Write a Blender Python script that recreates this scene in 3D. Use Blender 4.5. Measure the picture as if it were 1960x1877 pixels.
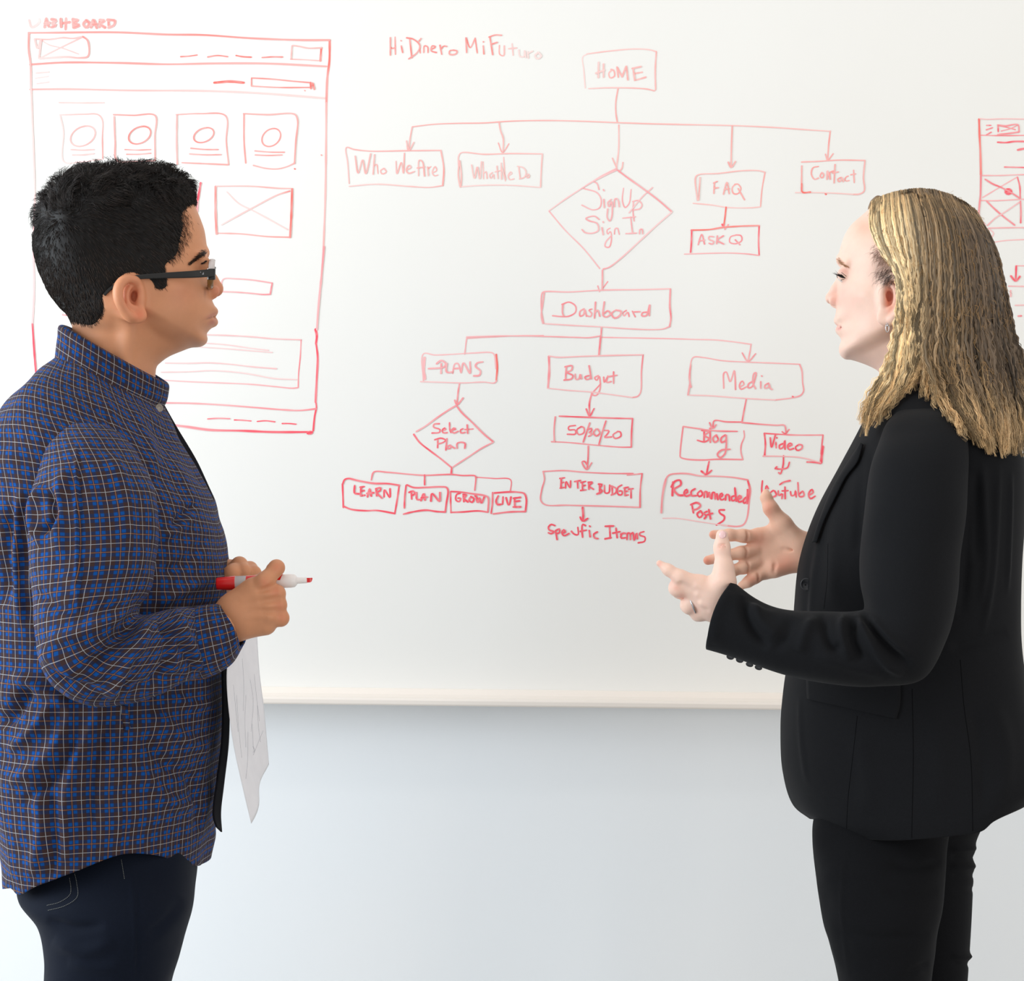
import bpy, math, random
import numpy as np
from mathutils import Matrix, Vector
from mathutils.bvhtree import BVHTree

for _o in list(bpy.data.objects):
    bpy.data.objects.remove(_o, do_unlink=True)
random.seed(7)
RNG = np.random.RandomState(11)
scene = bpy.context.scene
COL = scene.collection

# ------------------------------------------------------------------ camera
FPX, CAMY, CAMZ, ROLL = 3640.0, -2.6, 1.30, math.radians(0.68)
cam_data = bpy.data.cameras.new('camera')
cam_data.sensor_fit = 'HORIZONTAL'
cam_data.sensor_width = 36.0
cam_data.lens = FPX / 1960.0 * 36.0
cam = bpy.data.objects.new('camera', cam_data)
COL.objects.link(cam)
_r = Vector((math.cos(ROLL), 0, math.sin(ROLL)))
_u = Vector((-math.sin(ROLL), 0, math.cos(ROLL)))
_f = Vector((0, 1, 0))
_m = Matrix((_r, _u, -_f)).transposed().to_4x4()
_m.translation = Vector((0, CAMY, CAMZ))
cam.matrix_world = _m
cam_data.clip_start = 0.05
scene.camera = cam

# ------------------------------------------------------------------ world, lights, exposure
scene.view_settings.view_transform = 'Standard'
scene.view_settings.look = 'None'
scene.view_settings.gamma = 1.0
scene.view_settings.use_curve_mapping = False
scene.view_settings.exposure = 0.0
world = bpy.data.worlds.new('world')
scene.world = world
world.use_nodes = True
bg = world.node_tree.nodes['Background']
bg.inputs[0].default_value = (1.0, 0.985, 0.955, 1)
bg.inputs[1].default_value = 0.73


def area_light(name, loc, target, sx, sy, power, color):
    d = bpy.data.lights.new(name, 'AREA')
    d.shape = 'RECTANGLE'
    d.size, d.size_y = sx, sy
    d.energy = power
    d.color = color
    o = bpy.data.objects.new(name, d)
    o.location = loc
    o.rotation_euler = (Vector(target) - Vector(loc)).to_track_quat('-Z', 'Y').to_euler()
    COL.objects.link(o)
    return o


area_light('window_light', (-3.0, -0.72, 1.75), (0.4, 0.0, 1.25), 2.0, 2.0, 102, (0.86, 0.94, 1.0))
area_light('room_fill_light', (2.7, -2.7, 1.3), (0.9, 0.8, 0.7), 1.6, 1.6, 27, (1.0, 0.93, 0.85))  # unseen warm fill lamp, added to brighten the wall at right
area_light('ceiling_strip_light', (0.0, -0.12, 2.62), (0.0, 0.1, 0.9), 3.2, 0.12, 3.5, (1.0, 0.95, 0.88))
# ------------------------------------------------------------------ helpers: pixels <-> world
CR, SR = math.cos(ROLL), math.sin(ROLL)


def pick(px, py, Y=0.0):
    d = Y - CAMY
    a = (px - 980.0) / FPX * d
    b = (938.5 - py) / FPX * d
    return np.array([a * CR - b * SR, Y, CAMZ + a * SR + b * CR])


def pickv(P2, Y):
    P2 = np.asarray(P2, float)
    d = np.asarray(Y, float) - CAMY
    a = (P2[..., 0] - 980.0) / FPX * d
    b = (938.5 - P2[..., 1]) / FPX * d
    return np.stack([a * CR - b * SR, np.zeros_like(a) + Y, CAMZ + a * SR + b * CR], -1)


def proj(V):
    V = np.asarray(V, float)
    d = V[..., 1] - CAMY
    x, z = V[..., 0], V[..., 2] - CAMZ
    a = x * CR + z * SR
    b = -x * SR + z * CR
    return np.stack([980.0 + a / d * FPX, 938.5 - b / d * FPX], -1)


def sstep(a, b, x):
    t = np.clip((x - a) / (b - a), 0, 1)
    return t * t * (3 - 2 * t)


def catmull(pts, n, closed=False):
    P = np.asarray(pts, float)
    if len(P) < 3:
        t = np.linspace(0, 1, n)[:, None]
        return P[0] * (1 - t) + P[-1] * t
    seg = np.linalg.norm(np.diff(P[:, :2], axis=0), axis=1) ** 0.5 + 1e-6
    s = np.concatenate([[0], np.cumsum(seg)])
    m = np.zeros_like(P)
    for i in range(len(P)):
        if i == 0:
            m[i] = (P[1] - P[0]) / seg[0]
        elif i == len(P) - 1:
            m[i] = (P[-1] - P[-2]) / seg[-1]
        else:
            m[i] = ((P[i] - P[i - 1]) / seg[i - 1] * seg[i] + (P[i + 1] - P[i]) / seg[i] * seg[i - 1]) / (seg[i] + seg[i - 1])
    q = np.linspace(0, s[-1], n)
    k = np.clip(np.searchsorted(s, q, side='right') - 1, 0, len(P) - 2)
    h = seg[k][:, None]
    t = ((q - s[k]) / seg[k])[:, None]
    return ((2 * t**3 - 3 * t**2 + 1) * P[k] + (t**3 - 2 * t**2 + t) * h * m[k] + (-2 * t**3 + 3 * t**2) * P[k + 1] + (t**3 - t**2) * h * m[k + 1])


def _hash(i, j, k, seed):
    n = (i * 374761393 + j * 668265263 + k * 2147483647 + seed * 1274126177) & 0x7fffffff
    n = ((n ^ (n >> 13)) * 1274126177) & 0x7fffffff
    return ((n ^ (n >> 16)) & 0xffff) / 32767.5 - 1.0


def vnoise(V, scale, seed=0):
    """smooth value noise in [-1,1] at points V (N,3)"""
    P = np.asarray(V, float) * scale
    I = np.floor(P).astype(np.int64)
    f = P - I
    f = f * f * (3 - 2 * f)
    out = 0
    for a in (0, 1):
        for b in (0, 1):
            for c in (0, 1):
                w = (f[..., 0] if a else 1 - f[..., 0]) * (f[..., 1] if b else 1 - f[..., 1]) * (f[..., 2] if c else 1 - f[..., 2])
                out = out + w * _hash(I[..., 0] + a, I[..., 1] + b, I[..., 2] + c, seed)
    return out


# ------------------------------------------------------------------ helpers: objects
def new_mesh_obj(name, V, F, mat, parent=None, smooth=True, uv=None, col=None, colname='tint', loc=None):
    me = bpy.data.meshes.new(name)
    V = np.asarray(V, float)
    if parent is not None:
        loc = np.zeros(3)
        p = parent
        while p is not None:
            loc = loc + np.array(p.location)
            p = p.parent
    elif loc is None:
        loc = np.zeros(3)
    Vl = V - loc
    if isinstance(F, np.ndarray):
        k = F.shape[1]
        me.vertices.add(len(Vl))
        me.vertices.foreach_set('co', Vl.astype(np.float32).ravel())
        me.loops.add(F.size)
        me.loops.foreach_set('vertex_index', F.astype(np.int32).ravel())
        me.polygons.add(len(F))
        me.polygons.foreach_set('loop_start', (np.arange(len(F)) * k).astype(np.int32))
        me.update(calc_edges=True)
        me.validate()
    else:
        me.from_pydata([tuple(v) for v in Vl], [], [tuple(f) for f in F])
        me.update()
    if smooth:
        me.polygons.foreach_set('use_smooth', np.ones(len(me.polygons), bool))
    if uv is not None:
        a = me.attributes.new('cloth_uv', 'FLOAT_VECTOR', 'POINT')
        u3 = np.zeros((len(V), 3), np.float32)
        u3[:, :2] = uv
        a.data.foreach_set('vector', u3.ravel())
    if col is not None:
        a = me.attributes.new(colname, 'FLOAT_COLOR', 'POINT')
        c4 = np.ones((len(V), 4), np.float32)
        c4[:, :3] = col
        a.data.foreach_set('color', c4.ravel())
    me.materials.append(mat)
    o = bpy.data.objects.new(name, me)
    COL.objects.link(o)
    if parent is not None:
        o.parent = parent
    else:
        o.location = loc
    return o


def tag(o, label=None, cat=None, group=None, kind=None):
    if label:
        o['label'] = label
    if cat:
        o['category'] = cat
    if group:
        o['group'] = group
    if kind:
        o['kind'] = kind
    return o


def empty(name, loc):
    o = bpy.data.objects.new(name, None)
    o.location = loc
    o.empty_display_size = 0.1
    COL.objects.link(o)
    return o


def box(x0, x1, y0, y1, z0, z1):
    V = [(x, y, z) for x in (x0, x1) for y in (y0, y1) for z in (z0, z1)]
    F = [(0, 1, 3, 2), (4, 6, 7, 5), (0, 4, 5, 1), (2, 3, 7, 6), (0, 2, 6, 4), (1, 5, 7, 3)]
    return V, F


def bevel(o, w, seg=2):
    m = o.modifiers.new('bevel', 'BEVEL')
    m.width = w
    m.segments = seg
    m.limit_method = 'ANGLE'
    return o


def solidify(o, t, off=-1.0):
    m = o.modifiers.new('thickness', 'SOLIDIFY')
    m.thickness = t
    m.offset = off
    return o


def grid_faces(nr, nc, wrap=True):
    i = np.arange(nr - 1)[:, None]
    j = np.arange(nc if wrap else nc - 1)[None, :]
    a = i * nc + j
    b = i * nc + (j + 1) % nc
    return np.stack([a, b, b + nc, a + nc], -1).reshape(-1, 4)


def vert_normals(V, F):
    N = np.zeros_like(V)
    a, b, c = V[F[:, 0]], V[F[:, 1]], V[F[:, 2]]
    n = np.cross(b - a, c - a)
    if F.shape[1] == 4:
        n = n + np.cross(c - a, V[F[:, 3]] - a)
    for k in range(F.shape[1]):
        for d in range(3):
            N[:, d] += np.bincount(F[:, k], n[:, d], len(V))
    return N / (np.linalg.norm(N, axis=1, keepdims=True) + 1e-12)


def laplace(V, F, it=2, fac=0.5):
    E = np.concatenate([F[:, [k, (k + 1) % F.shape[1]]] for k in range(F.shape[1])])
    E = np.concatenate([E, E[:, ::-1]])
    cnt = np.bincount(E[:, 0], minlength=len(V)).astype(float)[:, None]
    cnt[cnt == 0] = 1
    V = V.copy()
    for _ in range(it):
        S = np.stack([np.bincount(E[:, 0], V[E[:, 1], d], len(V)) for d in range(3)], 1) / cnt
        V += fac * (S - V)
    return V


# ------------------------------------------------------------------ lofts: rings between two silhouette points
def loft(stations, nr, nc, yaw=0.0, p=2.0, cap=0):
    """stations: (Lx,Ly,Rx,Ry,W,Yc) in photograph pixels / metres. returns V,F,theta,v"""
    S = np.array([list(s) for s in stations], float)
    mid = np.stack([(S[:, 0] + S[:, 2]) / 2, (S[:, 1] + S[:, 3]) / 2], 1)
    T = catmull(np.concatenate([mid, S], 1), nr)[:, 2:]
    ha = np.linalg.norm(T[:, 2:4] - T[:, 0:2], axis=1) / 2 / 1400.0 * yaw
    L = pickv(T[:, 0:2], T[:, 5] - ha)
    R = pickv(T[:, 2:4], T[:, 5] + ha)
    c = (L + R) / 2
    a = (R - L) / 2
    W = T[:, 4]
    th = np.linspace(0, 2 * np.pi, nc, endpoint=False)
    ct, st = np.cos(th), np.sin(th)
    ex = 2.0 / p
    ct = np.sign(ct) * np.abs(ct) ** ex
    st = np.sign(st) * np.abs(st) ** ex
    V = c[:, None, :] + a[:, None, :] * ct[None, :, None]
    V[:, :, 1] -= W[:, None] * st[None, :]
    F = grid_faces(nr, nc)
    return V, F, th, T


def cloth_uv(V):
    """arc length coordinates on a loft grid V (nr,nc,3)"""
    d = np.linalg.norm(np.roll(V, -1, 1) - V, axis=2)
    u = np.concatenate([np.zeros((len(V), 1)), np.cumsum(d, 1)[:, :-1]], 1)
    um = u.mean(0)[None, :] * (0.35) + u * 0.65
    dv = np.linalg.norm(np.diff(V, axis=0), axis=2)
    dm = dv.mean(1, keepdims=True) * 0.5 + dv * 0.5
    v = np.concatenate([np.zeros((1, V.shape[1])), np.cumsum(dm, 0)], 0)
    return np.stack([um, v], -1).reshape(-1, 2)


def apply_folds(V, N, folds, front=True):
    """folds: (points_px, width_px, depth_m) ; positive depth = ridge, negative = groove"""
    q = proj(V)
    w_front = np.clip(-N[:, 1] * 1.6, 0, 1) if front else np.ones(len(V))
    D = np.zeros(len(V))
    for pts, wid, dep in folds:
        P = catmull(pts, max(6, 4 * len(pts)))
        lo, hi = P.min(0) - 3 * wid, P.max(0) + 3 * wid
        idx = np.where((q[:, 0] > lo[0]) & (q[:, 0] < hi[0]) & (q[:, 1] > lo[1]) & (q[:, 1] < hi[1]))[0]
        if not len(idx):
            continue
        Q = q[idx]
        best = np.full(len(Q), 1e9)
        tt = np.zeros(len(Q))
        n = len(P) - 1
        for i in range(n):
            ab = P[i + 1] - P[i]
            t = np.clip(((Q - P[i]) @ ab) / (ab @ ab + 1e-9), 0, 1)
            d = np.linalg.norm(Q - P[i] - t[:, None] * ab, axis=1)
            m = d < best
            best[m] = d[m]
            tt[m] = (i + t[m]) / n
        taper = np.clip(np.minimum(tt, 1 - tt) * 5, 0, 1) ** 0.7
        D[idx] += dep * np.exp(-(best / wid) ** 2) * taper
    return V + N * (D * w_front)[:, None]


# ------------------------------------------------------------------ tubes and strands (many at once)
def tubes(C, R, ns=6, caps=True):
    """C (n,k,3) centre lines, R (n,k) radii -> V,F quads"""
    C = np.asarray(C, float)
    n, k, _ = C.shape
    T = np.gradient(C, axis=1)
    T /= np.linalg.norm(T, axis=2, keepdims=True) + 1e-12
    ref = np.zeros_like(T)
    ref[..., 1] = 1.0
    bad = np.abs(T[..., 1]) > 0.9
    ref[bad] = (1, 0, 0)
    A = np.cross(T, ref)
    A /= np.linalg.norm(A, axis=2, keepdims=True) + 1e-12
    B = np.cross(T, A)
    th = np.arange(ns) / ns * 2 * np.pi
    V = C[:, :, None, :] + R[:, :, None, None] * (A[:, :, None, :] * np.cos(th)[None, None, :, None] + B[:, :, None, :] * np.sin(th)[None, None, :, None])
    F1 = grid_faces(k, ns)
    F = (F1[None] + (np.arange(n) * k * ns)[:, None, None]).reshape(-1, 4)
    return V.reshape(-1, 3), F


def tube1(pts, r, ns=8, n=None, smooth=True):
    P = catmull(pts, n or len(pts) * 6) if smooth else np.asarray(pts, float)
    k = len(P)
    if np.ndim(r) == 0:
        R = np.full(k, float(r))
    else:
        R = np.interp(np.linspace(0, 1, k), np.linspace(0, 1, len(r)), r)
    P = np.concatenate([P[:1], P, P[-1:]])
    P[0] -= (P[2] - P[1]) * 1e-3
    P[-1] += (P[-2] - P[-3]) * 1e-3
    R = np.concatenate([[1e-5], R, [1e-5]])
    return tubes(P[None], R[None], ns)


def join(parts):
    Vs, Fs, o = [], [], 0
    for V, F in parts:
        V = np.asarray(V, float)
        F = np.asarray(F)
        Vs.append(V)
        Fs.append(F + o)
        o += len(V)
    return np.concatenate(Vs), np.concatenate(Fs)


def lathe(profile, axis_a, axis_b, ns=32):
    """profile [(t along a->b in metres, radius)], returns V,F"""
    a = np.asarray(axis_a, float)
    d = np.asarray(axis_b, float) - a
    d /= np.linalg.norm(d)
    ref = np.array([0, 1.0, 0]) if abs(d[1]) < 0.9 else np.array([1.0, 0, 0])
    A = np.cross(d, ref)
    A /= np.linalg.norm(A)
    B = np.cross(d, A)
    th = np.arange(ns) / ns * 2 * np.pi
    ring = A[None] * np.cos(th)[:, None] + B[None] * np.sin(th)[:, None]
    V = np.concatenate([a + d * t + ring * max(r, 1e-5) for t, r in profile])
    return V, grid_faces(len(profile), ns)


# ------------------------------------------------------------------ implicit surfaces (signed fields on a grid, then surface nets)
class Field:
    def __init__(self, lo, hi, h):
        self.lo = np.asarray(lo, float)
        self.h = h
        self.n = (np.ceil((np.asarray(hi) - self.lo) / h).astype(int) + 1)
        self.F = np.full(self.n, 0.05, np.float32)

    def sub(self, lo, hi):
        a = np.maximum(np.floor((np.asarray(lo) - self.lo) / self.h).astype(int), 0)
        b = np.minimum(np.ceil((np.asarray(hi) - self.lo) / self.h).astype(int) + 1, self.n)
        if np.any(b <= a):
            return None, None
        sl = tuple(slice(int(i), int(j)) for i, j in zip(a, b))
        g = [(self.lo[d] + self.h * np.arange(a[d], b[d])).astype(np.float32) for d in range(3)]
        return sl, (g[0][:, None, None], g[1][None, :, None], g[2][None, None, :])

    def blend(self, sl, f, k, op='add'):
        A = self.F[sl]
        if op == 'sub':
            B = -f
            h = np.clip(k - np.abs(A - B), 0, None) / k
            self.F[sl] = np.maximum(A, B) + h * h * k * 0.25
        else:
            h = np.clip(k - np.abs(A - f), 0, None) / k
            self.F[sl] = np.minimum(A, f) - h * h * k * 0.25

    def cone(self, a, b, ra, rb, k=0.006, flat=None, op='add'):
        """tapered capsule; flat=(axis vector, factor>1 squashes along it)"""
        a, b = np.asarray(a, float), np.asarray(b, float)
        m = max(ra, rb) + k + 2.5 * self.h
        sl, g = self.sub(np.minimum(a, b) - m, np.maximum(a, b) + m)
        if sl is None:
            return
        X, Y, Z = g[0] - a[0], g[1] - a[1], g[2] - a[2]
        ba = b - a
        L = float(ba @ ba) + 1e-12
        t = np.clip((X * ba[0] + Y * ba[1] + Z * ba[2]) / L, 0, 1)
        X, Y, Z = X - t * ba[0], Y - t * ba[1], Z - t * ba[2]
        d2 = X * X + Y * Y + Z * Z
        if flat is not None:
            n, s = np.asarray(flat[0], float), flat[1]
            n = n / np.linalg.norm(n)
            q = X * n[0] + Y * n[1] + Z * n[2]
            d2 = d2 + q * q * (s * s - 1)
        f = np.sqrt(d2) - (ra + (rb - ra) * t)
        self.blend(sl, f, k, op)

    def ball(self, c, r, k=0.006, op='add'):
        """r: scalar or 3 semi-axes"""
        c = np.asarray(c, float)
        r = np.zeros(3) + r
        m = r.max() + k + 2.5 * self.h
        sl, g = self.sub(c - m, c + m)
        if sl is None:
            return
        q = np.sqrt(((g[0] - c[0]) / r[0])**2 + ((g[1] - c[1]) / r[1])**2 + ((g[2] - c[2]) / r[2])**2)
        self.blend(sl, (q - 1) * float(r.min()), k, op)

    def chain(self, pts, rad, k=0.006, flat=None, op='add'):
        for i in range(len(pts) - 1):
            self.cone(pts[i], pts[i + 1], rad[i], rad[i + 1], k, flat, op)

    def mesh(self, smooth=2):
        F = self.F
        S = F < 0
        nx, ny, nz = F.shape
        c = S[:-1, :-1, :-1].astype(np.uint8)
        tot = np.zeros_like(c)
        for i in (0, 1):
            for j in (0, 1):
                for k in (0, 1):
                    tot += S[i:nx - 1 + i, j:ny - 1 + j, k:nz - 1 + k]
        act = (tot > 0) & (tot < 8)
        idx = np.argwhere(act)
        vid = np.full(act.shape, -1, np.int32)
        vid[act] = np.arange(len(idx))
        P = np.zeros((len(idx), 3))
        C = np.zeros(len(idx))
        cor = [(i, j, k) for i in (0, 1) for j in (0, 1) for k in (0, 1)]
        val = {c: F[idx[:, 0] + c[0], idx[:, 1] + c[1], idx[:, 2] + c[2]] for c in cor}
        for c0 in cor:
            for d in range(3):
                if c0[d] == 0:
                    c1 = tuple(c0[e] + (1 if e == d else 0) for e in range(3))
                    f0, f1 = val[c0], val[c1]
                    m = (f0 < 0) != (f1 < 0)
                    t = np.where(m, f0 / (f0 - f1 + 1e-20), 0)
                    pt = np.zeros((len(idx), 3)) + np.array(c0)
                    pt[:, d] += t
                    P[m] += pt[m]
                    C[m] += 1
        P = P / C[:, None] + idx
        V = self.lo + P * self.h
        quads = []
        for d in range(3):
            sl0 = [slice(None)] * 3
            sl1 = [slice(None)] * 3
            sl0[d] = slice(0, -1)
            sl1[d] = slice(1, None)
            ch = S[tuple(sl0)] != S[tuple(sl1)]
            e = np.argwhere(ch)
            o1, o2 = (d + 1) % 3, (d + 2) % 3
            e = e[(e[:, o1] > 0) & (e[:, o2] > 0) & (e[:, o1] < F.shape[o1] - 1) & (e[:, o2] < F.shape[o2] - 1)]
            if not len(e):
                continue
            def at(a, b):
                q = e.copy()
                q[:, o1] -= a
                q[:, o2] -= b
                return vid[q[:, 0], q[:, 1], q[:, 2]]
            Q = np.stack([at(1, 1), at(0, 1), at(0, 0), at(1, 0)], 1)
            flip = ~S[e[:, 0], e[:, 1], e[:, 2]]
            Q[flip] = Q[flip][:, ::-1]
            quads.append(Q)
        Q = np.concatenate(quads)
        Q = Q[(Q >= 0).all(1)]
        if smooth:
            V = laplace(V, Q, smooth, 0.5)
        return V, Q


def poly_dist(poly, X, Z):
    """signed distance in the XZ plane: positive inside the closed polygon"""
    P = np.asarray(poly, float)
    best = np.full(X.shape, 1e9, np.float32)
    ins = np.zeros(X.shape, bool)
    n = len(P)
    for i in range(n):
        a, b = P[i], P[(i + 1) % n]
        ab = b - a
        t = np.clip(((X - a[0]) * ab[0] + (Z - a[1]) * ab[1]) / (ab @ ab + 1e-12), 0, 1)
        d = (X - a[0] - t * ab[0])**2 + (Z - a[1] - t * ab[1])**2
        best = np.minimum(best, d)
        if a[1] != b[1]:
            c = ((a[1] > Z) != (b[1] > Z)) & (X < (b[0] - a[0]) * (Z - a[1]) / (b[1] - a[1]) + a[0])
            ins ^= c
    d = np.sqrt(best)
    return np.where(ins, d, -d)


def px_poly(pts, Y, n=None):
    """photograph outline -> closed XZ polygon in the plane at depth Y"""
    p = pickv(np.asarray(pts, float), Y)
    return p[:, [0, 2]]


def closed_smooth(pts, per=4):
    P = np.asarray(pts, float)
    n = len(P)
    out = []
    for i in range(n):
        p0, p1, p2, p3 = P[(i - 1) % n], P[i], P[(i + 1) % n], P[(i + 2) % n]
        for k in range(per):
            t = k / per
            out.append(0.5 * ((2 * p1) + (-p0 + p2) * t + (2 * p0 - 5 * p1 + 4 * p2 - p3) * t * t + (-p0 + 3 * p1 - 3 * p2 + p3) * t**3))
    return np.array(out)


def blur2(A, sg):
    r = int(3 * sg)
    k = np.exp(-0.5 * (np.arange(-r, r + 1) / sg)**2)
    k /= k.sum()
    B = np.pad(A, r, mode='edge')
    B = sum(k[i] * B[i:i + A.shape[0], :] for i in range(2 * r + 1))
    return sum(k[i] * B[:, i:i + A.shape[1]] for i in range(2 * r + 1))


def bvh_of(V, F):
    return BVHTree.FromPolygons([tuple(v) for v in V], [tuple(int(i) for i in f) for f in F])


def hit(bvh, px, py, lift=0.0):
    """point of a built surface seen at a place of the photograph"""
    o = Vector((0, CAMY, CAMZ))
    t = Vector(pick(px, py, 0.0))
    d = (t - o).normalized()
    loc, nor, i, dist = bvh.ray_cast(o, d)
    if loc is None:
        return None
    if nor.dot(d) > 0:
        nor = -nor
    return np.array(loc + nor * lift)


def surf_line(bvh, pts, lift, n=24, fallbackY=None):
    P = catmull(pts, n)
    out = []
    for q in P:
        h_ = hit(bvh, q[0], q[1], lift)
        if h_ is not None:
            out.append(h_)
    return np.array(out)


# ------------------------------------------------------------------ helpers: materials
def S(c):
    """sRGB 0-255 -> linear rgba"""
    r = []
    for v in c:
        v = v / 255.0
        r.append(v / 12.92 if v <= 0.04045 else ((v + 0.055) / 1.055) ** 2.4)
    return (r[0], r[1], r[2], 1.0)


def base_mat(name, color=(200, 200, 200), rough=0.6, spec=0.5, metal=0.0):
    m = bpy.data.materials.new(name)
    m.use_nodes = True
    b = m.node_tree.nodes['Principled BSDF']
    b.inputs['Base Color'].default_value = S(color)
    b.inputs['Roughness'].default_value = rough
    b.inputs['Specular IOR Level'].default_value = spec
    b.inputs['Metallic'].default_value = metal
    return m, m.node_tree, b


def N(nt, t, **kw):
    n = nt.nodes.new(t)
    for k, v in kw.items():
        setattr(n, k, v)
    return n


def M(nt, op, a, b=None, c=None):
    n = nt.nodes.new('ShaderNodeMath')
    n.operation = op
    for i, x in enumerate((a, b, c)):
        if x is None:
            continue
        if isinstance(x, (int, float)):
            n.inputs[i].default_value = x
        else:
            nt.links.new(x, n.inputs[i])
    return n.outputs[0]


def mixc(nt, f, a, b, mode='MIX'):
    n = nt.nodes.new('ShaderNodeMix')
    n.data_type = 'RGBA'
    n.blend_type = mode
    for sock, x in ((n.inputs[0], f), (n.inputs[6], a), (n.inputs[7], b)):
        if isinstance(x, (int, float)):
            sock.default_value = x
        elif isinstance(x, tuple):
            sock.default_value = x
        else:
            nt.links.new(x, sock)
    return n.outputs[2]


def noise_tex(nt, scale, detail=3, rough=0.5, vec=None):
    n = nt.nodes.new('ShaderNodeTexNoise')
    n.inputs['Scale'].default_value = scale
    n.inputs['Detail'].default_value = detail
    n.inputs['Roughness'].default_value = rough
    if vec is None:
        tc = nt.nodes.new('ShaderNodeTexCoord')
        vec = tc.outputs['Object']
    nt.links.new(vec, n.inputs['Vector'])
    return n


def add_bump(nt, b, h, strength=0.3, dist=0.001):
    n = nt.nodes.new('ShaderNodeBump')
    n.inputs['Strength'].default_value = strength
    n.inputs['Distance'].default_value = dist
    nt.links.new(h, n.inputs['Height'])
    nt.links.new(n.outputs[0], b.inputs['Normal'])
# ------------------------------------------------------------------ materials
def mat_skin(name, tone, rough=0.48, sss=0.12):
    m, nt, b = base_mat(name, tone, rough, 0.35)
    at = N(nt, 'ShaderNodeAttribute', attribute_name='tint')
    n = noise_tex(nt, 55, 4, 0.6)
    f = M(nt, 'MULTIPLY_ADD', n.outputs[0], 0.16, 0.92)
    c = mixc(nt, 1.0, at.outputs['Color'], f, 'MULTIPLY')
    nt.links.new(c, b.inputs['Base Color'])
    n2 = noise_tex(nt, 900, 2, 0.6)
    add_bump(nt, b, n2.outputs[0], 0.12, 0.0006)
    b.inputs['Subsurface Weight'].default_value = sss
    b.inputs['Subsurface Radius'].default_value = (0.012, 0.004, 0.002)
    b.inputs['Subsurface Scale'].default_value = 0.6
    return m


def mat_plaid():
    m, nt, b = base_mat('plaid_cotton', (60, 45, 60), 0.9, 0.08)
    at = N(nt, 'ShaderNodeAttribute', attribute_name='cloth_uv')
    sp = N(nt, 'ShaderNodeSeparateXYZ')
    nt.links.new(at.outputs['Vector'], sp.inputs[0])
    P = 0.0226
    masks = []
    for ax, per in ((0, P), (1, P * 0.98)):
        u = M(nt, 'FRACT', M(nt, 'DIVIDE', sp.outputs[ax], per))
        d = M(nt, 'ABSOLUTE', M(nt, 'SUBTRACT', u, 0.5))
        band = M(nt, 'SMOOTH_MIN', M(nt, 'SUBTRACT', 0.27, d), M(nt, 'SUBTRACT', d, 0.045), 0.01)
        band = M(nt, 'MULTIPLY', band, 25.0)
        band.node.use_clamp = True
        white = M(nt, 'GREATER_THAN', d, 0.486)
        orange = M(nt, 'LESS_THAN', d, 0.0135)
        masks.append((band, white, orange))
    (bu, wu, ou), (bv, wv, ov) = masks
    both = M(nt, 'MULTIPLY', bu, bv)
    one = M(nt, 'MAXIMUM', bu, bv)
    c = mixc(nt, one, S((62, 46, 46)), S((42, 48, 76)))
    c = mixc(nt, both, c, S((14, 76, 150)))
    c = mixc(nt, M(nt, 'MULTIPLY', M(nt, 'MAXIMUM', ou, ov), 0.55), c, S((186, 128, 92)))
    c = mixc(nt, M(nt, 'MULTIPLY', M(nt, 'MAXIMUM', wu, wv), 0.52), c, S((205, 214, 222)))
    nt.links.new(c, b.inputs['Base Color'])
    w = N(nt, 'ShaderNodeTexNoise')
    w.inputs['Scale'].default_value = 900
    nt.links.new(at.outputs['Vector'], w.inputs['Vector'])
    add_bump(nt, b, w.outputs[0], 0.2, 0.0006)
    b.inputs['Sheen Weight'].default_value = 0.03
    b.inputs['Sheen Roughness'].default_value = 0.5
    return m


def mat_cloth(name, color, rough=0.9, nscale=700, bump=0.25, sheen=0.1, var=0.25):
    m, nt, b = base_mat(name, color, rough, 0.12)
    n = noise_tex(nt, nscale, 2, 0.7)
    f = M(nt, 'MULTIPLY_ADD', n.outputs[0], var * 2, 1 - var)
    nt.links.new(mixc(nt, 1.0, S(color), f, 'MULTIPLY'), b.inputs['Base Color'])
    add_bump(nt, b, n.outputs[0], bump, 0.0006)
    b.inputs['Sheen Weight'].default_value = sheen
    b.inputs['Sheen Roughness'].default_value = 0.4
    return m


def mat_attr(name, rough=0.5, spec=0.4, sheen=0.0):
    m, nt, b = base_mat(name, (128, 128, 128), rough, spec)
    at = N(nt, 'ShaderNodeAttribute', attribute_name='tint')
    nt.links.new(at.outputs['Color'], b.inputs['Base Color'])
    return m


def mat_board():
    m, nt, b = base_mat('whiteboard_enamel', (246, 245, 241), 0.32, 0.45)
    n = noise_tex(nt, 1.6, 4, 0.6)
    c = mixc(nt, n.outputs[0], S((239, 238, 234)), S((243, 243, 241)))
    nt.links.new(c, b.inputs['Base Color'])
    n2 = noise_tex(nt, 3, 3, 0.5)
    nt.links.new(M(nt, 'MULTIPLY_ADD', n2.outputs[0], 0.2, 0.26), b.inputs['Roughness'])
    return m


def mat_wall():
    m, nt, b = base_mat('painted_wall', (236, 239, 240), 0.55, 0.3)
    n = noise_tex(nt, 2.2, 3, 0.5)
    nt.links.new(mixc(nt, n.outputs[0], S((236, 242, 247)), S((243, 245, 247))), b.inputs['Base Color'])
    n2 = noise_tex(nt, 260, 3, 0.6)
    add_bump(nt, b, n2.outputs[0], 0.08, 0.0006)
    return m


def mat_floor():
    m, nt, b = base_mat('carpet', (120, 122, 126), 0.95, 0.1)
    n = noise_tex(nt, 180, 3, 0.7)
    nt.links.new(mixc(nt, n.outputs[0], S((165, 165, 166)), S((196, 195, 192))), b.inputs['Base Color'])
    add_bump(nt, b, n.outputs[0], 0.5, 0.004)
    return m


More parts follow.
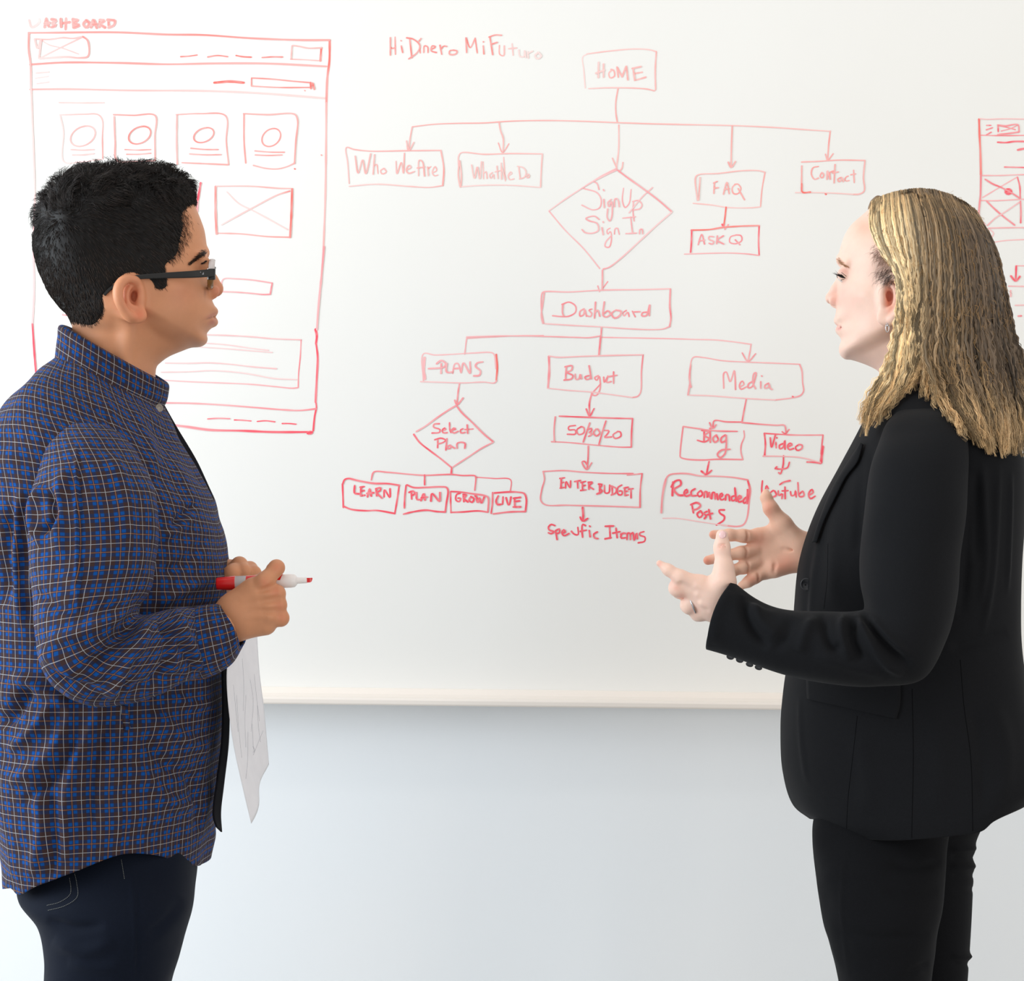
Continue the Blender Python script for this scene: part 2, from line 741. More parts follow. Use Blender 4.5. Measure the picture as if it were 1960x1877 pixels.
def mat_paper():
    m, nt, b = base_mat('paper', (238, 238, 242), 0.7, 0.2)
    n = noise_tex(nt, 40, 3, 0.5)
    nt.links.new(mixc(nt, n.outputs[0], S((232, 232, 238)), S((245, 245, 250))), b.inputs['Base Color'])
    return m


MAT = dict(
    board=mat_board(), wall=mat_wall(), floor=mat_floor(), paper=mat_paper(),
    tray=base_mat('tray_aluminium', (242, 234, 226), 0.35, 0.5)[0],
    tray_lip=base_mat('tray_lip', (240, 222, 206), 0.4, 0.5)[0],
    ink=mat_attr('marker_ink', 0.55, 0.2),
    skin_m=mat_skin('skin_tan', (206, 150, 118)), skin_w=mat_skin('skin_fair', (240, 200, 182)),
    plaid=mat_plaid(),
    jacket=mat_cloth('black_suiting', (20, 21, 24), 0.85, 900, 0.3, 0.03, 0.3),
    pants=mat_cloth('black_trouser_cloth', (16, 17, 20), 0.9, 900, 0.3, 0.02, 0.3),
    jeans=mat_cloth('dark_denim', (13, 20, 34), 0.8, 1200, 0.4, 0.05, 0.4),
    thread=base_mat('denim_thread', (120, 122, 120), 0.8, 0.2)[0],
    seam=base_mat('seam_shadow', (10, 11, 13), 0.95, 0.05)[0],
    hair_m=mat_attr('dark_hair', 0.52, 0.2), hair_w=mat_attr('blonde_hair', 0.55, 0.35),
    button=base_mat('black_button', (22, 24, 30), 0.35, 0.5)[0],
    shirt_button=base_mat('shirt_button', (150, 140, 128), 0.35, 0.5)[0],
    frame=base_mat('eyeglass_black', (16, 15, 15), 0.22, 0.5)[0],
    frame_clear=base_mat('eyeglass_clear', (205, 196, 194), 0.12, 0.6)[0],
    frame_brown=base_mat('eyeglass_brown', (128, 92, 48), 0.15, 0.5)[0],
    metal=base_mat('silver_metal', (200, 200, 204), 0.22, 0.5, 1.0)[0],
    logo=base_mat('grey_print', (140, 140, 145), 0.4, 0.5)[0],
    marker_white=base_mat('marker_white', (238, 232, 230), 0.35, 0.5)[0],
    marker_red=base_mat('marker_red', (218, 30, 30), 0.25, 0.5)[0],
    nail=base_mat('nail', (245, 205, 205), 0.15, 0.6)[0],
    eye_white=base_mat('eye_white', (225, 220, 215), 0.2, 0.5)[0],
    iris=base_mat('iris', (60, 40, 28), 0.15, 0.5)[0],
    lash=base_mat('eyelash', (25, 22, 24), 0.6, 0.3)[0],
    shoe=base_mat('black_shoe', (20, 20, 22), 0.4, 0.5)[0],
    pencil=base_mat('pencil_marks', (150, 152, 165), 0.7, 0.1)[0],
)
_g = bpy.data.materials.new('lens_glass')
_g.use_nodes = True
_b = _g.node_tree.nodes['Principled BSDF']
_b.inputs['Base Color'].default_value = (0.97, 0.98, 0.98, 1)
_b.inputs['Transmission Weight'].default_value = 1.0
_b.inputs['Roughness'].default_value = 0.02
_b.inputs['IOR'].default_value = 1.08
MAT['lens'] = _g
# ------------------------------------------------------------------ the setting
WALL_Y, BOARD_Y = 0.80, 0.775


def struct(name, V, F, mat, smooth=False):
    o = new_mesh_obj(name, V, F, mat, smooth=smooth)
    o['kind'] = 'structure'
    return o


struct('floor', *box(-3.2, 3.2, -3.8, WALL_Y + 0.1, -0.05, 0.0), MAT['floor'])
struct('wall_back', *box(-3.2, 3.2, WALL_Y, WALL_Y + 0.1, 0.0, 2.95), MAT['wall'])
tb = bevel(struct('baseboard_back', *box(-3.2, 3.2, WALL_Y - 0.012, WALL_Y - 0.0005, 0.001, 0.1), MAT['wall']), 0.003)

# ------------------------------------------------------------------ whiteboard with its tray and its drawings
zt = pick(980, 1319, BOARD_Y)[2]
zb = pick(980, 1352, BOARD_Y - 0.05)[2]
XL, XR, ZT = -2.2, 2.2, 2.25
wb = empty('whiteboard', (0.0, WALL_Y, zb))
tag(wb, 'large wall-mounted whiteboard covered in red marker diagrams behind the two people', 'whiteboard')
bevel(new_mesh_obj('writing_surface', *box(XL, XR, BOARD_Y, WALL_Y - 0.0005, zt - 0.005, ZT), MAT['board'], wb, smooth=False), 0.001)
for nm, a in (('top_rail', (XL, XR, BOARD_Y - 0.006, WALL_Y - 0.0005, ZT, ZT + 0.025)), ('side_rail', (XL - 0.02, XL, BOARD_Y - 0.006, WALL_Y - 0.0005, zt, ZT + 0.025)),
              ('side_rail', (XR, XR + 0.02, BOARD_Y - 0.006, WALL_Y - 0.0005, zt, ZT + 0.025))):
    bevel(new_mesh_obj(nm, *box(*a), MAT['tray'], wb, smooth=False), 0.003)
# tray: profile swept along x (y outwards, z)
ztr = zt
prof = [(BOARD_Y - 0.001, ztr), (BOARD_Y - 0.006, ztr - 0.001), (BOARD_Y - 0.010, ztr - 0.010), (BOARD_Y - 0.022, zb + 0.011), (BOARD_Y - 0.042, zb + 0.0095),
        (BOARD_Y - 0.048, zb + 0.0125), (BOARD_Y - 0.053, zb + 0.0125), (BOARD_Y - 0.055, zb + 0.009), (BOARD_Y - 0.055, zb + 0.0022),
        (BOARD_Y - 0.053, zb), (BOARD_Y - 0.01, zb - 0.001), (WALL_Y - 0.0005, zb - 0.001), (WALL_Y - 0.0005, ztr)]
n = len(prof)
V = [(x, y, z) for x in (XL, XR) for y, z in prof]
F = [(i, (i + 1) % n, (i + 1) % n + n, i + n) for i in range(n)] + [tuple(range(n))[::-1], tuple(range(n, 2 * n))]
bevel(new_mesh_obj('marker_tray', V, F, MAT['tray'], wb, smooth=False), 0.0012, 3)

# --- ink strokes, traced region by region: (pixels of a detail view) -> photograph -> the board's plane
ZN = {'A': (30, 20, 3.1111), 'B': (640, 50, 2.9697), 'C': (1100, 70, 3.2667), 'D': (1000, 300, 3.92), 'E': (640, 620, 4.9),
      'F': (1000, 520, 3.475), 'G': (1240, 620, 4.2658), 'H': (1780, 200, 4.4667), 'K': (280, 480, 4.9395), 'P': (0, 0, 1.0)}
INK = {}
_cur = ['']
_zone = ['P']
PALE = np.array(S((250, 232, 230))[:3])
HOT = np.array(S((252, 62, 88))[:3])
WARM = np.array(S((252, 98, 88))[:3])
_off = [0.0]


def K(name, zone=None):
    _cur[0] = name
    if zone:
        _zone[0] = zone
    INK.setdefault(name, [])


def s(w, i, *pts, sm=True, i2=None, hue=None):
    """one pen stroke: width in photo px, ink strength, points"""
    x0, y0, k = ZN[_zone[0]]
    w = w * 0.84
    i = min(1.0, i * 1.08)
    P = np.array(pts, float) / k + (x0, y0)
    if len(P) == 1:
        P = np.array([P[0] + (-0.6, -0.4), P[0] + (0.6, 0.5)])
    L = np.linalg.norm(np.diff(P, axis=0), axis=1).sum()
    n = int(max(4, min(80, L / 3.0)))
    if sm and len(P) > 2:
        P = catmull(P, n)
    else:
        d = np.concatenate([[0], np.cumsum(np.linalg.norm(np.diff(P, axis=0), axis=1))])
        q = np.unique(np.concatenate([np.linspace(0, d[-1], n), d]))
        P = np.stack([np.interp(q, d, P[:, 0]), np.interp(q, d, P[:, 1])], 1)
    n = len(P)
    T = np.gradient(P, axis=0)
    T /= np.linalg.norm(T, axis=1, keepdims=True) + 1e-9
    Nn = np.stack([-T[:, 1], T[:, 0]], 1)
    hw = np.full(n, w / 2.0) * (1 + 0.16 * np.interp(np.arange(n), np.linspace(0, n - 1, 5 + n // 6), RNG.uniform(-1, 1, 5 + n // 6)))
    P2 = np.concatenate([[P[0] - T[0] * w * 0.4], P, [P[-1] + T[-1] * w * 0.4]])
    N2 = np.concatenate([Nn[:1], Nn, Nn[-1:]])
    h2 = np.concatenate([[hw[0] * 0.45], hw, [hw[-1] * 0.45]])[:, None]
    _off[0] = (_off[0] + 1) % 7
    Y = (BOARD_Y - 0.0002 - _off[0] * 0.00012 - np.linspace(0, 0.0001, len(P2)))[:, None]
    rows = [pickv(P2 + N2 * h2 * f, Y[:, 0]) for f in (-1, 0, 1)]
    V = np.stack(rows, 1).reshape(-1, 3)
    F = grid_faces(len(P2), 3, wrap=False)
    I = np.linspace(i, i if i2 is None else i2, len(P2)) * (1 + 0.22 * np.interp(np.arange(len(P2)), np.linspace(0, len(P2) - 1, 6), RNG.uniform(-1, 1, 6)))
    I = np.clip(I * 1.08, 0, 1)[:, None, None] * np.array([0.72, 1.0, 0.72])[None, :, None]
    hot = HOT if (hue is None and _zone[0] not in 'ABC') else WARM
    Cc = (PALE * (1 - I) + hot * I).reshape(-1, 3)
    INK[_cur[0]].append((V, F, Cc))


# dashboard wireframe, left
K('wireframe_heading', 'A')
s(6, .3, (80, 58), (95, 100), (140, 70), (138, 52), i2=.15)
for q in (((172, 100), (180, 50)), ((182, 48), (196, 96)), ((172, 78), (200, 74)), ((212, 52), (240, 60), (215, 78), (240, 88), (212, 100)),
          ((268, 50), (270, 98)), ((300, 48), (297, 112)), ((268, 78), (322, 70)), ((340, 50), (344, 102)), ((340, 52), (372, 58), (345, 74), (378, 88), (344, 102)),
          ((420, 60), (402, 80), (420, 102), (438, 78), (420, 58)), ((448, 100), (462, 55), (482, 104)), ((450, 84), (482, 82)),
          ((500, 100), (502, 55)), ((500, 55), (528, 62), (503, 80), (532, 102)), ((552, 58), (555, 100)), ((545, 56), (590, 62), (584, 88), (552, 102))):
    s(6.5, .55, *q, i2=.62)
K('wireframe_outline', 'A')
s(4.5, .62, (75, 133), (240, 132), (600, 130), (900, 143), (1120, 146), (1400, 165), (1700, 176), (1870, 176))
s(5, .6, (78, 133), (77, 230), (88, 320), (90, 470), i2=.35)
s(4, .3, (92, 470), (100, 700), (108, 900), (114, 1150), i2=.2)
s(5.5, .72, (1870, 178), (1868, 300), (1856, 400), (1850, 550), i2=.66)
s(4.5, .45, (1850, 550), (1848, 800), (1844, 1100), (1832, 1431))
s(4.8, .62, (85, 322), (280, 310), (600, 312), (900, 320), (1200, 315), (1500, 316), (1850, 333), i2=.45)
s(4.2, .5, (85, 470), (300, 468), (700, 476), (1100, 478), (1450, 492), (1840, 522), i2=.2)
K('wireframe_logo_box', 'A')
s(3.5, .4, (118, 170), (200, 172), (280, 162), (340, 166), (400, 155))
s(4.5, .35, (112, 170), (130, 225), (150, 170), (138, 285))
s(4, .62, (400, 156), (428, 180), (430, 272), (380, 282), (300, 276), (140, 286), i2=.3)
s(3, .32, (150, 175), (200, 205), (280, 225), (375, 260))
s(3.4, .5, (395, 160), (280, 215), (150, 280), i2=.22)
K('wireframe_menu_lines', 'A')
s(3.4, .66, (982, 275), (1030, 272), (1080, 265))
s(3.4, .7, (1143, 277), (1200, 268), (1262, 275))
s(3.4, .7, (1312, 268), (1350, 275), (1402, 278))
s(3.4, .7, (1467, 280), (1530, 276), (1588, 277))
s(3, .25, (120, 372), (195, 366)); s(3, .25, (118, 404), (195, 392)); s(3, .25, (126, 436), (198, 426))
s(5.5, .82, (1182, 430), (1270, 424), (1358, 430)); s(3.5, .75, (1200, 426), (1270, 419), (1345, 424))
s(3, .3, (258, 548), (400, 550), (525, 549))
K('wireframe_button_box', 'A')
s(3, .4, (1650, 208), (1690, 214), (1740, 224), (1822, 222)); s(3, .4, (1645, 210), (1640, 288)); s(3, .4, (1636, 290), (1730, 294), (1820, 300)); s(5, .7, (1820, 222), (1814, 300))
K('wireframe_search_box', 'A')
s(3, .66, (1404, 402), (1520, 408), (1640, 420), (1758, 430)); s(3.2, .66, (1404, 404), (1404, 450)); s(3, .6, (1404, 450), (1560, 458), (1755, 458))
s(5, .8, (1756, 430), (1758, 464)); s(5, .8, (1768, 434), (1778, 468)); s(3, .6, (1722, 477))
for k, (box_, circ, ln) in enumerate([
    (((262, 622), (400, 618), (490, 620), (515, 650), (516, 760), (518, 884)), (400, 748, 74, 58), ((328, 828, 466, 828), (338, 860, 466, 852))),
    (((582, 620), (700, 624), (830, 626), (828, 750), (830, 892)), (738, 742, 66, 50), ((650, 828, 805, 828), (660, 856, 805, 850))),
    (((956, 620), (1100, 614), (1250, 628), (1254, 780), (1268, 918)), (1120, 742, 60, 42), ((1042, 820, 1204, 828), (1035, 854, 1222, 858))),
    (((1356, 614), (1500, 620), (1660, 618), (1678, 650), (1668, 780), (1660, 912)), (1522, 756, 56, 52), ((1424, 836, 1600, 844), (1426, 860, 1586, 860)))]):
    K('wireframe_card', 'A')
    st = .32 if k == 0 else .55
    s(3.2, st, *box_, i2=.55)
    x, y, a, b = circ
    s(3.4, st + .1, *[(x + a * math.cos(t) + (10 if t > 6 else 0), y + b * math.sin(t) - a * 0.25 * math.cos(t)) for t in np.linspace(-1.6, 4.9, 14)])
    for (x0_, y0_, x1_, y1_) in ln:
        s(3, st, (x0_, y0_), ((x0_ + x1_) / 2, (y0_ + y1_) / 2 + 3), (x1_, y1_))
s(3.2, .22, (266, 630), (284, 720), (286, 900), (380, 902), (518, 884)); s(4, .55, (586, 632), (592, 780), (602, 892), (700, 900), (830, 894), i2=.4)
s(3.6, .5, (960, 622), (958, 780), (962, 915)); s(3.2, .5, (990, 906), (1130, 912), (1266, 918)); s(4, .6, (1360, 616), (1360, 780), (1370, 908))
s(3.2, .45, (1415, 922), (1490, 940), (1560, 943), (1620, 928), (1662, 908)); s(3.5, .8, (1662, 943)); s(3, .6, (1821, 861))
K('wireframe_image_box', 'A')
s(5.5, .6, (1190, 1048), (1190, 1190), (1196, 1330)); s(2.8, .42, (1195, 1046), (1400, 1046), (1560, 1058), (1640, 1060)); s(5, .72, (1646, 1062), (1642, 1200), (1634, 1350))
s(3.6, .42, (1200, 1326), (1340, 1330), (1500, 1346), (1634, 1350), i2=.7); s(3, .2, (1258, 1080), (1330, 1150), (1420, 1195), (1620, 1305)); s(3.6, .6, (1632, 1075), (1560, 1098), (1420, 1170), (1226, 1276), i2=.15)
K('wireframe_field_box', 'K')
s(3, .42, (712, 345), (714, 290), (735, 264), (850, 264), (1000, 275), (1190, 304)); s(3.4, .68, (1190, 305), (1180, 360), (1172, 408)); s(3, .3, (715, 385), (850, 390), (1000, 402), (1100, 412), (1172, 410), i2=.66)
K('wireframe_text_box', 'K')
s(2.8, .25, (560, 792), (800, 800), (1000, 812), (1200, 830), (1460, 840), i2=.45); s(3, .6, (1464, 842), (1456, 1000), (1440, 1160), (1436, 1292)); s(3, .3, (160, 1222), (400, 1236), (700, 1248), (1000, 1262), (1230, 1284), (1380, 1298), (1436, 1292), i2=.5)
s(2.6, .22, (560, 872), (760, 888), (1000, 922), (1155, 940)); s(2.6, .2, (500, 908), (760, 925), (1000, 945), (1190, 960))
s(2.8, .28, (180, 1060), (400, 1062), (600, 1058), (800, 1072), (1000, 1095), (1230, 1114)); s(2.6, .22, (140, 1146), (400, 1142), (600, 1132), (800, 1142), (1000, 1168), (1200, 1205), (1418, 1216))
K('wireframe_outline', 'K')
s(4.5, .5, (1680, -40), (1655, 250), (1630, 500), (1612, 745), i2=.4); s(6, .85, (1600, 742), (1612, 800), (1604, 880)); s(5, .75, (1606, 880), (1620, 1000), (1612, 1200), (1600, 1430)); s(4, .85, (1604, 1436), (1608, 1480), (1592, 1560), (1578, 1700))
s(4, .5, (100, 1436), (400, 1440), (700, 1455), (1000, 1478), (1300, 1502), (1450, 1508), (1606, 1492), i2=.6)
s(5.5, .5, (200, 1640), (380, 1662), (600, 1692), (900, 1700), (1200, 1712), (1540, 1712), i2=.9); s(9, .95, (1530, 1722), (1562, 1716))
s(3, .6, (580, 1588), (680, 1582), (788, 1586)); s(3.2, .75, (832, 1598), (900, 1600), (990, 1608)); s(3.2, .8, (1048, 1612), (1130, 1606), (1216, 1616)); s(3.2, .85, (1284, 1632), (1350, 1632), (1416, 1638))
K('wireframe_outline', 'P')
s(4.5, .25, (66, 385), (64, 480), (65, 560), (62, 620)); s(5, .85, (62, 620), (66, 680), (69, 715)); s(3, .3, (120, 602), (128, 602))
# title
K('handwritten_title', 'B')
for q in (((318, 65), (318, 165)), ((345, 62), (347, 160)), ((318, 118), (332, 128), (346, 118)), ((378, 82), (380, 84)), ((380, 112), (388, 150)),
          ((428, 70), (440, 180)), ((410, 66), (450, 75), (486, 110), (470, 150), (422, 186)), ((480, 86), (492, 70)), ((486, 118), (488, 152)),
          ((508, 150), (512, 112), (530, 118), (532, 150)), ((552, 132), (575, 118), (556, 112), (550, 140), (580, 150)), ((600, 108), (610, 160)), ((608, 128), (622, 112), (638, 116)),
          ((680, 136), (655, 140), (655, 160), (690, 158), (698, 142), (676, 136)),
          ((748, 66), (752, 150)), ((750, 68), (772, 122), (800, 70)), ((800, 68), (812, 152)), ((846, 88), (848, 90)), ((846, 112), (850, 158)), ((884, 62), (900, 162)), ((878, 62), (915, 50), (950, 52)), ((890, 104), (925, 92))):
    s(3.4, .62, *q)
for q, i in ((((938, 110), (940, 160), (962, 168), (966, 112)), .45), (((1010, 100), (1016, 165)), .28), (((990, 128), (1035, 124)), .28), (((1048, 135), (1055, 172), (1078, 172), (1082, 138), (1088, 178)), .16),
             (((1098, 145), (1102, 182)), .14), (((1100, 155), (1126, 142)), .14), (((1160, 148), (1140, 168), (1155, 186), (1176, 170), (1160, 150)), .12)):
    s(3.4, i, *q)  # end of the title fades: board glare put into the ink colour
# flow chart: home row, window glare painted in as paler ink
K('flow_box_home', 'B')
s(3, .16, (1435, 160), (1412, 175), (1418, 250), (1426, 352)); s(3, .3, (1435, 158), (1560, 142), (1700, 130), (1790, 134), (1830, 145)); s(3.4, .42, (1830, 145), (1824, 250), (1826, 362)); s(3, .2, (1445, 355), (1560, 350), (1700, 352), (1780, 358), (1820, 368), i2=.5)
K('handwritten_home', 'B')
for q, i in ((((1502, 205), (1500, 292)), .25), (((1530, 215), (1530, 290)), .3), (((1486, 268), (1535, 250)), .25), (((1580, 248), (1560, 268), (1568, 294), (1592, 284), (1588, 252), (1572, 246)), .4),
             (((1606, 232), (1614, 290)), .42), (((1608, 235), (1636, 288)), .46), (((1636, 288), (1658, 228)), .42), (((1660, 228), (1668, 305)), .44), (((1698, 238), (1708, 308)), .42), (((1692, 240), (1742, 230)), .38), (((1704, 270), (1750, 262)), .38), (((1716, 306), (1770, 290)), .42)):
    s(4, i, *q)
K('flow_connector', 'B')
s(3.2, .48, (1612, 356), (1600, 430), (1600, 490), (1608, 545))
s(2.8, .42, (442, 572), (560, 558), (700, 552), (850, 550), (1000, 540), (1200, 536), (1400, 540), (1600, 548), (1800, 555), (1960, 558))
s(3, .42, (442, 574), (430, 640), (422, 705)); s(3, .42, (410, 652), (422, 708), (452, 660)); s(3, .45, (936, 548), (945, 595), (960, 640), (958, 715)); s(3, .48, (932, 664), (956, 718), (992, 668))
s(3.4, .4, (1617, 562), (1616, 700), (1604, 800), i2=.3); s(3, .4, (1580, 750), (1606, 808)); s(3, .42, (1640, 774), (1634, 808), (1616, 828))
K('flow_connector', 'C')
s(2.8, .38, (270, 538), (600, 548), (985, 556), (1250, 568), (1450, 582), (1598, 592)); s(3.2, .46, (985, 558), (980, 700), (978, 815)); s(3.4, .5, (960, 784), (978, 818), (1006, 780)); s(3.4, .48, (1598, 590), (1588, 680), (1582, 768)); s(3.2, .46, (1568, 735), (1582, 772), (1616, 732))
K('flow_box_who', 'B')
s(3, .42, (84, 894), (76, 780), (68, 690), (110, 700), (200, 710), (400, 708), (606, 706)); s(3.6, .5, (606, 708), (622, 810), (616, 906)); s(2.8, .24, (84, 910), (240, 898), (420, 910), (540, 916), (614, 906), i2=.45)
K('handwritten_who_we_are', 'B')
for q in (((118, 738), (135, 835), (160, 760), (178, 838), (206, 725)), ((228, 730), (220, 842)), ((222, 800), (240, 785), (248, 838)), ((282, 808), (262, 822), (272, 840), (296, 828), (282, 808)),
          ((350, 768), (356, 838), (380, 775), (392, 836), (398, 722)), ((408, 818), (436, 802), (424, 790), (408, 815), (420, 836), (455, 826)), ((478, 850), (482, 762), (500, 770), (512, 852)), ((470, 806), (512, 800)), ((530, 800), (534, 850)), ((532, 812), (548, 798)), ((560, 832), (582, 820), (572, 798), (556, 830), (568, 850), (588, 846))):
    s(3, .44, *q)
K('flow_box_what', 'B')
s(3, .34, (706, 800), (706, 740), (720, 720), (850, 728), (1000, 724), (1180, 726)); s(3.2, .36, (1182, 726), (1176, 820), (1172, 914)); s(2.6, .24, (722, 912), (850, 904), (1000, 904), (1172, 916)); s(3, .4, (712, 765), (704, 840), (716, 915), (722, 850), (712, 765))
K('handwritten_what_we_do', 'B')
for q in (((780, 788), (796, 865), (812, 800), (826, 868), (836, 770)), ((846, 772), (848, 868)), ((848, 838), (862, 826), (868, 866)), ((898, 832), (882, 846), (890, 866), (904, 840), (908, 866)), ((924, 795), (930, 866)), ((912, 828), (944, 820)),
          ((948, 778), (950, 870)), ((950, 800), (962, 840), (972, 870)), ((972, 880), (962, 745)), ((990, 850), (1010, 836), (1002, 828), (988, 850), (996, 872), (1020, 868)), ((1048, 800), (1056, 866)), ((1040, 796), (1075, 805), (1090, 830), (1080, 858), (1052, 868)), ((1102, 842), (1092, 852), (1098, 864), (1110, 852), (1100, 840))):
    s(2.8, .34, *q)
K('flow_box_faq', 'C')
s(3, .36, (768, 1024), (756, 880), (772, 864), (900, 855), (1050, 838), (1150, 838), (1190, 848)); s(3, .42, (784, 880), (775, 1022)); s(3.2, .42, (1190, 850), (1172, 950), (1162, 1062)); s(2.8, .28, (740, 1042), (850, 1052), (960, 1068), (1100, 1070), (1162, 1064))
K('handwritten_faq', 'C')
for q in (((874, 915), (870, 980)), ((868, 915), (892, 905)), ((872, 948), (898, 944)), ((930, 985), (952, 912), (966, 982)), ((935, 955), (965, 950)), ((1002, 925), (985, 945), (992, 980), (1020, 982), (1040, 950), (1020, 922), (1000, 924)), ((1022, 950), (1062, 1020))):
    s(3.4, .5, *q)
K('flow_box_contact', 'C')
s(3.2, .42, (1418, 784), (1520, 780), (1650, 772), (1815, 774)); s(3.4, .5, (1420, 808), (1418, 970)); s(3.2, .42, (1815, 776), (1806, 880), (1810, 965), (1780, 984), (1740, 986)); s(2.8, .25, (1380, 975), (1500, 975), (1650, 980), (1740, 986)); s(4, .8, (1420, 920), (1424, 972), (1474, 972)); s(4.5, .8, (1570, 984))
K('handwritten_contact', 'C')
for q in (((1524, 812), (1490, 820), (1480, 860), (1500, 892), (1524, 884)), ((1546, 850), (1534, 872), (1548, 884), (1558, 862), (1546, 850)), ((1578, 892), (1580, 838), (1598, 895), (1596, 850), (1618, 840)), ((1628, 800), (1622, 915)), ((1612, 852), (1648, 846)),
          ((1665, 880), (1646, 890), (1650, 906), (1666, 900), (1672, 880), (1680, 906)), ((1710, 872), (1694, 880), (1692, 902), (1716, 900)), ((1744, 835), (1748, 912)), ((1726, 864), (1756, 858))):
    s(3.4, .5, *q)
# sign up diamond
K('flow_diamond_sign_up', 'D')
s(3, .36, (705, 88), (600, 140), (480, 215), (340, 305), (198, 405), i2=.2); s(3, .34, (710, 98), (640, 130), (520, 190), (440, 240)); s(3.6, .5, (712, 98), (780, 150), (900, 235), (1020, 325), (1120, 412)); s(3, .2, (1120, 415), (1000, 520), (860, 650), (740, 760), (650, 828), (605, 842), i2=.5); s(3, .36, (200, 408), (320, 550), (460, 690), (580, 838))
K('handwritten_sign_up', 'D')
for q in (((460, 238), (560, 270), (590, 320), (580, 380), (530, 398), (445, 362)), ((530, 185), (560, 200), (574, 245)), ((606, 246), (614, 256)), ((610, 318), (614, 382)), ((665, 320), (640, 345), (650, 375), (668, 335), (672, 440), (655, 482), (636, 455), (640, 390)),
          ((690, 375), (692, 320), (705, 312), (720, 330), (726, 376)), ((758, 235), (750, 330), (770, 380), (800, 350), (815, 245)), ((832, 340), (830, 420), (838, 482)), ((826, 335), (870, 328), (898, 360), (880, 390), (836, 398))):
    s(3, .42, *q)
s(3, .3, (976, 230), (900, 300), (800, 420))
K('handwritten_sign_in', 'D')
for q in (((575, 470), (540, 445), (475, 462), (500, 480), (560, 500), (570, 550), (530, 572), (470, 568), (446, 545)), ((604, 486), (608, 494)), ((596, 530), (606, 585)), ((658, 535), (635, 550), (640, 580), (660, 560), (668, 620), (650, 678), (620, 672), (625, 640), (668, 590)),
          ((690, 580), (695, 540), (712, 535), (726, 582)), ((752, 460), (846, 450)), ((812, 452), (826, 575)), ((776, 576), (856, 572)), ((878, 578), (882, 545), (898, 542), (902, 578))):
    s(3, .44, *q)
K('flow_connector', 'D')
s(3.4, .5, (600, 850), (600, 920), (598, 995)); s(3, .5, (640, 936), (600, 990)); s(3, .45, (565, 968), (578, 1012)); s(4, .8, (1528, 378), (1520, 450), (1510, 525), hue=1); s(4.5, .75, (1498, 506), (1512, 528)); s(3, .5, (1544, 508), (1518, 545))
K('flow_box_ask', 'D')
s(3.6, .85, (1266, 550), (1400, 546), (1500, 530), (1640, 520), (1776, 516), i2=.5, hue=1); s(3.8, .8, (1270, 550), (1268, 640), (1262, 716)); s(4, .66, (1776, 518), (1772, 640), (1776, 738)); s(3, .35, (1215, 730), (1400, 724), (1560, 722), (1700, 730), (1776, 740), i2=.6)
K('handwritten_ask_q', 'D')
for q in (((1318, 660), (1345, 582), (1366, 655)), ((1324, 632), (1366, 625)), ((1435, 600), (1400, 598), (1398, 618), (1436, 636), (1425, 655), (1400, 648)), ((1462, 592), (1458, 652)), ((1508, 592), (1462, 625), (1512, 655)), ((1600, 588), (1562, 600), (1555, 640), (1600, 652), (1645, 628), (1640, 592), (1600, 586)), ((1596, 622), (1632, 660))):
    s(3.2, .52, *q)
# dashboard row
K('flow_box_dashboard', 'D')
s(3.4, .45, (160, 1250), (142, 1150), (145, 1030), (155, 1015), (350, 1014), (600, 1000), (900, 996), (1108, 990), i2=.3); s(3.2, .48, (163, 1022), (150, 1120), (140, 1190), (152, 1250)); s(4, .6, (1110, 992), (1106, 1120), (1114, 1210), (1104, 1274)); s(2.8, .24, (170, 1252), (400, 1266), (600, 1276), (800, 1290), (980, 1296), (1060, 1290), (1104, 1272), i2=.6)
K('handwritten_dashboard', 'D')
for q in (((302, 1110), (300, 1170), (308, 1192)), ((296, 1108), (350, 1090), (398, 1120), (398, 1165), (350, 1195), (290, 1198), (226, 1192)), ((462, 1140), (432, 1160), (432, 1195), (458, 1185), (468, 1145), (480, 1196)), ((520, 1142), (498, 1150), (520, 1175), (510, 1198), (484, 1192)),
          ((548, 1090), (540, 1210)), ((544, 1170), (564, 1150), (580, 1196)), ((614, 1088), (606, 1190), (626, 1202), (660, 1180), (640, 1155), (612, 1175)), ((690, 1155), (668, 1178), (690, 1210), (730, 1190), (740, 1160), (700, 1150)), ((780, 1152), (755, 1170), (762, 1195), (790, 1165), (800, 1198)),
          ((824, 1158), (846, 1200)), ((830, 1164), (882, 1162)), ((936, 1165), (900, 1170), (896, 1192), (930, 1190), (955, 1108), (952, 1192))):
    s(3.6, .56, *q)
K('flow_connector', 'D')
s(3.6, .56, (593, 1280), (590, 1340)); s(4, .62, (588, 1340), (574, 1484)); s(3, .36, (-420, 1352), (-200, 1344), (0, 1344), (200, 1348), (400, 1354), (500, 1356), (580, 1344), i2=.55); s(3, .4, (590, 1354), (800, 1358), (1100, 1364), (1300, 1370), (1450, 1374), (1600, 1390), (1712, 1406), i2=.35)
K('flow_connector', 'G')
s(3.2, .44, (843, 164), (835, 220), (818, 302)); s(3.2, .5, (770, 235), (818, 304), (880, 242)); s(3.4, .62, (804, 612), (785, 710), (768, 803)); s(3.4, .66, (768, 800), (640, 798), (542, 790), (532, 850)); s(3.4, .66, (504, 805), (530, 852), (558, 822)); s(3.4, .66, (768, 804), (900, 816), (1050, 826), (1116, 828), (1130, 890)); s(3.4, .7, (1096, 878), (1120, 896), (1154, 860))
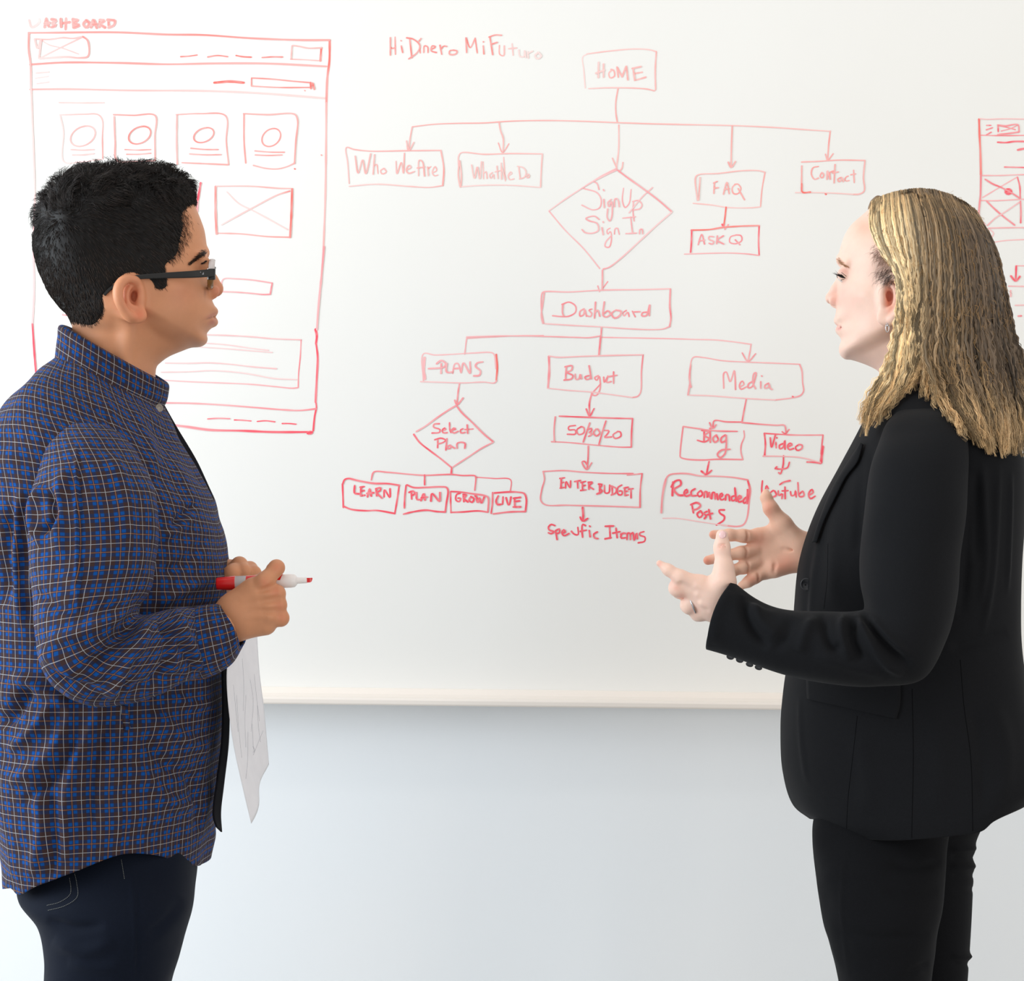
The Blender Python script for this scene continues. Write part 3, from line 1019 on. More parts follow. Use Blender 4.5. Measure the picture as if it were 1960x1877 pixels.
s(4.4, .82, (500, 1124), (490, 1170), (480, 1225)); s(5, .88, (436, 1200), (470, 1228)); s(4.4, .85, (520, 1195), (495, 1218), (472, 1228)); s(4, .8, (1108, 1075), (1105, 1150), (1082, 1222), (1068, 1212)); s(4, .82, (1040, 1180), (1080, 1184), (1140, 1172), (1156, 1128)); s(4, .8, (1040, 1180), (1054, 1164))
K('flow_connector', 'E')
s(3, .4, (1960, 108), (1700, 110), (1500, 120), (1240, 134)); s(3.2, .46, (1240, 136), (1232, 200), (1222, 282)); s(3.8, .55, (1174, 554), (1160, 640), (1150, 752)); s(4, .58, (1128, 714), (1150, 756), (1206, 694)); s(4.5, .85, (1100, 1345), (1096, 1408)); s(3.4, .75, (345, 1462), (370, 1388), (500, 1390), (700, 1408), (850, 1418), (1000, 1412), (1100, 1410), (1200, 1420), (1320, 1424), (1326, 1440), (1316, 1560), i2=.7)
s(3.8, .78, (846, 1414), (846, 1508)); s(3.2, .62, (1326, 1436), (1500, 1448), (1652, 1460), (1650, 1575), i2=.72)
K('flow_connector', 'F')
s(4, .7, (464, 800), (446, 870), (446, 950)); s(4, .72, (424, 912), (446, 958), (476, 910)); s(4, .7, (438, 1160), (436, 1240), (430, 1310)); s(3.6, .7, (430, 1285), (412, 1260), (396, 1264), (420, 1310), (430, 1314), (460, 1270)); s(5, .92, (400, 1568), (404, 1620), (402, 1655)); s(5, .92, (384, 1632), (402, 1658), (434, 1640))
# plans column
K('flow_box_plans', 'E')
s(3.2, .34, (835, 530), (835, 280), (940, 290), (1100, 284), (1300, 272), (1480, 270), (1500, 290), (1515, 420)); s(6, .42, (846, 315), (838, 420), (850, 515)); s(4.2, .88, (1518, 285), (1528, 400), (1518, 525), hue=1); s(3, .24, (808, 540), (1000, 546), (1200, 552), (1400, 544), (1500, 552), (1524, 530), i2=.5)
K('handwritten_plans', 'E')
for q in (((1002, 370), (1000, 462)), ((958, 372), (1000, 342), (1044, 370), (1030, 400), (1000, 410), (882, 418)), ((1054, 368), (1050, 445), (1070, 455), (1104, 448)), ((1110, 462), (1130, 375), (1160, 372), (1186, 455)), ((1130, 418), (1165, 415)), ((1190, 455), (1210, 365), (1272, 462), (1272, 355)), ((1392, 355), (1340, 365), (1322, 395), (1370, 440), (1360, 480), (1306, 486))):
    s(4, .46, *q)
K('flow_diamond_select_plan', 'E')
s(3.8, .62, (1146, 762), (1080, 800), (960, 880), (850, 960), (768, 1008), i2=.5); s(3.8, .65, (1146, 766), (1190, 825), (1300, 930), (1400, 1030), (1490, 1105)); s(3.4, .5, (1490, 1108), (1380, 1165), (1250, 1250), (1108, 1342)); s(4.2, .75, (744, 1034), (800, 1110), (900, 1190), (1000, 1265), (1098, 1345))
K('handwritten_select_plan', 'E')
for q in (((985, 935), (935, 940), (930, 965), (990, 990), (985, 1015), (915, 1022)), ((1015, 995), (1045, 990), (1035, 975), (1010, 995), (1020, 1020), (1058, 1018)), ((1080, 925), (1082, 990), (1092, 1018)), ((1100, 995), (1140, 985), (1120, 975), (1098, 1000), (1120, 1022), (1160, 1005)), ((1205, 982), (1180, 995), (1190, 1022), (1225, 1015)), ((1245, 945), (1250, 1025)), ((1222, 990), (1300, 984)),
          ((970, 1085), (968, 1160)), ((940, 1085), (1000, 1070), (1044, 1090), (1020, 1110), (968, 1125)), ((1055, 1075), (1045, 1182)), ((1085, 1135), (1058, 1150), (1066, 1170), (1092, 1160), (1092, 1135), (1102, 1150), (1130, 1165)), ((1152, 1165), (1150, 1120), (1190, 1108), (1225, 1120), (1222, 1165))):
    s(3.8, .7, *q)
for nm, q in (('flow_box_learn', [((78, 1500), (95, 1460), (130, 1448), (220, 1468), (370, 1494), (500, 1496), (608, 1512)), ((76, 1498), (80, 1600), (84, 1720)), ((608, 1514), (590, 1640), (566, 1778)), ((84, 1708), (160, 1738), (300, 1750), (400, 1748), (560, 1775))]),
              ('flow_box_plan', [((680, 1508), (740, 1532), (850, 1532), (1000, 1526), (1050, 1532), (1066, 1560), (1050, 1680), (1040, 1762)), ((672, 1512), (660, 1620), (656, 1725)), ((648, 1782), (740, 1760), (860, 1745), (960, 1758), (1040, 1762))]),
              ('flow_box_grow', [((1092, 1570), (1180, 1575), (1300, 1592), (1420, 1612), (1442, 1630), (1440, 1760)), ((1090, 1574), (1090, 1670), (1094, 1768)), ((1092, 1766), (1200, 1762), (1350, 1752), (1440, 1764))]),
              ('flow_box_live', [((1484, 1580), (1482, 1680), (1470, 1775)), ((1500, 1584), (1640, 1574), (1720, 1576), (1780, 1590), (1800, 1640), (1792, 1758)), ((1490, 1780), (1640, 1762), (1790, 1758))])):
    K(nm, 'E')
    for r in q:
        s(4.2, .78, *r)
for nm, q in (('handwritten_learn', [((190, 1515), (190, 1585), (230, 1592)), ((250, 1530), (246, 1610)), ((240, 1530), (280, 1525)), ((248, 1568), (278, 1562)), ((248, 1610), (285, 1605)), ((310, 1620), (330, 1545), (345, 1612)), ((305, 1588), (368, 1582)), ((392, 1545), (396, 1610)), ((388, 1545), (432, 1535), (430, 1560), (398, 1580), (445, 1632)), ((466, 1620), (470, 1555), (520, 1625), (522, 1545)), ]),
              ('handwritten_plan', [((722, 1575), (725, 1640)), ((700, 1578), (740, 1568), (755, 1590), (724, 1608)), ((770, 1580), (775, 1645), (810, 1645)), ((812, 1655), (838, 1590), (850, 1650)), ((815, 1628), (870, 1622)), ((905, 1660), (915, 1590), (985, 1660), (990, 1580)), ]),
              ('handwritten_grow', [((1180, 1585), (1145, 1600), (1140, 1650), (1170, 1665), (1185, 1635), (1160, 1632)), ((1210, 1600), (1215, 1665)), ((1208, 1598), (1240, 1605), (1215, 1635), (1252, 1668)), ((1280, 1620), (1262, 1650), (1290, 1672), (1310, 1640), (1280, 1618)), ((1330, 1615), (1345, 1675), (1360, 1630), (1380, 1678), (1405, 1620)), ((1320, 1610), (1380, 1675))]),
              ('handwritten_live', [((1536, 1612), (1516, 1660), (1530, 1692), (1562, 1690)), ((1582, 1622), (1578, 1688)), ((1610, 1628), (1632, 1694), (1640, 1694), (1656, 1622)), ((1690, 1632), (1692, 1700)), ((1680, 1634), (1745, 1625)), ((1690, 1664), (1738, 1658)), ((1678, 1715), (1746, 1714))])):
    K(nm, 'E')
    for r in q:
        s(4.8, .85, *r)
# budget column
K('flow_box_budget', 'F')
s(3.2, .4, (176, 560), (230, 568), (400, 562), (600, 556), (800, 552)); s(5.5, .55, (176, 562), (178, 660), (170, 772)); s(3.4, .6, (802, 552), (792, 660), (786, 800), (766, 828), (730, 836), i2=.5); s(2.8, .3, (166, 774), (300, 788), (460, 800), (600, 818), (730, 836))
K('handwritten_budget', 'F')
for q in (((292, 630), (286, 715)), ((282, 632), (330, 625), (325, 655), (292, 668), (335, 690), (325, 712), (276, 720)), ((350, 680), (355, 715), (375, 712), (385, 680), (392, 712)), ((440, 690), (415, 700), (425, 716), (450, 705), (442, 620), (458, 712)), ((505, 690), (480, 705), (495, 722), (510, 695), (516, 780), (490, 822), (464, 815), (520, 745)),
          ((540, 700), (545, 735), (570, 690), (560, 735), (590, 730)), ((606, 665), (606, 742)), ((570, 698), (628, 688))):
    s(3.6, .6, *q)
K('flow_box_split', 'F')
s(3.6, .75, (244, 960), (400, 966), (560, 972), (732, 976)); s(3.4, .6, (218, 964), (210, 1050), (212, 1130)); s(4, .78, (732, 976), (726, 1070), (724, 1165)); s(3.2, .5, (192, 1130), (300, 1135), (500, 1154), (650, 1166), (724, 1166), i2=.75)
K('handwritten_fifty_thirty_twenty', 'F')
for q in (((352, 1022), (308, 1030), (308, 1050), (350, 1052), (352, 1078), (298, 1080)), ((390, 1030), (362, 1050), (372, 1082), (408, 1070), (408, 1036), (390, 1030)), ((448, 1005), (425, 1070), (404, 1132)), ((430, 1050), (460, 1042), (455, 1062), (440, 1066), (464, 1078), (440, 1094)), ((490, 1045), (472, 1070), (490, 1092), (515, 1072), (500, 1045)), ((555, 992), (530, 1070), (508, 1150)), ((546, 1055), (575, 1058), (560, 1085), (545, 1100), (592, 1098)), ((635, 1062), (602, 1085), (615, 1108), (655, 1092), (650, 1065), (630, 1062))):
    s(3.8, .72, *q)
K('flow_box_enter', 'F')
s(3.4, .6, (136, 1328), (280, 1322), (400, 1332), (560, 1340), (736, 1342)); s(3, .6, (696, 1352), (796, 1342)); s(3.4, .6, (138, 1330), (146, 1380), (128, 1450), (122, 1520), (150, 1548), (300, 1552), (600, 1560), (780, 1566)); s(3.6, .7, (796, 1342), (784, 1440), (782, 1566))
K('handwritten_enter_budget', 'F')
for q in (((258, 1372), (256, 1438)), ((248, 1374), (280, 1370)), ((256, 1404), (274, 1400)), ((250, 1438), (276, 1434)), ((286, 1438), (290, 1395), (316, 1436), (320, 1390)), ((346, 1395), (386, 1388)), ((366, 1392), (368, 1438)), ((398, 1400), (400, 1452)), ((388, 1402), (420, 1394)), ((400, 1424), (418, 1420)), ((386, 1454), (422, 1450)), ((440, 1398), (442, 1446)), ((436, 1400), (466, 1400), (444, 1424), (472, 1446)),
          ((512, 1412), (514, 1475)), ((505, 1412), (530, 1415), (514, 1440), (532, 1458), (494, 1478)), ((546, 1420), (550, 1470), (575, 1468), (580, 1418)), ((596, 1424), (598, 1480)), ((586, 1424), (622, 1440), (620, 1470), (590, 1484)), ((660, 1418), (634, 1435), (636, 1480), (660, 1482), (662, 1458), (644, 1458)), ((680, 1436), (682, 1488)), ((674, 1438), (704, 1432)), ((680, 1462), (700, 1458)), ((680, 1488), (704, 1484)), ((704, 1446), (736, 1442)), ((722, 1444), (722, 1504))):
    s(4, .86, *q)
K('handwritten_specific_items', 'F')
for q in (((216, 1688), (190, 1680), (172, 1700), (180, 1718), (210, 1728), (190, 1742), (172, 1735)), ((220, 1720), (230, 1780)), ((220, 1722), (245, 1710), (245, 1735), (224, 1740)), ((262, 1738), (285, 1730), (274, 1715), (262, 1735), (275, 1755), (310, 1740)), ((325, 1725), (345, 1745), (370, 1748), (368, 1700)), ((420, 1688), (400, 1680), (396, 1720), (400, 1765)), ((384, 1726), (425, 1718)), ((446, 1690), (450, 1694)), ((444, 1720), (450, 1762)), ((498, 1730), (474, 1745), (480, 1770), (502, 1774)),
          ((550, 1692), (606, 1690)), ((580, 1692), (584, 1772)), ((548, 1776), (590, 1768)), ((622, 1705), (630, 1768)), ((600, 1738), (648, 1728)), ((652, 1745), (672, 1738), (690, 1740), (662, 1742), (655, 1770), (685, 1768)), ((695, 1780), (700, 1738), (715, 1740), (718, 1780)), ((720, 1745), (735, 1735), (742, 1785), (760, 1738), (765, 1775)), ((808, 1728), (780, 1738), (782, 1752), (815, 1765), (812, 1792), (770, 1802))):
    s(4.4, .9, *q)
# media column
K('flow_box_media', 'G')
s(3, .42, (328, 574), (345, 450), (350, 320), (372, 272), (460, 274), (600, 298), (800, 310), (1000, 318), (1240, 328)); s(3.6, .55, (1240, 330), (1258, 380), (1264, 480), (1272, 545), (1250, 580), (1190, 600), (1040, 620), i2=.45); s(3, .3, (325, 580), (500, 585), (700, 600), (880, 612), (1040, 620)); s(4, .5, (350, 330), (340, 440), (352, 515)); s(3.6, .55, (342, 500), (328, 574)); s(4, .8, (1184, 592))
K('handwritten_media', 'G')
for q in (((620, 524), (622, 400), (640, 392), (672, 470), (706, 380), (712, 420), (716, 535)), ((752, 512), (785, 492), (770, 465), (748, 500), (760, 532), (808, 510)), ((852, 470), (822, 490), (820, 520), (850, 512), (880, 430), (884, 398), (868, 402), (858, 480), (880, 528)), ((928, 422), (932, 426)), ((922, 470), (922, 524)), ((986, 482), (956, 500), (958, 524), (985, 515), (990, 485), (1000, 525), (1016, 534))):
    s(3.6, .52, *q)
K('flow_box_blog', 'G')
s(3.4, .66, (288, 836), (400, 852), (560, 872), (730, 876)); s(3.8, .72, (288, 838), (275, 940), (264, 1060), (266, 1085), (300, 1100), (440, 1110), (560, 1104), (776, 1106), i2=.6); s(3.4, .62, (784, 872), (788, 920), (765, 980), (760, 1040), (776, 1106))
K('handwritten_blog', 'G')
for q in (((460, 870), (458, 955)), ((440, 868), (500, 878), (462, 910), (500, 935), (465, 962), (404, 948)), ((508, 850), (510, 965)), ((560, 905), (532, 930), (545, 965), (575, 945), (560, 908)), ((632, 905), (600, 930), (600, 965), (635, 950), (640, 905), (640, 1000), (628, 1060), (590, 1090), (568, 1065), (600, 1030), (672, 1022))):
    s(4, .76, *q)
K('flow_box_video', 'G')
s(3.6, .66, (950, 892), (1040, 898), (1200, 906), (1430, 906)); s(4.4, .8, (952, 892), (960, 980), (954, 1070)); s(3.6, .7, (1430, 908), (1420, 1000), (1414, 1060)); s(6.5, .9, (1428, 1000), (1414, 1132)); s(3, .45, (940, 1078), (1100, 1080), (1250, 1090), (1410, 1130), i2=.3); s(4, .8, (1300, 1126), (1350, 1128), (1412, 1138))
K('handwritten_video', 'G')
for q in (((1000, 928), (1010, 1005), (1042, 905)), ((1052, 928), (1056, 930)), ((1046, 965), (1048, 1010)), ((1108, 975), (1075, 990), (1078, 1018), (1105, 1005), (1118, 950), (1120, 1022)), ((1145, 1000), (1180, 985), (1160, 972), (1140, 998), (1155, 1025), (1190, 1015)), ((1232, 985), (1205, 1005), (1220, 1032), (1258, 1015), (1260, 988), (1232, 984))):
    s(4, .8, *q)
K('flow_box_recommended', 'G')
s(3.6, .55, (110, 1540), (118, 1400), (145, 1270), (175, 1232), (250, 1220), (330, 1222), (430, 1240), (560, 1242), (700, 1252), (815, 1272), i2=.6); s(4.6, .6, (148, 1265), (120, 1400), (110, 1540)); s(4, .72, (815, 1272), (838, 1350), (828, 1450), (808, 1590), (780, 1638), (730, 1652), (600, 1640), i2=.5); s(2.8, .25, (122, 1585), (240, 1586), (400, 1610), (560, 1634), (650, 1645)); s(4.5, .8, (815, 1275), (830, 1340), (812, 1465))
K('handwritten_recommended_posts', 'G')
for q in (((205, 1290), (200, 1400)), ((192, 1330), (220, 1285), (262, 1275), (270, 1310), (215, 1350), (250, 1395), (288, 1398)), ((296, 1385), (325, 1372), (315, 1350), (295, 1380), (310, 1405), (345, 1395)), ((385, 1345), (355, 1365), (358, 1400), (395, 1400)), ((430, 1360), (405, 1385), (420, 1408), (448, 1390), (435, 1362)), ((460, 1415), (465, 1370), (482, 1372), (485, 1418), (500, 1372), (510, 1420)), ((520, 1425), (530, 1375), (545, 1378), (548, 1430), (562, 1382), (572, 1432)), ((590, 1412), (612, 1398), (600, 1380), (586, 1408), (600, 1436), (625, 1425)), ((634, 1435), (640, 1395), (660, 1395), (668, 1440)), ((712, 1400), (685, 1412), (690, 1442), (715, 1430), (710, 1335), (722, 1445)), ((735, 1430), (765, 1415), (750, 1400), (732, 1425), (745, 1452), (772, 1445)), ((800, 1415), (780, 1440), (785, 1462), (805, 1450), (815, 1345), (810, 1465)),
          ((360, 1475), (372, 1540)), ((350, 1475), (400, 1458), (430, 1480), (410, 1505), (368, 1520)), ((430, 1525), (402, 1550), (420, 1580), (448, 1555), (430, 1525)), ((482, 1530), (455, 1545), (478, 1565), (462, 1588)), ((498, 1515), (512, 1590)), ((482, 1558), (528, 1545)), ((625, 1518), (582, 1520), (590, 1545), (625, 1570), (620, 1600), (560, 1640))):
    s(5, .9, *q)
K('handwritten_video_site_name', 'G')
for q in (((936, 1280), (930, 1345), (932, 1390)), ((960, 1365), (968, 1318), (984, 1345)), ((1025, 1358), (1000, 1378), (1012, 1412), (1050, 1395), (1035, 1362)), ((1065, 1362), (1070, 1400), (1098, 1385), (1095, 1425)), ((1120, 1330), (1122, 1425)), ((1078, 1310), (1110, 1290), (1162, 1278)), ((1096, 1362), (1145, 1360)), ((1165, 1368), (1172, 1400), (1198, 1395), (1205, 1360), (1212, 1412)), ((1225, 1295), (1240, 1408), (1275, 1400), (1265, 1365), (1240, 1385)), ((1318, 1395), (1350, 1375), (1340, 1350), (1312, 1390), (1328, 1425), (1366, 1405))):
    s(4.2, .84, *q)
# phone wireframe, right edge
K('wireframe_phone', 'H')
s(4.8, .82, (420, 125), (424, 260), (432, 420), (436, 600), hue=1); s(4, .72, (436, 600), (432, 780), (424, 860), (422, 955), (470, 1030), i2=.3); s(2.6, .3, (425, 120), (480, 126), (620, 122), (900, 126)); s(3, .55, (430, 262), (600, 266), (900, 262)); s(3, .6, (484, 178), (522, 178)); s(3, .6, (482, 216), (535, 198)); s(3, .6, (484, 258), (525, 236))
s(3.6, .7, (582, 174), (584, 232)); s(3.4, .6, (580, 174), (650, 182), (720, 170), (755, 174), (762, 232)); s(3.6, .6, (580, 256), (680, 246), (762, 234)); s(3, .6, (590, 180), (660, 195), (730, 215)); s(2.6, .5, (750, 176), (690, 205), (610, 226))
s(4, .8, (578, 322), (650, 325), (720, 316), (900, 318)); s(5, .85, (750, 388), (810, 376), (900, 366)); s(3.4, .66, (638, 534), (900, 540)); s(2.8, .4, (450, 606), (600, 606), (750, 600), (900, 598)); s(3.6, .66, (472, 638), (540, 680), (600, 704), (690, 750), (770, 802)); s(2.8, .34, (745, 620), (600, 705), (450, 795)); s(3.8, .64, (748, 620), (768, 700), (772, 800)); s(3, .4, (440, 820), (560, 822), (780, 810), (900, 806))
s(4, .66, (486, 826), (540, 880), (620, 950), (724, 1030)); s(2.8, .34, (772, 830), (640, 920), (560, 970), (490, 1035)); s(4, .64, (774, 826), (778, 920), (776, 1010)); s(3, .4, (500, 1056), (700, 1052), (900, 1052)); s(3, .32, (550, 1176), (650, 1162), (900, 1150)); s(3, .25, (500, 1060), (545, 1100), (530, 1130))
for r_ in (3, 6):
    s(r_, .88, *[(670 + (12 + r_ * 2.2) * math.cos(t), 744 + (8 + r_ * 2.0) * math.sin(t)) for t in np.linspace(0, 6.4, 12)])
s(8, .85, (650, 746), (690, 742))
s(4.6, .8, (738, 1380), (736, 1440), (734, 1505)); s(4.4, .75, (692, 1465), (734, 1508), (770, 1468)); s(3, .45, (738, 1378), (900, 1380)); s(3.4, .36, (672, 1552), (900, 1556)); s(3.4, .36, (730, 1716), (900, 1712)); s(4, .6, (755, 1808), (782, 1806)); s(4, .35, (690, 1590), (692, 1640))
K('wireframe_phone', 'P')
s(5, .8, (384, 350), (378, 385)); s(5, .5, (378, 385), (377, 405)); s(4, .6, (120, 602), (128, 603))

def clusters(L):
    """strokes that touch belong to one drawn piece"""
    n_ = len(L)
    par = list(range(n_))
    def root(i):
        while par[i] != i:
            i = par[i]
        return i
    for i in range(n_):
        for j in range(i):
            if root(i) != root(j):
                a_, b_ = L[i][0][:, [0, 2]], L[j][0][:, [0, 2]]
                if np.abs(a_[:, None] - b_[None]).max(2).min() < 0.007:
                    par[root(i)] = root(j)
    out = {}
    for i in range(n_):
        out.setdefault(root(i), []).append(L[i])
    return list(out.values())


for nm, L_ in INK.items():
    if not L_:
        continue
    for grp in (clusters(L_) if nm in ('flow_connector', 'wireframe_menu_lines', 'wireframe_phone', 'wireframe_card', 'wireframe_outline') else [L_]):
        V, F = join([(v, f) for v, f, c in grp])
        new_mesh_obj(nm, V, F, MAT['ink'], wb, smooth=False, col=np.concatenate([c for v, f, c in grp]))
# ------------------------------------------------------------------ heads: an outline seen from the side, inflated to a full head
def zmap(pts, x0, y0, k):
    return [(x0 + x / k, y0 + y / k) for x, y in pts]


def gauss2(X, Z, Y0, px, py, sx, sy=None, rot=0.0):
    c = Y0.at(px, py, 0.062) if isinstance(Y0, Head) else pick(px, py, Y0)
    sy = sy or sx
    sx, sy = sx / 1400.0, sy / 1400.0
    dx, dz = X - c[0], Z - c[2]
    cr, sr = math.cos(rot), math.sin(rot)
    u, v = dx * cr + dz * sr, -dx * sr + dz * cr
    return np.exp(-(u / sx)**2 - (v / sy)**2)


class Head:
    """field of a head: profile outline + half-width map; ear, nose and features come after"""

    def __init__(self, outline, Y0, R, h, lo, hi, wfun, shear=0.0, x0=0.0, sub=None):
        self.Y0, self.shear, self.x0 = Y0, shear, x0
        self.fld = Field(lo, hi, h)
        n = self.fld.n
        X = (self.fld.lo[0] + h * np.arange(n[0]))[:, None]
        Z = (self.fld.lo[2] + h * np.arange(n[2]))[None, :]
        X, Z = np.broadcast_arrays(X, Z)
        X, Z = np.ascontiguousarray(X), np.ascontiguousarray(Z)
        self.X, self.Z = X, Z
        d = poly_dist(self.poly(closed_smooth(outline, 3), 0.0), X, Z)
        b1, b2 = blur2(d, 0.004 / h), blur2(d, 0.010 / h)
        w1, w2 = sstep(0.002, 0.010, d), sstep(0.010, 0.030, d)
        d = d * (1 - w1) + (b1 * (1 - w2) + b2 * w2) * w1
        self.d = d
        W = wfun(X, Z, d, self)
        self.W, self.R = W, R
        Y = (self.fld.lo[1] + h * np.arange(n[1]))
        yc = Y0 + shear * (X - x0)
        y = Y[None, :, None] - yc[:, None, :]
        a = np.clip(R - d, 0, None)[:, None, :]
        # round the ridge so that the side of the head is not flat
        k = (R / W)[:, None, :]
        self.fld.F = (np.sqrt(a * a + (y * k)**2) - R).astype(np.float32)
        self.yc = yc

    def off(self, T):
        """move the surface inwards (positive) by a map over the side view"""
        self.fld.F += T[:, None, :].astype(np.float32)

    def ysurf(self, x):
        return self.Y0 + self.shear * (x - self.x0)

    def at(self, px, py, dy=0.0, sd=-1):
        """point dy beside the middle plane that covers a place of the photograph; sd=+1 gives its mirror on the far side"""
        dy = abs(dy)
        Y = self.Y0 - dy
        for _ in range(6):
            x = pick(px, py, Y)[0] - self.shear * dy
            Y = self.ysurf(x) - dy
        p = pick(px, py, Y)
        p[0] -= self.shear * dy
        if sd > 0:
            p[1] += 2 * dy
        return p

    def fin(self, V):
        """turn the head about its upright axis"""
        V = np.array(V, float)
        V[..., 0] -= self.shear * (V[..., 1] - self.ysurf(V[..., 0]))
        return V

    def poly(self, pts, dy):
        dy = np.zeros(len(pts)) + dy
        return np.array([self.at(p[0], p[1], d_)[[0, 2]] for p, d_ in zip(pts, dy)])




# ================================================================== the man in the plaid shirt
MAN = empty('person', (float(pick(215, 1000, 0)[0]), 0.0, 0.0))
tag(MAN, 'person in a blue plaid shirt and dark jeans, with short black hair and eyeglasses', 'person')
Z1 = lambda pts: zmap(pts, 30, 280, 4.0795)

m_sil = Z1([(1384, 300), (1400, 420), (1408, 480), (1440, 560), (1475, 660), (1490, 760), (1497, 815), (1478, 870), (1482, 930), (1500, 980),
            (1512, 1050), (1516, 1120), (1524, 1180), (1532, 1200), (1550, 1240), (1572, 1275), (1570, 1290), (1555, 1310), (1545, 1336), (1560, 1352), (1562, 1378), (1535, 1412),
            (1500, 1450), (1492, 1475), (1500, 1505), (1486, 1540), (1440, 1566), (1370, 1572), (1290, 1602), (1200, 1640), (1130, 1690),
            (1096, 1740), (1090, 1900), (1080, 2100), (560, 2100), (440, 1900), (430, 1640), (430, 1500), (440, 1400), (400, 1310), (330, 1230), (240, 1100),
            (170, 930), (140, 780), (160, 620), (190, 480), (270, 350), (400, 250), (600, 180), (800, 165), (1000, 160), (1200, 200), (1320, 250)])
m_hair = Z1([(1388, 468), (1335, 500), (1300, 560), (1312, 640), (1290, 730), (1262, 850), (1180, 930), (1182, 1000), (1185, 1106), (1095, 1128), (1060, 1070), (1010, 1030),
             (900, 1020), (800, 1080), (690, 1165), (700, 1260), (660, 1350), (600, 1392), (500, 1375), (400, 1345), (200, 1300), (0, 1000), (0, 300), (300, 0), (1200, 0), (1500, 150), (1480, 400)])
MY0 = 0.0


def man_w(X, Z, d, H):
    g = lambda px, py, sx, sy=None, rot=0.0: gauss2(X, Z, H, px, py, sx, sy, rot)
    W = 0.0745 + 0.0 * X
    W += 0.004 * g(170, 470, 90, 70)                   # widest part of the skull
    W -= 0.010 * g(375, 440, 45, 60)                   # forehead turns in
    W -= 0.0085 * g(385, 512, 20, 15)                   # eye socket
    W += 0.0035 * g(352, 548, 26, 16, 0.2)             # cheekbone
    W -= 0.003 * g(352, 600, 28, 30)                   # hollow of the cheek
    W -= 0.009 * g(400, 605, 26, 45)                   # towards the mouth
    W += 0.003 * g(385, 652, 30, 14)
    # below the jaw line the neck is narrower
    a, b = H.at(285, 610, .055), H.at(385, 670, .03)
    nx, nz = -(b[2] - a[2]), (b[0] - a[0])
    L = math.hypot(nx, nz)
    s_ = ((X - a[0]) * nx + (Z - a[2]) * nz) / L
    neck = sstep(0.012, -0.016, s_) * sstep(pick(228, 640, 0)[0], pick(300, 640, 0)[0], X)
    W = W * (1 - neck) + 0.052 * neck
    back = sstep(pick(0, 590, 0)[2], pick(0, 645, 0)[2], Z) * sstep(pick(265, 600, 0)[0], pick(215, 600, 0)[0], X)
    W = W * (1 - back) + 0.056 * back
    return W


lo = pick(15, 760, 0) - (0, 0.135, 0)
hi = pick(460, 285, 0) + (0, 0.145, 0)
mh = Head(m_sil, MY0, 0.066, 0.0016, lo, hi, man_w, shear=0.2, x0=pick(215, 500, 0)[0])
hp_ = closed_smooth(m_hair, 3)
dh = poly_dist(mh.poly(hp_, 0.070 * sstep(376, 330, hp_[:, 0])), mh.X, mh.Z)
F_out = mh.fld.F.copy()
mh.off(np.clip(dh * 0.35, 0, 0.0075))
f = mh.fld
P = lambda px, py, dy=0.0: mh.at(px, py, dy, 1 if dy > 0 else -1)
# nose
z = lambda x, y: (30 + x / 4.0795, 280 + y / 4.0795)
f.cone(P(*z(1470, 900)), P(*z(1530, 1050)), 0.0070, 0.0080, 0.008)
f.cone(P(*z(1530, 1050)), P(*z(1558, 1108)), 0.0085, 0.0098, 0.006)
f.ball(P(*z(1556, 1116)), 0.0103, 0.005)
for sd in (-1, 1):
    f.ball(P(*z(1518, 1132), sd * 0.0125), (0.0125, 0.0072, 0.0098), 0.004)
    f.ball(P(*z(1562, 1172), sd * 0.0062), (0.005, 0.0032, 0.003), 0.003, 'sub')
    # lips: corner tucked in, volume of the lower lip
    f.cone(P(*z(1552, 1296), sd * 0.004), P(*z(1512, 1330), sd * 0.020), 0.0040, 0.002, 0.006)
    f.cone(P(*z(1546, 1372), sd * 0.003), P(*z(1508, 1352), sd * 0.018), 0.0048, 0.002, 0.006)
    f.cone(P(*z(1556, 1334), sd * 0.006), P(*z(1500, 1345), sd * 0.0245), 0.0016, 0.0018, 0.003, op='sub')
    f.chain([P(*z(1492, 1085), sd * 0.0165), P(*z(1478, 1130), sd * 0.0185), P(*z(1492, 1172), sd * 0.0160)], [0.0012, 0.0018, 0.0014], 0.004, op='sub')
    # eyelid and brow ridge
    f.ball(P(*z(1460, 930), sd * 0.031), 0.0122, 0.005)
    f.cone(P(*z(1480, 835), sd * 0.012), P(*z(1425, 850), sd * 0.045), 0.005, 0.004, 0.010)
# ear (both sides)
ear_c = z(890, 1190)


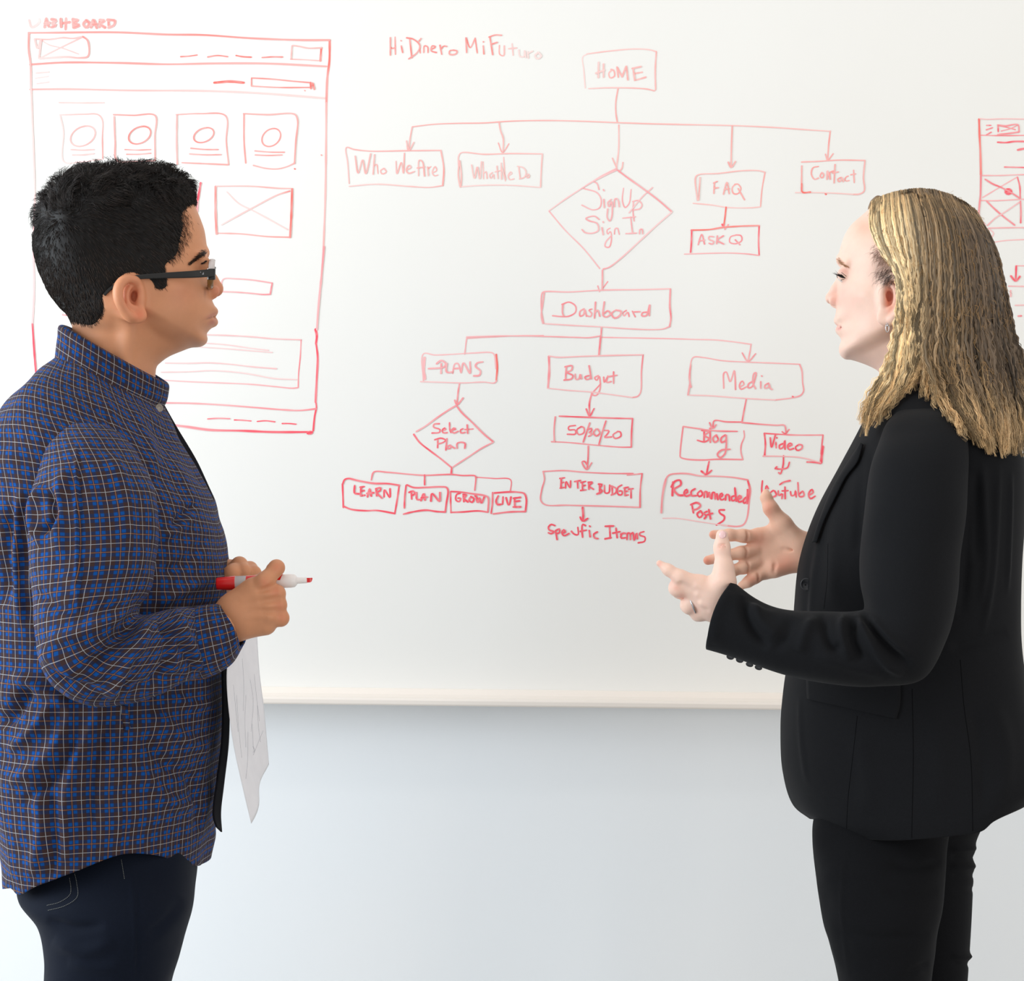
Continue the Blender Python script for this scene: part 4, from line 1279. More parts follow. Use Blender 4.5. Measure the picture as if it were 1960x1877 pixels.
def ear(f, P, zz, sd, yb, k=0.0045, scale=1.0):
    """helix, antihelix, bowl, tragus and lobe built outwards from the side of the head"""
    def q(x, y, out):
        px, py = zz(x, y)
        return P(px, py, sd * (yb + out))
    f.ball(q(880, 1180, 0.004), (0.0215 * scale, 0.008, 0.030 * scale), 0.006)
    f.ball(q(900, 1175, 0.0135), (0.0125 * scale, 0.0100, 0.0215 * scale), 0.003, 'sub')
    hx = [(955, 1075, 0.006), (930, 1045, 0.011), (880, 1032, 0.015), (830, 1055, 0.019), (800, 1110, 0.021), (800, 1180, 0.021), (825, 1245, 0.018), (865, 1300, 0.014), (905, 1335, 0.011)]
    hs = catmull([(*a, r_) for a, r_ in zip(hx, [0.0032, 0.0038, 0.0043, 0.0047, 0.0049, 0.0048, 0.0046, 0.0046, 0.0052])], 30)
    f.chain([q(*a[:3]) for a in hs], hs[:, 3], k)
    f.ball(q(958, 1325, 0.009), (0.0105 * scale, 0.0048, 0.0088 * scale), 0.006)
    ah = [(905, 1085, 0.007), (872, 1120, 0.010), (862, 1180, 0.011), (880, 1240, 0.010), (925, 1270, 0.009)]
    as_ = catmull([(*a, r_) for a, r_ in zip(ah, [0.0024, 0.0030, 0.0032, 0.0032, 0.004])], 16)
    f.chain([q(*a[:3]) for a in as_], as_[:, 3], 0.003)
    f.ball(q(955, 1185, 0.007), (0.0045, 0.0042, 0.007), 0.004)
    f.ball(q(925, 1170, 0.003), (0.0045, 0.009, 0.007), 0.003, 'sub')


for sd in (-1, 1):
    ear(f, P, z, sd, 0.071)
Vh, Fh = f.mesh(2)
Vh = mh.fin(Vh)
m_head_bvh = bvh_of(Vh, Fh)

# --- hands (fields of tapered capsules, every finger bent at its joints)
z3 = lambda x, y: (380 + x / 7.538, 1030 + y / 7.538)
HY = -0.125


def hp(x, y, dy=0.0):
    px, py = z3(x, y)
    return pick(px, py, HY + dy)


u7 = 1 / 7.538 * (2.475 / FPX)       # one detail-view pixel in metres at the hand
fh = Field(hp(150, 1560) - (0, 0.05, 0), hp(1330, 280) + (0, 0.085, 0), 0.0011)
# wrist and back of the hand
fh.cone(hp(330, 1300, 0.008), hp(520, 1130, 0.0), 0.0265, 0.0285, 0.01, ((0.1, 1, 0), 1.25))
fh.cone(hp(520, 1090, 0.002), hp(800, 860, 0.0), 0.0225, 0.020, 0.012, ((0.25, 1, 0.1), 1.35))
fh.cone(hp(540, 1200, 0.004), hp(880, 1120, 0.002), 0.0215, 0.019, 0.012, ((0.2, 1, -0.1), 1.3))
fh.cone(hp(560, 960, 0.004), hp(800, 740, 0.004), 0.0165, 0.0155, 0.012)
fh.cone(hp(640, 1260, 0.010), hp(960, 1230, 0.008), 0.0165, 0.0155, 0.010)
# index finger: raised, then curled over the marker
fh.chain([hp(720, 790, 0.002), hp(960, 625, -0.003), hp(1125, 425, 0.006), hp(1085, 455, 0.030), hp(1010, 560, 0.040)], [0.0130, 0.0115, 0.0098, 0.0090, 0.0080], 0.006)
# middle, ring, little fingers: curled away from the viewer
for a_, b_, c_, d_, r0 in (((900, 840), (1125, 800, 0.002), (1090, 845, 0.032), (920, 850, 0.036), 0.0112),
                           ((900, 985), (1150, 965, 0.002), (1110, 985, 0.031), (940, 970, 0.035), 0.0106),
                           ((900, 1135), (1185, 1150, 0.004), (1120, 1165, 0.030), (960, 1130, 0.034), 0.0104)):
    fh.chain([hp(*a_, 0.0), hp(b_[0], b_[1], b_[2]), hp(*c_), hp(*d_)], [r0 * 1.12, r0, r0 * 0.92, r0 * 0.82], 0.005)
for x, y in ((930, 660), (1000, 800), (1010, 965), (1030, 1130)):      # knuckles
    fh.ball(hp(x, y, -0.008), 0.0068, 0.008)
for a_, b_ in (((640, 900), (930, 790)), ((660, 1030), (960, 940)), ((680, 1140), (990, 1100))):   # tendons
    fh.cone(hp(*a_, -0.0125), hp(*b_, -0.0105), 0.0028, 0.0036, 0.006)
for a_, b_ in (((880, 760), (1100, 700)), ((900, 925), (1140, 880)), ((940, 1065), (1170, 1050))):   # valleys between the fingers
    fh.cone(hp(*a_, -0.0165), hp(*b_, -0.013), 0.002, 0.0045, 0.005, op='sub')
# thumb lying behind the marker
fh.chain([hp(560, 960, 0.016), hp(760, 700, 0.034), hp(960, 600, 0.042), hp(1120, 560, 0.046)], [0.0150, 0.0125, 0.0105, 0.0088], 0.006)
Vr, Fr = fh.mesh(2)

z3b = lambda x, y, dy: pick(380 + x / 7.538, 1030 + y / 7.538, dy)
fl = Field(z3b(0, 1000, 0.04) - (0, 0.06, 0), z3b(1050, 200, 0.04) + (0, 0.09, 0), 0.0012)
FY = 0.04
q_ = lambda x, y, d=0.0: z3b(x, y, FY + d)
fl.cone(q_(240, 760, 0.02), q_(420, 560, 0.012), 0.026, 0.024, 0.01, ((0, 1, 0), 1.2))
fl.cone(q_(420, 560, 0.012), q_(600, 500, 0.008), 0.021, 0.017, 0.01, ((0, 1, 0), 1.1))
fl.chain([q_(460, 500, -0.002), q_(590, 385, -0.006), q_(650, 470, -0.018), q_(640, 560, -0.016)], [0.0120, 0.0112, 0.0098, 0.0085], 0.004)
fl.chain([q_(480, 480, 0.016), q_(740, 445, 0.010), q_(800, 500, -0.004), q_(740, 580, -0.006)], [0.0120, 0.0105, 0.0095, 0.0085], 0.004)
fl.chain([q_(500, 560, 0.026), q_(780, 520, 0.026), q_(840, 580, 0.012), q_(740, 640, 0.008)], [0.0118, 0.0102, 0.0095, 0.008], 0.004)
fl.chain([q_(480, 660, 0.030), q_(760, 660, 0.034), q_(800, 690, 0.020), q_(700, 720, 0.012)], [0.011, 0.0095, 0.0085, 0.0075], 0.004)
fl.chain([q_(380, 660, -0.004), q_(440, 560, -0.022), q_(480, 500, -0.026), q_(500, 455, -0.022)], [0.014, 0.0118, 0.0105, 0.0090], 0.005)
Vl, Fl = fl.mesh(2)

# --- hidden trunk, arms and legs so that the body is one figure
fb = Field((pick(-60, 0, 0)[0], -0.34, 0.02), (pick(470, 0, 0)[0] + 0.02, 0.34, pick(0, 690, 0)[2]), 0.009)
C_ = lambda px, py, Y: pick(px, py, Y)
fb.chain([C_(215, 700, 0), C_(200, 780, 0)], [0.050, 0.052], 0.03)
fb.cone(C_(190, 880, -0.085), C_(190, 880, 0.085), 0.045, 0.045, 0.03)
fb.chain([C_(205, 860, 0), C_(205, 1050, 0), C_(205, 1300, 0), C_(205, 1500, 0)], [0.08, 0.10, 0.09, 0.075], 0.04)
for sd in (-1, 1):
    fb.chain([C_(205, 1560, sd * 0.07), C_(210, 1877, sd * 0.085), C_(190, 2200, sd * 0.09), C_(180, 2600, sd * 0.09), C_(200, 2680, sd * 0.09)], [0.070, 0.062, 0.045, 0.034, 0.030], 0.02)
fb.chain([C_(175, 900, -0.13), C_(165, 1215, -0.225), C_(300, 1248, -0.20), C_(400, 1215, -0.145), C_(430, 1195, -0.132)], [0.036, 0.032, 0.028, 0.023, 0.022], 0.012)
fb.chain([C_(215, 900, 0.13), C_(215, 1200, 0.20), C_(320, 1200, 0.14), C_(400, 1125, 0.055)], [0.036, 0.034, 0.026, 0.022], 0.012)
Vb, Fb = fb.mesh(1)
Vb[:, 2] = np.maximum(Vb[:, 2], 0.012)

VB, FB = join([(Vh, Fh), (Vr, Fr), (Vl, Fl), (Vb, Fb)])
nh = len(Vh)
q = proj(VB)
tone = np.array(S((208, 146, 108))[:3])
col = np.tile(tone, (len(VB), 1))


def paint(col, q, V, px, py, sx, sy, c, a, rot=0.0, sel=None):
    dx, dy = q[:, 0] - px, q[:, 1] - py
    u, v = dx * math.cos(rot) + dy * math.sin(rot), -dx * math.sin(rot) + dy * math.cos(rot)
    w = a * np.exp(-(u / sx)**2 - (v / sy)**2)
    if sel is not None:
        w = w * sel
    cc = np.array(S(c)[:3])
    col[:] = col * (1 - w[:, None]) + cc * w[:, None]


ish = np.zeros(len(VB))
ish[:nh] = 1
isr = np.zeros(len(VB))
isr[nh:nh + len(Vr)] = 1
paint(col, q, VB, 252, 565, 26, 40, (226, 138, 108), 0.55, sel=ish)     # ear
paint(col, q, VB, 268, 602, 12, 12, (236, 130, 96), 0.6, sel=ish)
paint(col, q, VB, 418, 556, 14, 14, (205, 122, 98), 0.6, sel=ish)      # nose
paint(col, q, VB, 350, 560, 34, 26, (214, 142, 110), 0.5, sel=ish)
paint(col, q, VB, *z(1530, 1318), 12, 3.2, (168, 96, 84), 0.75, -0.45, sel=ish)     # lips
paint(col, q, VB, *z(1538, 1372), 9, 5.0, (186, 108, 96), 0.8, -0.5, sel=ish)
paint(col, q, VB, *z(1520, 1338), 8, 1.6, (110, 58, 50), 0.85, -0.30, sel=ish)  # shade between the lips, painted as a dark line
paint(col, q, VB, *z(1478, 1140), 2.2, 9, (150, 88, 66), 0.5, 0.0, sel=ish)  # crease behind the nose wing, its shade painted in
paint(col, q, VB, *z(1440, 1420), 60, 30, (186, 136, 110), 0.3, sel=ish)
for x, y in ((960, 640), (1110, 770), (1170, 970), (1210, 1140), (1130, 420)):
    paint(col, q, VB, *z3(x, y), 11, 10, (214, 128, 98), 0.5, sel=isr)
# shadow-free stubble line above the collar is simply cropped hair
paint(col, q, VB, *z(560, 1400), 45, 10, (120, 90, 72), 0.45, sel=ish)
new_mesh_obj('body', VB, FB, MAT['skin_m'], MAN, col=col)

# --- hair: a cropped cap with thousands of short strands
hf = mh.fld
nb = vnoise
X3 = mh.X
bump = np.zeros_like(mh.X)
capF = np.maximum(F_out, (0.0012 - dh)[:, None, :].astype(np.float32))
hf.F = capF
Vc, Fc = hf.mesh(2)
Vc0 = Vc
Vc = mh.fin(Vc)
Nc = vert_normals(Vc, Fc)
qc = proj(Vc)
top = sstep(480, 340, qc[:, 1] + 0.25 * (qc[:, 0] - 100))
Vc = Vc + Nc * ((vnoise(Vc, 62, 3) * 0.0035 + vnoise(Vc, 130, 4) * 0.0022) * (0.12 + top))[:, None]
hc = np.tile(np.array(S((18, 16, 16))[:3]), (len(Vc), 1))
cap = new_mesh_obj('hair', Vc, Fc, MAT['hair_m'], MAN, col=hc)

# strands
keep = np.where((Nc[:, 1] < 0.75))[0]
tri = Fc
area_pick = RNG.randint(0, len(Fc), 20000)
ctr = Vc[Fc].mean(1)
nor = Nc[Fc].mean(1)
nor /= np.linalg.norm(nor, axis=1, keepdims=True)
dist_edge = np.array([0.0])
root_, rn = ctr[area_pick], nor[area_pick]
qr = proj(root_)
# distance to the hairline, interpolated from the map
r0_ = Vc0[Fc].mean(1)[area_pick]
ix = np.clip(((r0_[:, 0] - hf.lo[0]) / hf.h).astype(int), 0, dh.shape[0] - 1)
iz = np.clip(((r0_[:, 2] - hf.lo[2]) / hf.h).astype(int), 0, dh.shape[1] - 1)
de = dh[ix, iz]
ok = de > 0.0008
root_, rn, qr, de = root_[ok], rn[ok], qr[ok], de[ok]
whorl = mh.fin(mh.at(125, 425, 0.05))
flow = root_ - whorl
flow[:, 1] *= 0.3
flow /= np.linalg.norm(flow, axis=1, keepdims=True) + 1e-9
flow += np.array([0.1, 0, -0.55])
flow -= rn * (flow * rn).sum(1, keepdims=True)
flow /= np.linalg.norm(flow, axis=1, keepdims=True) + 1e-9
tp = sstep(470, 360, qr[:, 1] + 0.25 * (qr[:, 0] - 100))
up = np.array([0.35, 0, 0.5])
curl = np.stack([vnoise(root_, 45, s_) for s_ in (21, 22, 23)], 1)
curl -= rn * (curl * rn).sum(1, keepdims=True) * 0.8
flow = flow * (1 - tp[:, None] * 0.6) + tp[:, None] * (curl * 1.4 + up * 0.05)
n_ = len(root_)
Ls = (0.0065 + 0.0135 * tp) * RNG.uniform(0.7, 1.25, n_)
Ls = np.minimum(Ls, 0.0055 + de * 1.2 + 0.02 * (tp > 0.5))
lift = 0.20 + 0.12 * tp
kseg = 4
tt = np.linspace(0, 1, kseg)
ph = vnoise(root_, 30, 31) * 6
side = np.cross(flow, rn)
C = root_[:, None, :] + (flow[:, None, :] * tt[None, :, None] + rn[:, None, :] * (lift[:, None, None] * (np.sin(tt * 2.2))[None, :, None])) * Ls[:, None, None]
amp = 0.0030 * tp
C += side[:, None, :] * (amp[:, None] * np.sin(ph[:, None] + tt[None] * 5.5))[..., None]
C += rn[:, None, :] * (amp[:, None] * 0.8 * (np.cos(ph[:, None] * 1.3 + tt[None] * 5.0) - np.cos(ph[:, None] * 1.3)))[..., None]
Rr = (0.00046 * (1 - 0.75 * tt))[None, :] * RNG.uniform(0.8, 1.3, n_)[:, None]
Vs, Fs = tubes(C, Rr, 3)
sc = np.array(S((26, 22, 21))[:3])[None] * RNG.uniform(0.6, 1.9, (n_, 1))**2 + np.array([0.004, 0.002, 0.0])[None] * (RNG.rand(n_, 1) > 0.6)
fade = (sstep(440, 560, qr[:, 1]) * (1 - tp))[:, None]
sc = sc * (1 - fade * 0.75) + fade * 0.75 * np.array(S((62, 52, 46))[:3])[None] * RNG.uniform(0.3, 1.6, (n_, 1))
so = new_mesh_obj('hair_strands', Vs, Fs, MAT['hair_m'], MAN, col=np.repeat(sc, kseg * 3, 0))
tag(so, kind='stuff')

# eyebrows and lashes
def hairs_on(bvh, lines, count, length, direc, r, mat, colr, parent, name, spread=2.5, jitter=0.25, liftv=0.0003, taper=0.5, bend=0.0):
    """fine hairs lying on a surface; length and direction in photograph pixels"""
    Cs, cols = [], []
    for L in lines:
        Pp = catmull(L, 40)
        for _ in range(count):
            i = RNG.uniform(0, 38.9)
            k = int(i)
            p = Pp[k] + (Pp[k + 1] - Pp[k]) * (i - k) + RNG.normal(0, spread, 2) * (1 - taper * i / 39)
            a_ = math.atan2(direc[1], direc[0]) + RNG.normal(0, jitter)
            l_ = length * RNG.uniform(0.6, 1.25)
            pts_ = []
            for t in (0, 0.5, 1.0):
                h0 = hit(bvh, p[0] + l_ * t * math.cos(a_ + bend * t), p[1] + l_ * t * math.sin(a_ + bend * t), liftv + 0.0007 * t)
                pts_.append(h0)
            if any(h0 is None for h0 in pts_) or np.linalg.norm(pts_[0] - pts_[2]) > 0.02:
                continue
            Cs.append(pts_)
            cols.append(np.array(S(colr)[:3]) * RNG.uniform(0.6, 1.3))
    Cs = np.array(Cs)
    R_ = np.tile(np.array([r, r * 0.85, r * 0.25]), (len(Cs), 1))
    Vv, Ff = tubes(Cs, R_, 3)
    o = new_mesh_obj(name, Vv, Ff, mat, parent, col=np.repeat(np.array(cols), 9, 0))
    tag(o, kind='stuff')
    return o


hairs_on(m_head_bvh, [[(394, 482), (388, 486), (380, 492), (364, 505)]], 260, 6.5, (-0.85, 0.32), 0.00022, MAT['hair_m'], (50, 36, 28), MAN, 'eyebrow', spread=3.0, taper=0.6)
hairs_on(m_head_bvh, [[(350, 402), (356, 425), (354, 450), (342, 478), (328, 500)]], 420, 9, (0.35, 0.9), 0.00015, MAT['hair_m'], (60, 44, 36), MAN, 'temple_hair', spread=5.5, taper=0.2)
hairs_on(m_head_bvh, [[(384, 505), (389, 502), (393, 499)]], 50, 4, (1, 0.25), 0.0002, MAT['lash'], (30, 22, 20), MAN, 'eyelash', spread=0.6)

# --- shirt
st_torso = [(128, 655, 300, 755, .066, 0), (112, 684, 312, 780, .088, 0), (62, 728, 326, 806, .135, 0), (24, 778, 342, 838, .168, 0), (-2, 835, 372, 888, .183, 0), (-14, 920, 398, 945, .188, 0),
            (-18, 1000, 421, 1005, .184, 0), (-14, 1100, 434, 1090, .176, 0), (-8, 1200, 433, 1190, .172, 0), (-6, 1300, 429, 1290, .174, 0), (-3, 1400, 423, 1400, .18, 0),
            (-3, 1500, 414, 1500, .186, 0), (10, 1600, 407, 1590, .188, 0), (26, 1690, 398, 1668, .186, 0)]
V, F, th, T = loft(st_torso, 260, 310, yaw=0.2, p=2.25)
nr, nc = V.shape[:2]
# shirt-tail hem: raised over the hips
hem_near = catmull([(20, 1700), (32, 1713), (70, 1697), (140, 1672), (235, 1637), (300, 1638), (345, 1650), (380, 1656), (398, 1648), (412, 1620)], 80)
rows = np.linspace(0, 1, nr)
blend = sstep(0.72, 1.0, rows)
qp = proj(V[-1])
hy = np.interp(qp[:, 0], hem_near[:, 0], hem_near[:, 1])
dzp = (qp[:, 1] - hy) / FPX * 2.5
V[:, :, 2] += blend[:, None] * dzp[None, :]
Vf = V.reshape(-1, 3)
uvc = cloth_uv(V)
# the yoke and chest of a shirt are cut at another angle
Nf = vert_normals(Vf, F)
if Nf[nr * nc // 2 + nc // 4, 1] > 0:
    F = F[:, ::-1]
    Nf = -Nf
folds_t = [  # ridges and grooves seen across the shirt body
    ([(20, 960), (10, 1060), (8, 1160)], 12, -.008), ([(40, 930), (34, 1040), (40, 1200)], 9, .006),
    ([(60, 1310), (30, 1360), (0, 1390)], 13, -.010), ([(100, 1345), (60, 1400), (10, 1440)], 12, .007), ([(140, 1360), (90, 1450), (20, 1500)], 14, .007), ([(150, 1400), (110, 1480), (40, 1540)], 10, -.006),
    ([(200, 1350), (150, 1440), (120, 1560), (130, 1650)], 15, .008), ([(215, 1370), (180, 1460), (170, 1600)], 10, -.006), ([(20, 1290), (80, 1320), (140, 1350)], 12, .007),
    ([(240, 1360), (238, 1480), (236, 1640)], 2.6, -.0022), ([(233, 1360), (231, 1480), (229, 1640)], 3.5, .0014),
    ([(290, 1360), (330, 1400), (400, 1440)], 14, .006), ([(270, 1400), (320, 1460), (390, 1500)], 12, -.006), ([(260, 1460), (320, 1530), (400, 1545)], 14, .006), ([(370, 1480), (378, 1530), (384, 1590)], 8, -.007), ([(390, 1400), (396, 1500), (392, 1600)], 9, .005),
    ([(330, 1330), (370, 1350), (420, 1340)], 10, .005), ([(60, 1480), (80, 1580), (60, 1680)], 14, .006), ([(100, 1500), (110, 1600), (90, 1690)], 10, -.005),
    ([(330, 1010), (350, 985), (378, 960)], 6, -.007), ([(310, 1030), (345, 1010), (375, 985)], 9, .005), ([(305, 1100), (350, 1080), (400, 1020)], 11, -.005), ([(300, 1160), (350, 1130), (420, 1100)], 12, .006), ([(300, 1200), (350, 1180), (425, 1150)], 9, -.005),
    ([(250, 770), (285, 840), (300, 920)], 10, .004), ([(290, 800), (330, 880), (350, 960)], 12, -.004), ([(320, 850), (355, 930), (380, 990)], 9, .004),
    ([(90, 720), (150, 760), (205, 800), (222, 835)], 2.6, -.0018), ([(130, 700), (190, 745), (225, 800)], 14, .003)]
Vf = apply_folds(Vf, Nf, [(p_, w_, d_ * 1.45) for p_, w_, d_ in folds_t])
Vf += Nf * ((vnoise(Vf * np.array([1, 1, 1.6]), 17, 5) * 0.0042 + vnoise(Vf, 42, 6) * 0.0014) * sstep(0, 0.12, np.repeat(rows, nc)))[:, None]
# plaid on the yoke runs diagonally near the shoulders
dvv = np.linalg.norm(np.diff(V, axis=0), axis=2)
vc = np.concatenate([np.zeros((1, nc)), np.cumsum(dvv, 0)], 0)
vz = -(V[:, :, 2] - V[:, nc // 4, 2][0]) + 0.0
vz = vz + (vc[nr // 2, nc // 4] - vz[nr // 2, nc // 4])
mixv = sstep(0.05, 0.60, rows)[:, None]
vv = vc * (1 - mixv) + vz * mixv
uu = uvc[:, 0].reshape(nr, nc)
uvr = np.stack([uu, vv], -1).reshape(-1, 2)
shirt = new_mesh_obj('shirt', Vf, F, MAT['plaid'], MAN, uv=uvr)
solidify(shirt, 0.0016)
shirt_bvh = bvh_of(Vf, F)

# near sleeve
st_sl = [(128, 812, 214, 812, .045, -.125), (96, 850, 245, 846, .066, -.150), (76, 905, 274, 890, .076, -.172), (59, 980, 296, 965, .082, -.190), (59, 1060, 301, 1050, .083, -.205), (66, 1140, 288, 1120, .081, -.218),
         (73, 1215, 268, 1155, .079, -.228), (96, 1300, 262, 1172, .078, -.232), (160, 1346, 276, 1176, .074, -.226), (240, 1345, 308, 1170, .069, -.212),
         (310, 1325, 340, 1165, .062, -.190), (360, 1305, 366, 1163, .056, -.168), (396, 1292, 380, 1164, .050, -.150)]
V, F, th, T = loft(st_sl, 200, 230, yaw=0.0, p=2.1)
nr, nc = V.shape[:2]
Vf = V.reshape(-1, 3)
uvs = cloth_uv(V)
Nf = vert_normals(Vf, F)
mid = V.mean(1)
if (Nf.reshape(nr, nc, 3)[nr // 3] * (V[nr // 3] - mid[nr // 3])).sum() < 0:
    F = F[:, ::-1]
    Nf = -Nf
folds_s = [([(262, 1168), (235, 1215), (190, 1262), (150, 1300)], 15, -.014), ([(262, 1160), (230, 1180), (160, 1210), (90, 1225)], 15, .008), ([(285, 1185), (262, 1235), (232, 1300), (200, 1335)], 13, .012),
           ([(262, 1240), (240, 1300), (225, 1330)], 9, -.009), ([(300, 1170), (322, 1215), (320, 1270), (290, 1315)], 9, -.010), ([(330, 1165), (348, 1205), (375, 1262), (385, 1280)], 10, .008), ([(345, 1190), (330, 1240), (332, 1290)], 10, .007), ([(315, 1190), (335, 1220), (362, 1262), (372, 1290)], 7, -.006),
           ([(80, 1230), (120, 1275), (200, 1290)], 16, .008), ([(90, 1270), (130, 1310), (190, 1320)], 10, -.006), ([(80, 925), (62, 985), (78, 1045)], 8, .008), ([(95, 935), (105, 985), (82, 1020)], 8, -.010), ([(130, 890), (110, 960), (115, 1060)], 14, .006),
           ([(146, 850), (147, 1000), (150, 1180)], 3.5, .0028), ([(152, 850), (153, 1000), (156, 1180)], 3, -.002), ([(215, 860), (240, 960), (245, 1060)], 16, .004), ([(120, 1100), (180, 1140), (250, 1150)], 14, .004), ([(70, 1130), (110, 1160), (180, 1180)], 10, -.004), ([(250, 1320), (300, 1305), (350, 1290)], 9, -.005)]
Vf = apply_folds(Vf, Nf, [(p_, w_, d_ * 1.3) for p_, w_, d_ in folds_s])
Vf += Nf * (vnoise(Vf, 24, 8) * 0.0028 + vnoise(Vf, 60, 9) * 0.0008)[:, None]
sleeve = new_mesh_obj('sleeve', Vf, F, MAT['plaid'], MAN, uv=uvs + (0.004, 0.006))
solidify(sleeve, 0.0016)
sleeve_bvh = bvh_of(Vf, F)
# cuff
st_cf = [(392, 1298, 372, 1162, .0505, -.152), (420, 1287, 388, 1158, .050, -.146), (446, 1268, 408, 1156, .0485, -.139), (463, 1238, 424, 1157, .0455, -.132)]
V, F, th, T = loft(st_cf, 60, 200, p=2.0)
V[:, :, 0] += 0.010 * (np.sin(th)**2)[None, :] * np.linspace(0.2, 1, 60)[:, None]
Nf = vert_normals(V.reshape(-1, 3), F)
if (Nf.reshape(60, 200, 3)[10] * (V[10] - V[10].mean(0))).sum() < 0:
    F = F[:, ::-1]
Vq = V.reshape(-1, 3)
cuff = new_mesh_obj('cuff', Vq, F, MAT['plaid'], MAN, uv=cloth_uv(V) * (1, 1) + (0.01, 0.0))
solidify(cuff, 0.0028)
# far sleeve and cuff
st_fs = [(150, 830, 270, 830, .06, .15), (140, 900, 300, 900, .07, .18), (150, 1100, 300, 1090, .07, .21), (160, 1260, 300, 1140, .07, .215), (260, 1290, 310, 1130, .06, .17), (350, 1220, 355, 1110, .048, .12), (395, 1180, 378, 1085, .040, .075), (412, 1160, 392, 1078, .036, .06)]
V, F, th, T = loft(st_fs, 90, 80, p=2.0)
Nf = vert_normals(V.reshape(-1, 3), F)
if (Nf.reshape(90, 80, 3)[40] * (V[40] - V[40].mean(0))).sum() < 0:
    F = F[:, ::-1]
solidify(new_mesh_obj('sleeve', V.reshape(-1, 3), F, MAT['plaid'], MAN, uv=cloth_uv(V)), 0.0018)
# collar: stand and turned-down fall
st_co = [(137, 634, 312, 736, .064, 0), (130, 626, 317, 733, .067, 0), (119, 624, 320, 737, .0715, 0), (115, 645, 319, 752, .077, 0), (112, 672, 314, 770, .083, 0), (110, 694, 304, 782, .088, 0)]
V, F, th, T = loft(st_co, 50, 260, yaw=0.2, p=2.05)
nr, nc = V.shape[:2]
for i in range(nr):          # the fall sags between back and front on the near side
    V[i, :, 2] -= 0.010 * (np.sin(th)**2) * sstep(0.1, 1.0, i / (nr - 1)) * 0.6
Nf = vert_normals(V.reshape(-1, 3), F)
collar = new_mesh_obj('collar', V.reshape(-1, 3), F, MAT['plaid'], MAN, uv=cloth_uv(V) + (0.0, 0.003))
solidify(collar, 0.0026, 0.0)
MAT['shirt_inside'] = mat_cloth('shirt_inside', (20, 19, 26), 0.9, 700, 0.2, 0.02, 0.2)
# placket: the buttoned edge standing off the front, hanging loose below the waist
def ribbon_px(name, edge_a, edge_b, Ya, Yb, mat, parent, n=60, thick=0.002, uvs=True):
    A = pickv(catmull(edge_a, n), Ya)
    B = pickv(catmull(edge_b, n), Yb)
    k = 8
    V = np.stack([A * (1 - t) + B * t for t in np.linspace(0, 1, k)], 1)
    F = grid_faces(n, k, wrap=False)
    d = np.concatenate([[0], np.cumsum(np.linalg.norm(np.diff(A, axis=0), axis=1))])
    uv = np.stack([np.broadcast_to(np.linspace(0, 0.03, k), (n, k)), np.broadcast_to(d[:, None], (n, k))], -1).reshape(-1, 2)
    o = new_mesh_obj(name, V.reshape(-1, 3), F, mat, parent, uv=uv)
    solidify(o, thick, 0)
    return o


ribbon_px('placket', [(296, 762), (330, 822), (368, 885), (388, 925), (404, 958)], [(312, 772), (338, 818), (375, 880), (394, 920), (409, 955)], 0.035, 0.045, MAT['shirt_inside'], MAN)
ribbon_px('placket', [(424, 1262), (426, 1340), (424, 1420), (414, 1500), (408, 1560), (414, 1582)], [(434, 1258), (438, 1340), (437, 1420), (428, 1500), (422, 1555), (424, 1592)], -0.03, 0.0, MAT['shirt_inside'], MAN)
# buttons and the sleeve tab
hb = pick(304, 781, -0.02)
V, F = lathe([(0, 0), (0, .0052), (.0012, .0056), (.0022, .0052), (.0024, .004), (.0016, .0036), (.0016, 0)], hb, hb + np.array([0.6, -1, 0.1]), 24)
new_mesh_obj('button', V, F, MAT['shirt_button'], MAN)
tabV = surf_line(shirt_bvh, [(236, 1350), (240, 1396)], 0.003, 10)
if len(tabV) > 3:
    Vt = np.concatenate([tabV + (-.0045, 0, 0), tabV + (.0045, -.0015, 0)])
    k = len(tabV)
    Ft = np.array([(i, i + 1, i + 1 + k, i + k) for i in range(k - 1)])
    solidify(new_mesh_obj('tab', Vt, Ft, MAT['plaid'], MAN, uv=np.stack([Vt[:, 0], Vt[:, 2]], 1)), 0.0015, 0)

# --- jeans
st_nl = [(44, 1590, 372, 1590, .125, -.02), (40, 1655, 374, 1645, .135, -.035), (45, 1712, 372, 1690, .132, -.06), (78, 1762, 366, 1740, .112, -.085), (92, 1820, 348, 1800, .100, -.09), (89, 1880, 328, 1880, .093, -.09), (96, 2050, 300, 2050, .078, -.09),
         (105, 2250, 270, 2250, .066, -.09), (100, 2450, 245, 2450, .058, -.09), (110, 2640, 240, 2640, .055, -.09)]
V, F, th, T = loft(st_nl, 240, 200, p=2.2)
Vf = V.reshape(-1, 3)
Nf = vert_normals(Vf, F)
if Nf[100 * 200 + 50, 1] > 0:
    F, Nf = F[:, ::-1], -Nf
fj = [([(262, 1700), (264, 1790), (262, 1877)], 3, -.002), ([(250, 1650), (258, 1760), (256, 1877)], 4, .0015), ([(90, 1760), (140, 1775), (200, 1770)], 10, -.004), ([(100, 1800), (160, 1820), (220, 1800)], 14, .004), ([(350, 1720), (320, 1760), (280, 1790)], 12, -.004), ([(130, 1840), (190, 1850), (240, 1840)], 12, .003)]
Vf = apply_folds(Vf, Nf, fj)
Vf += Nf * (vnoise(Vf, 22, 12) * 0.0022)[:, None]
jeans_V = [(Vf, F)]
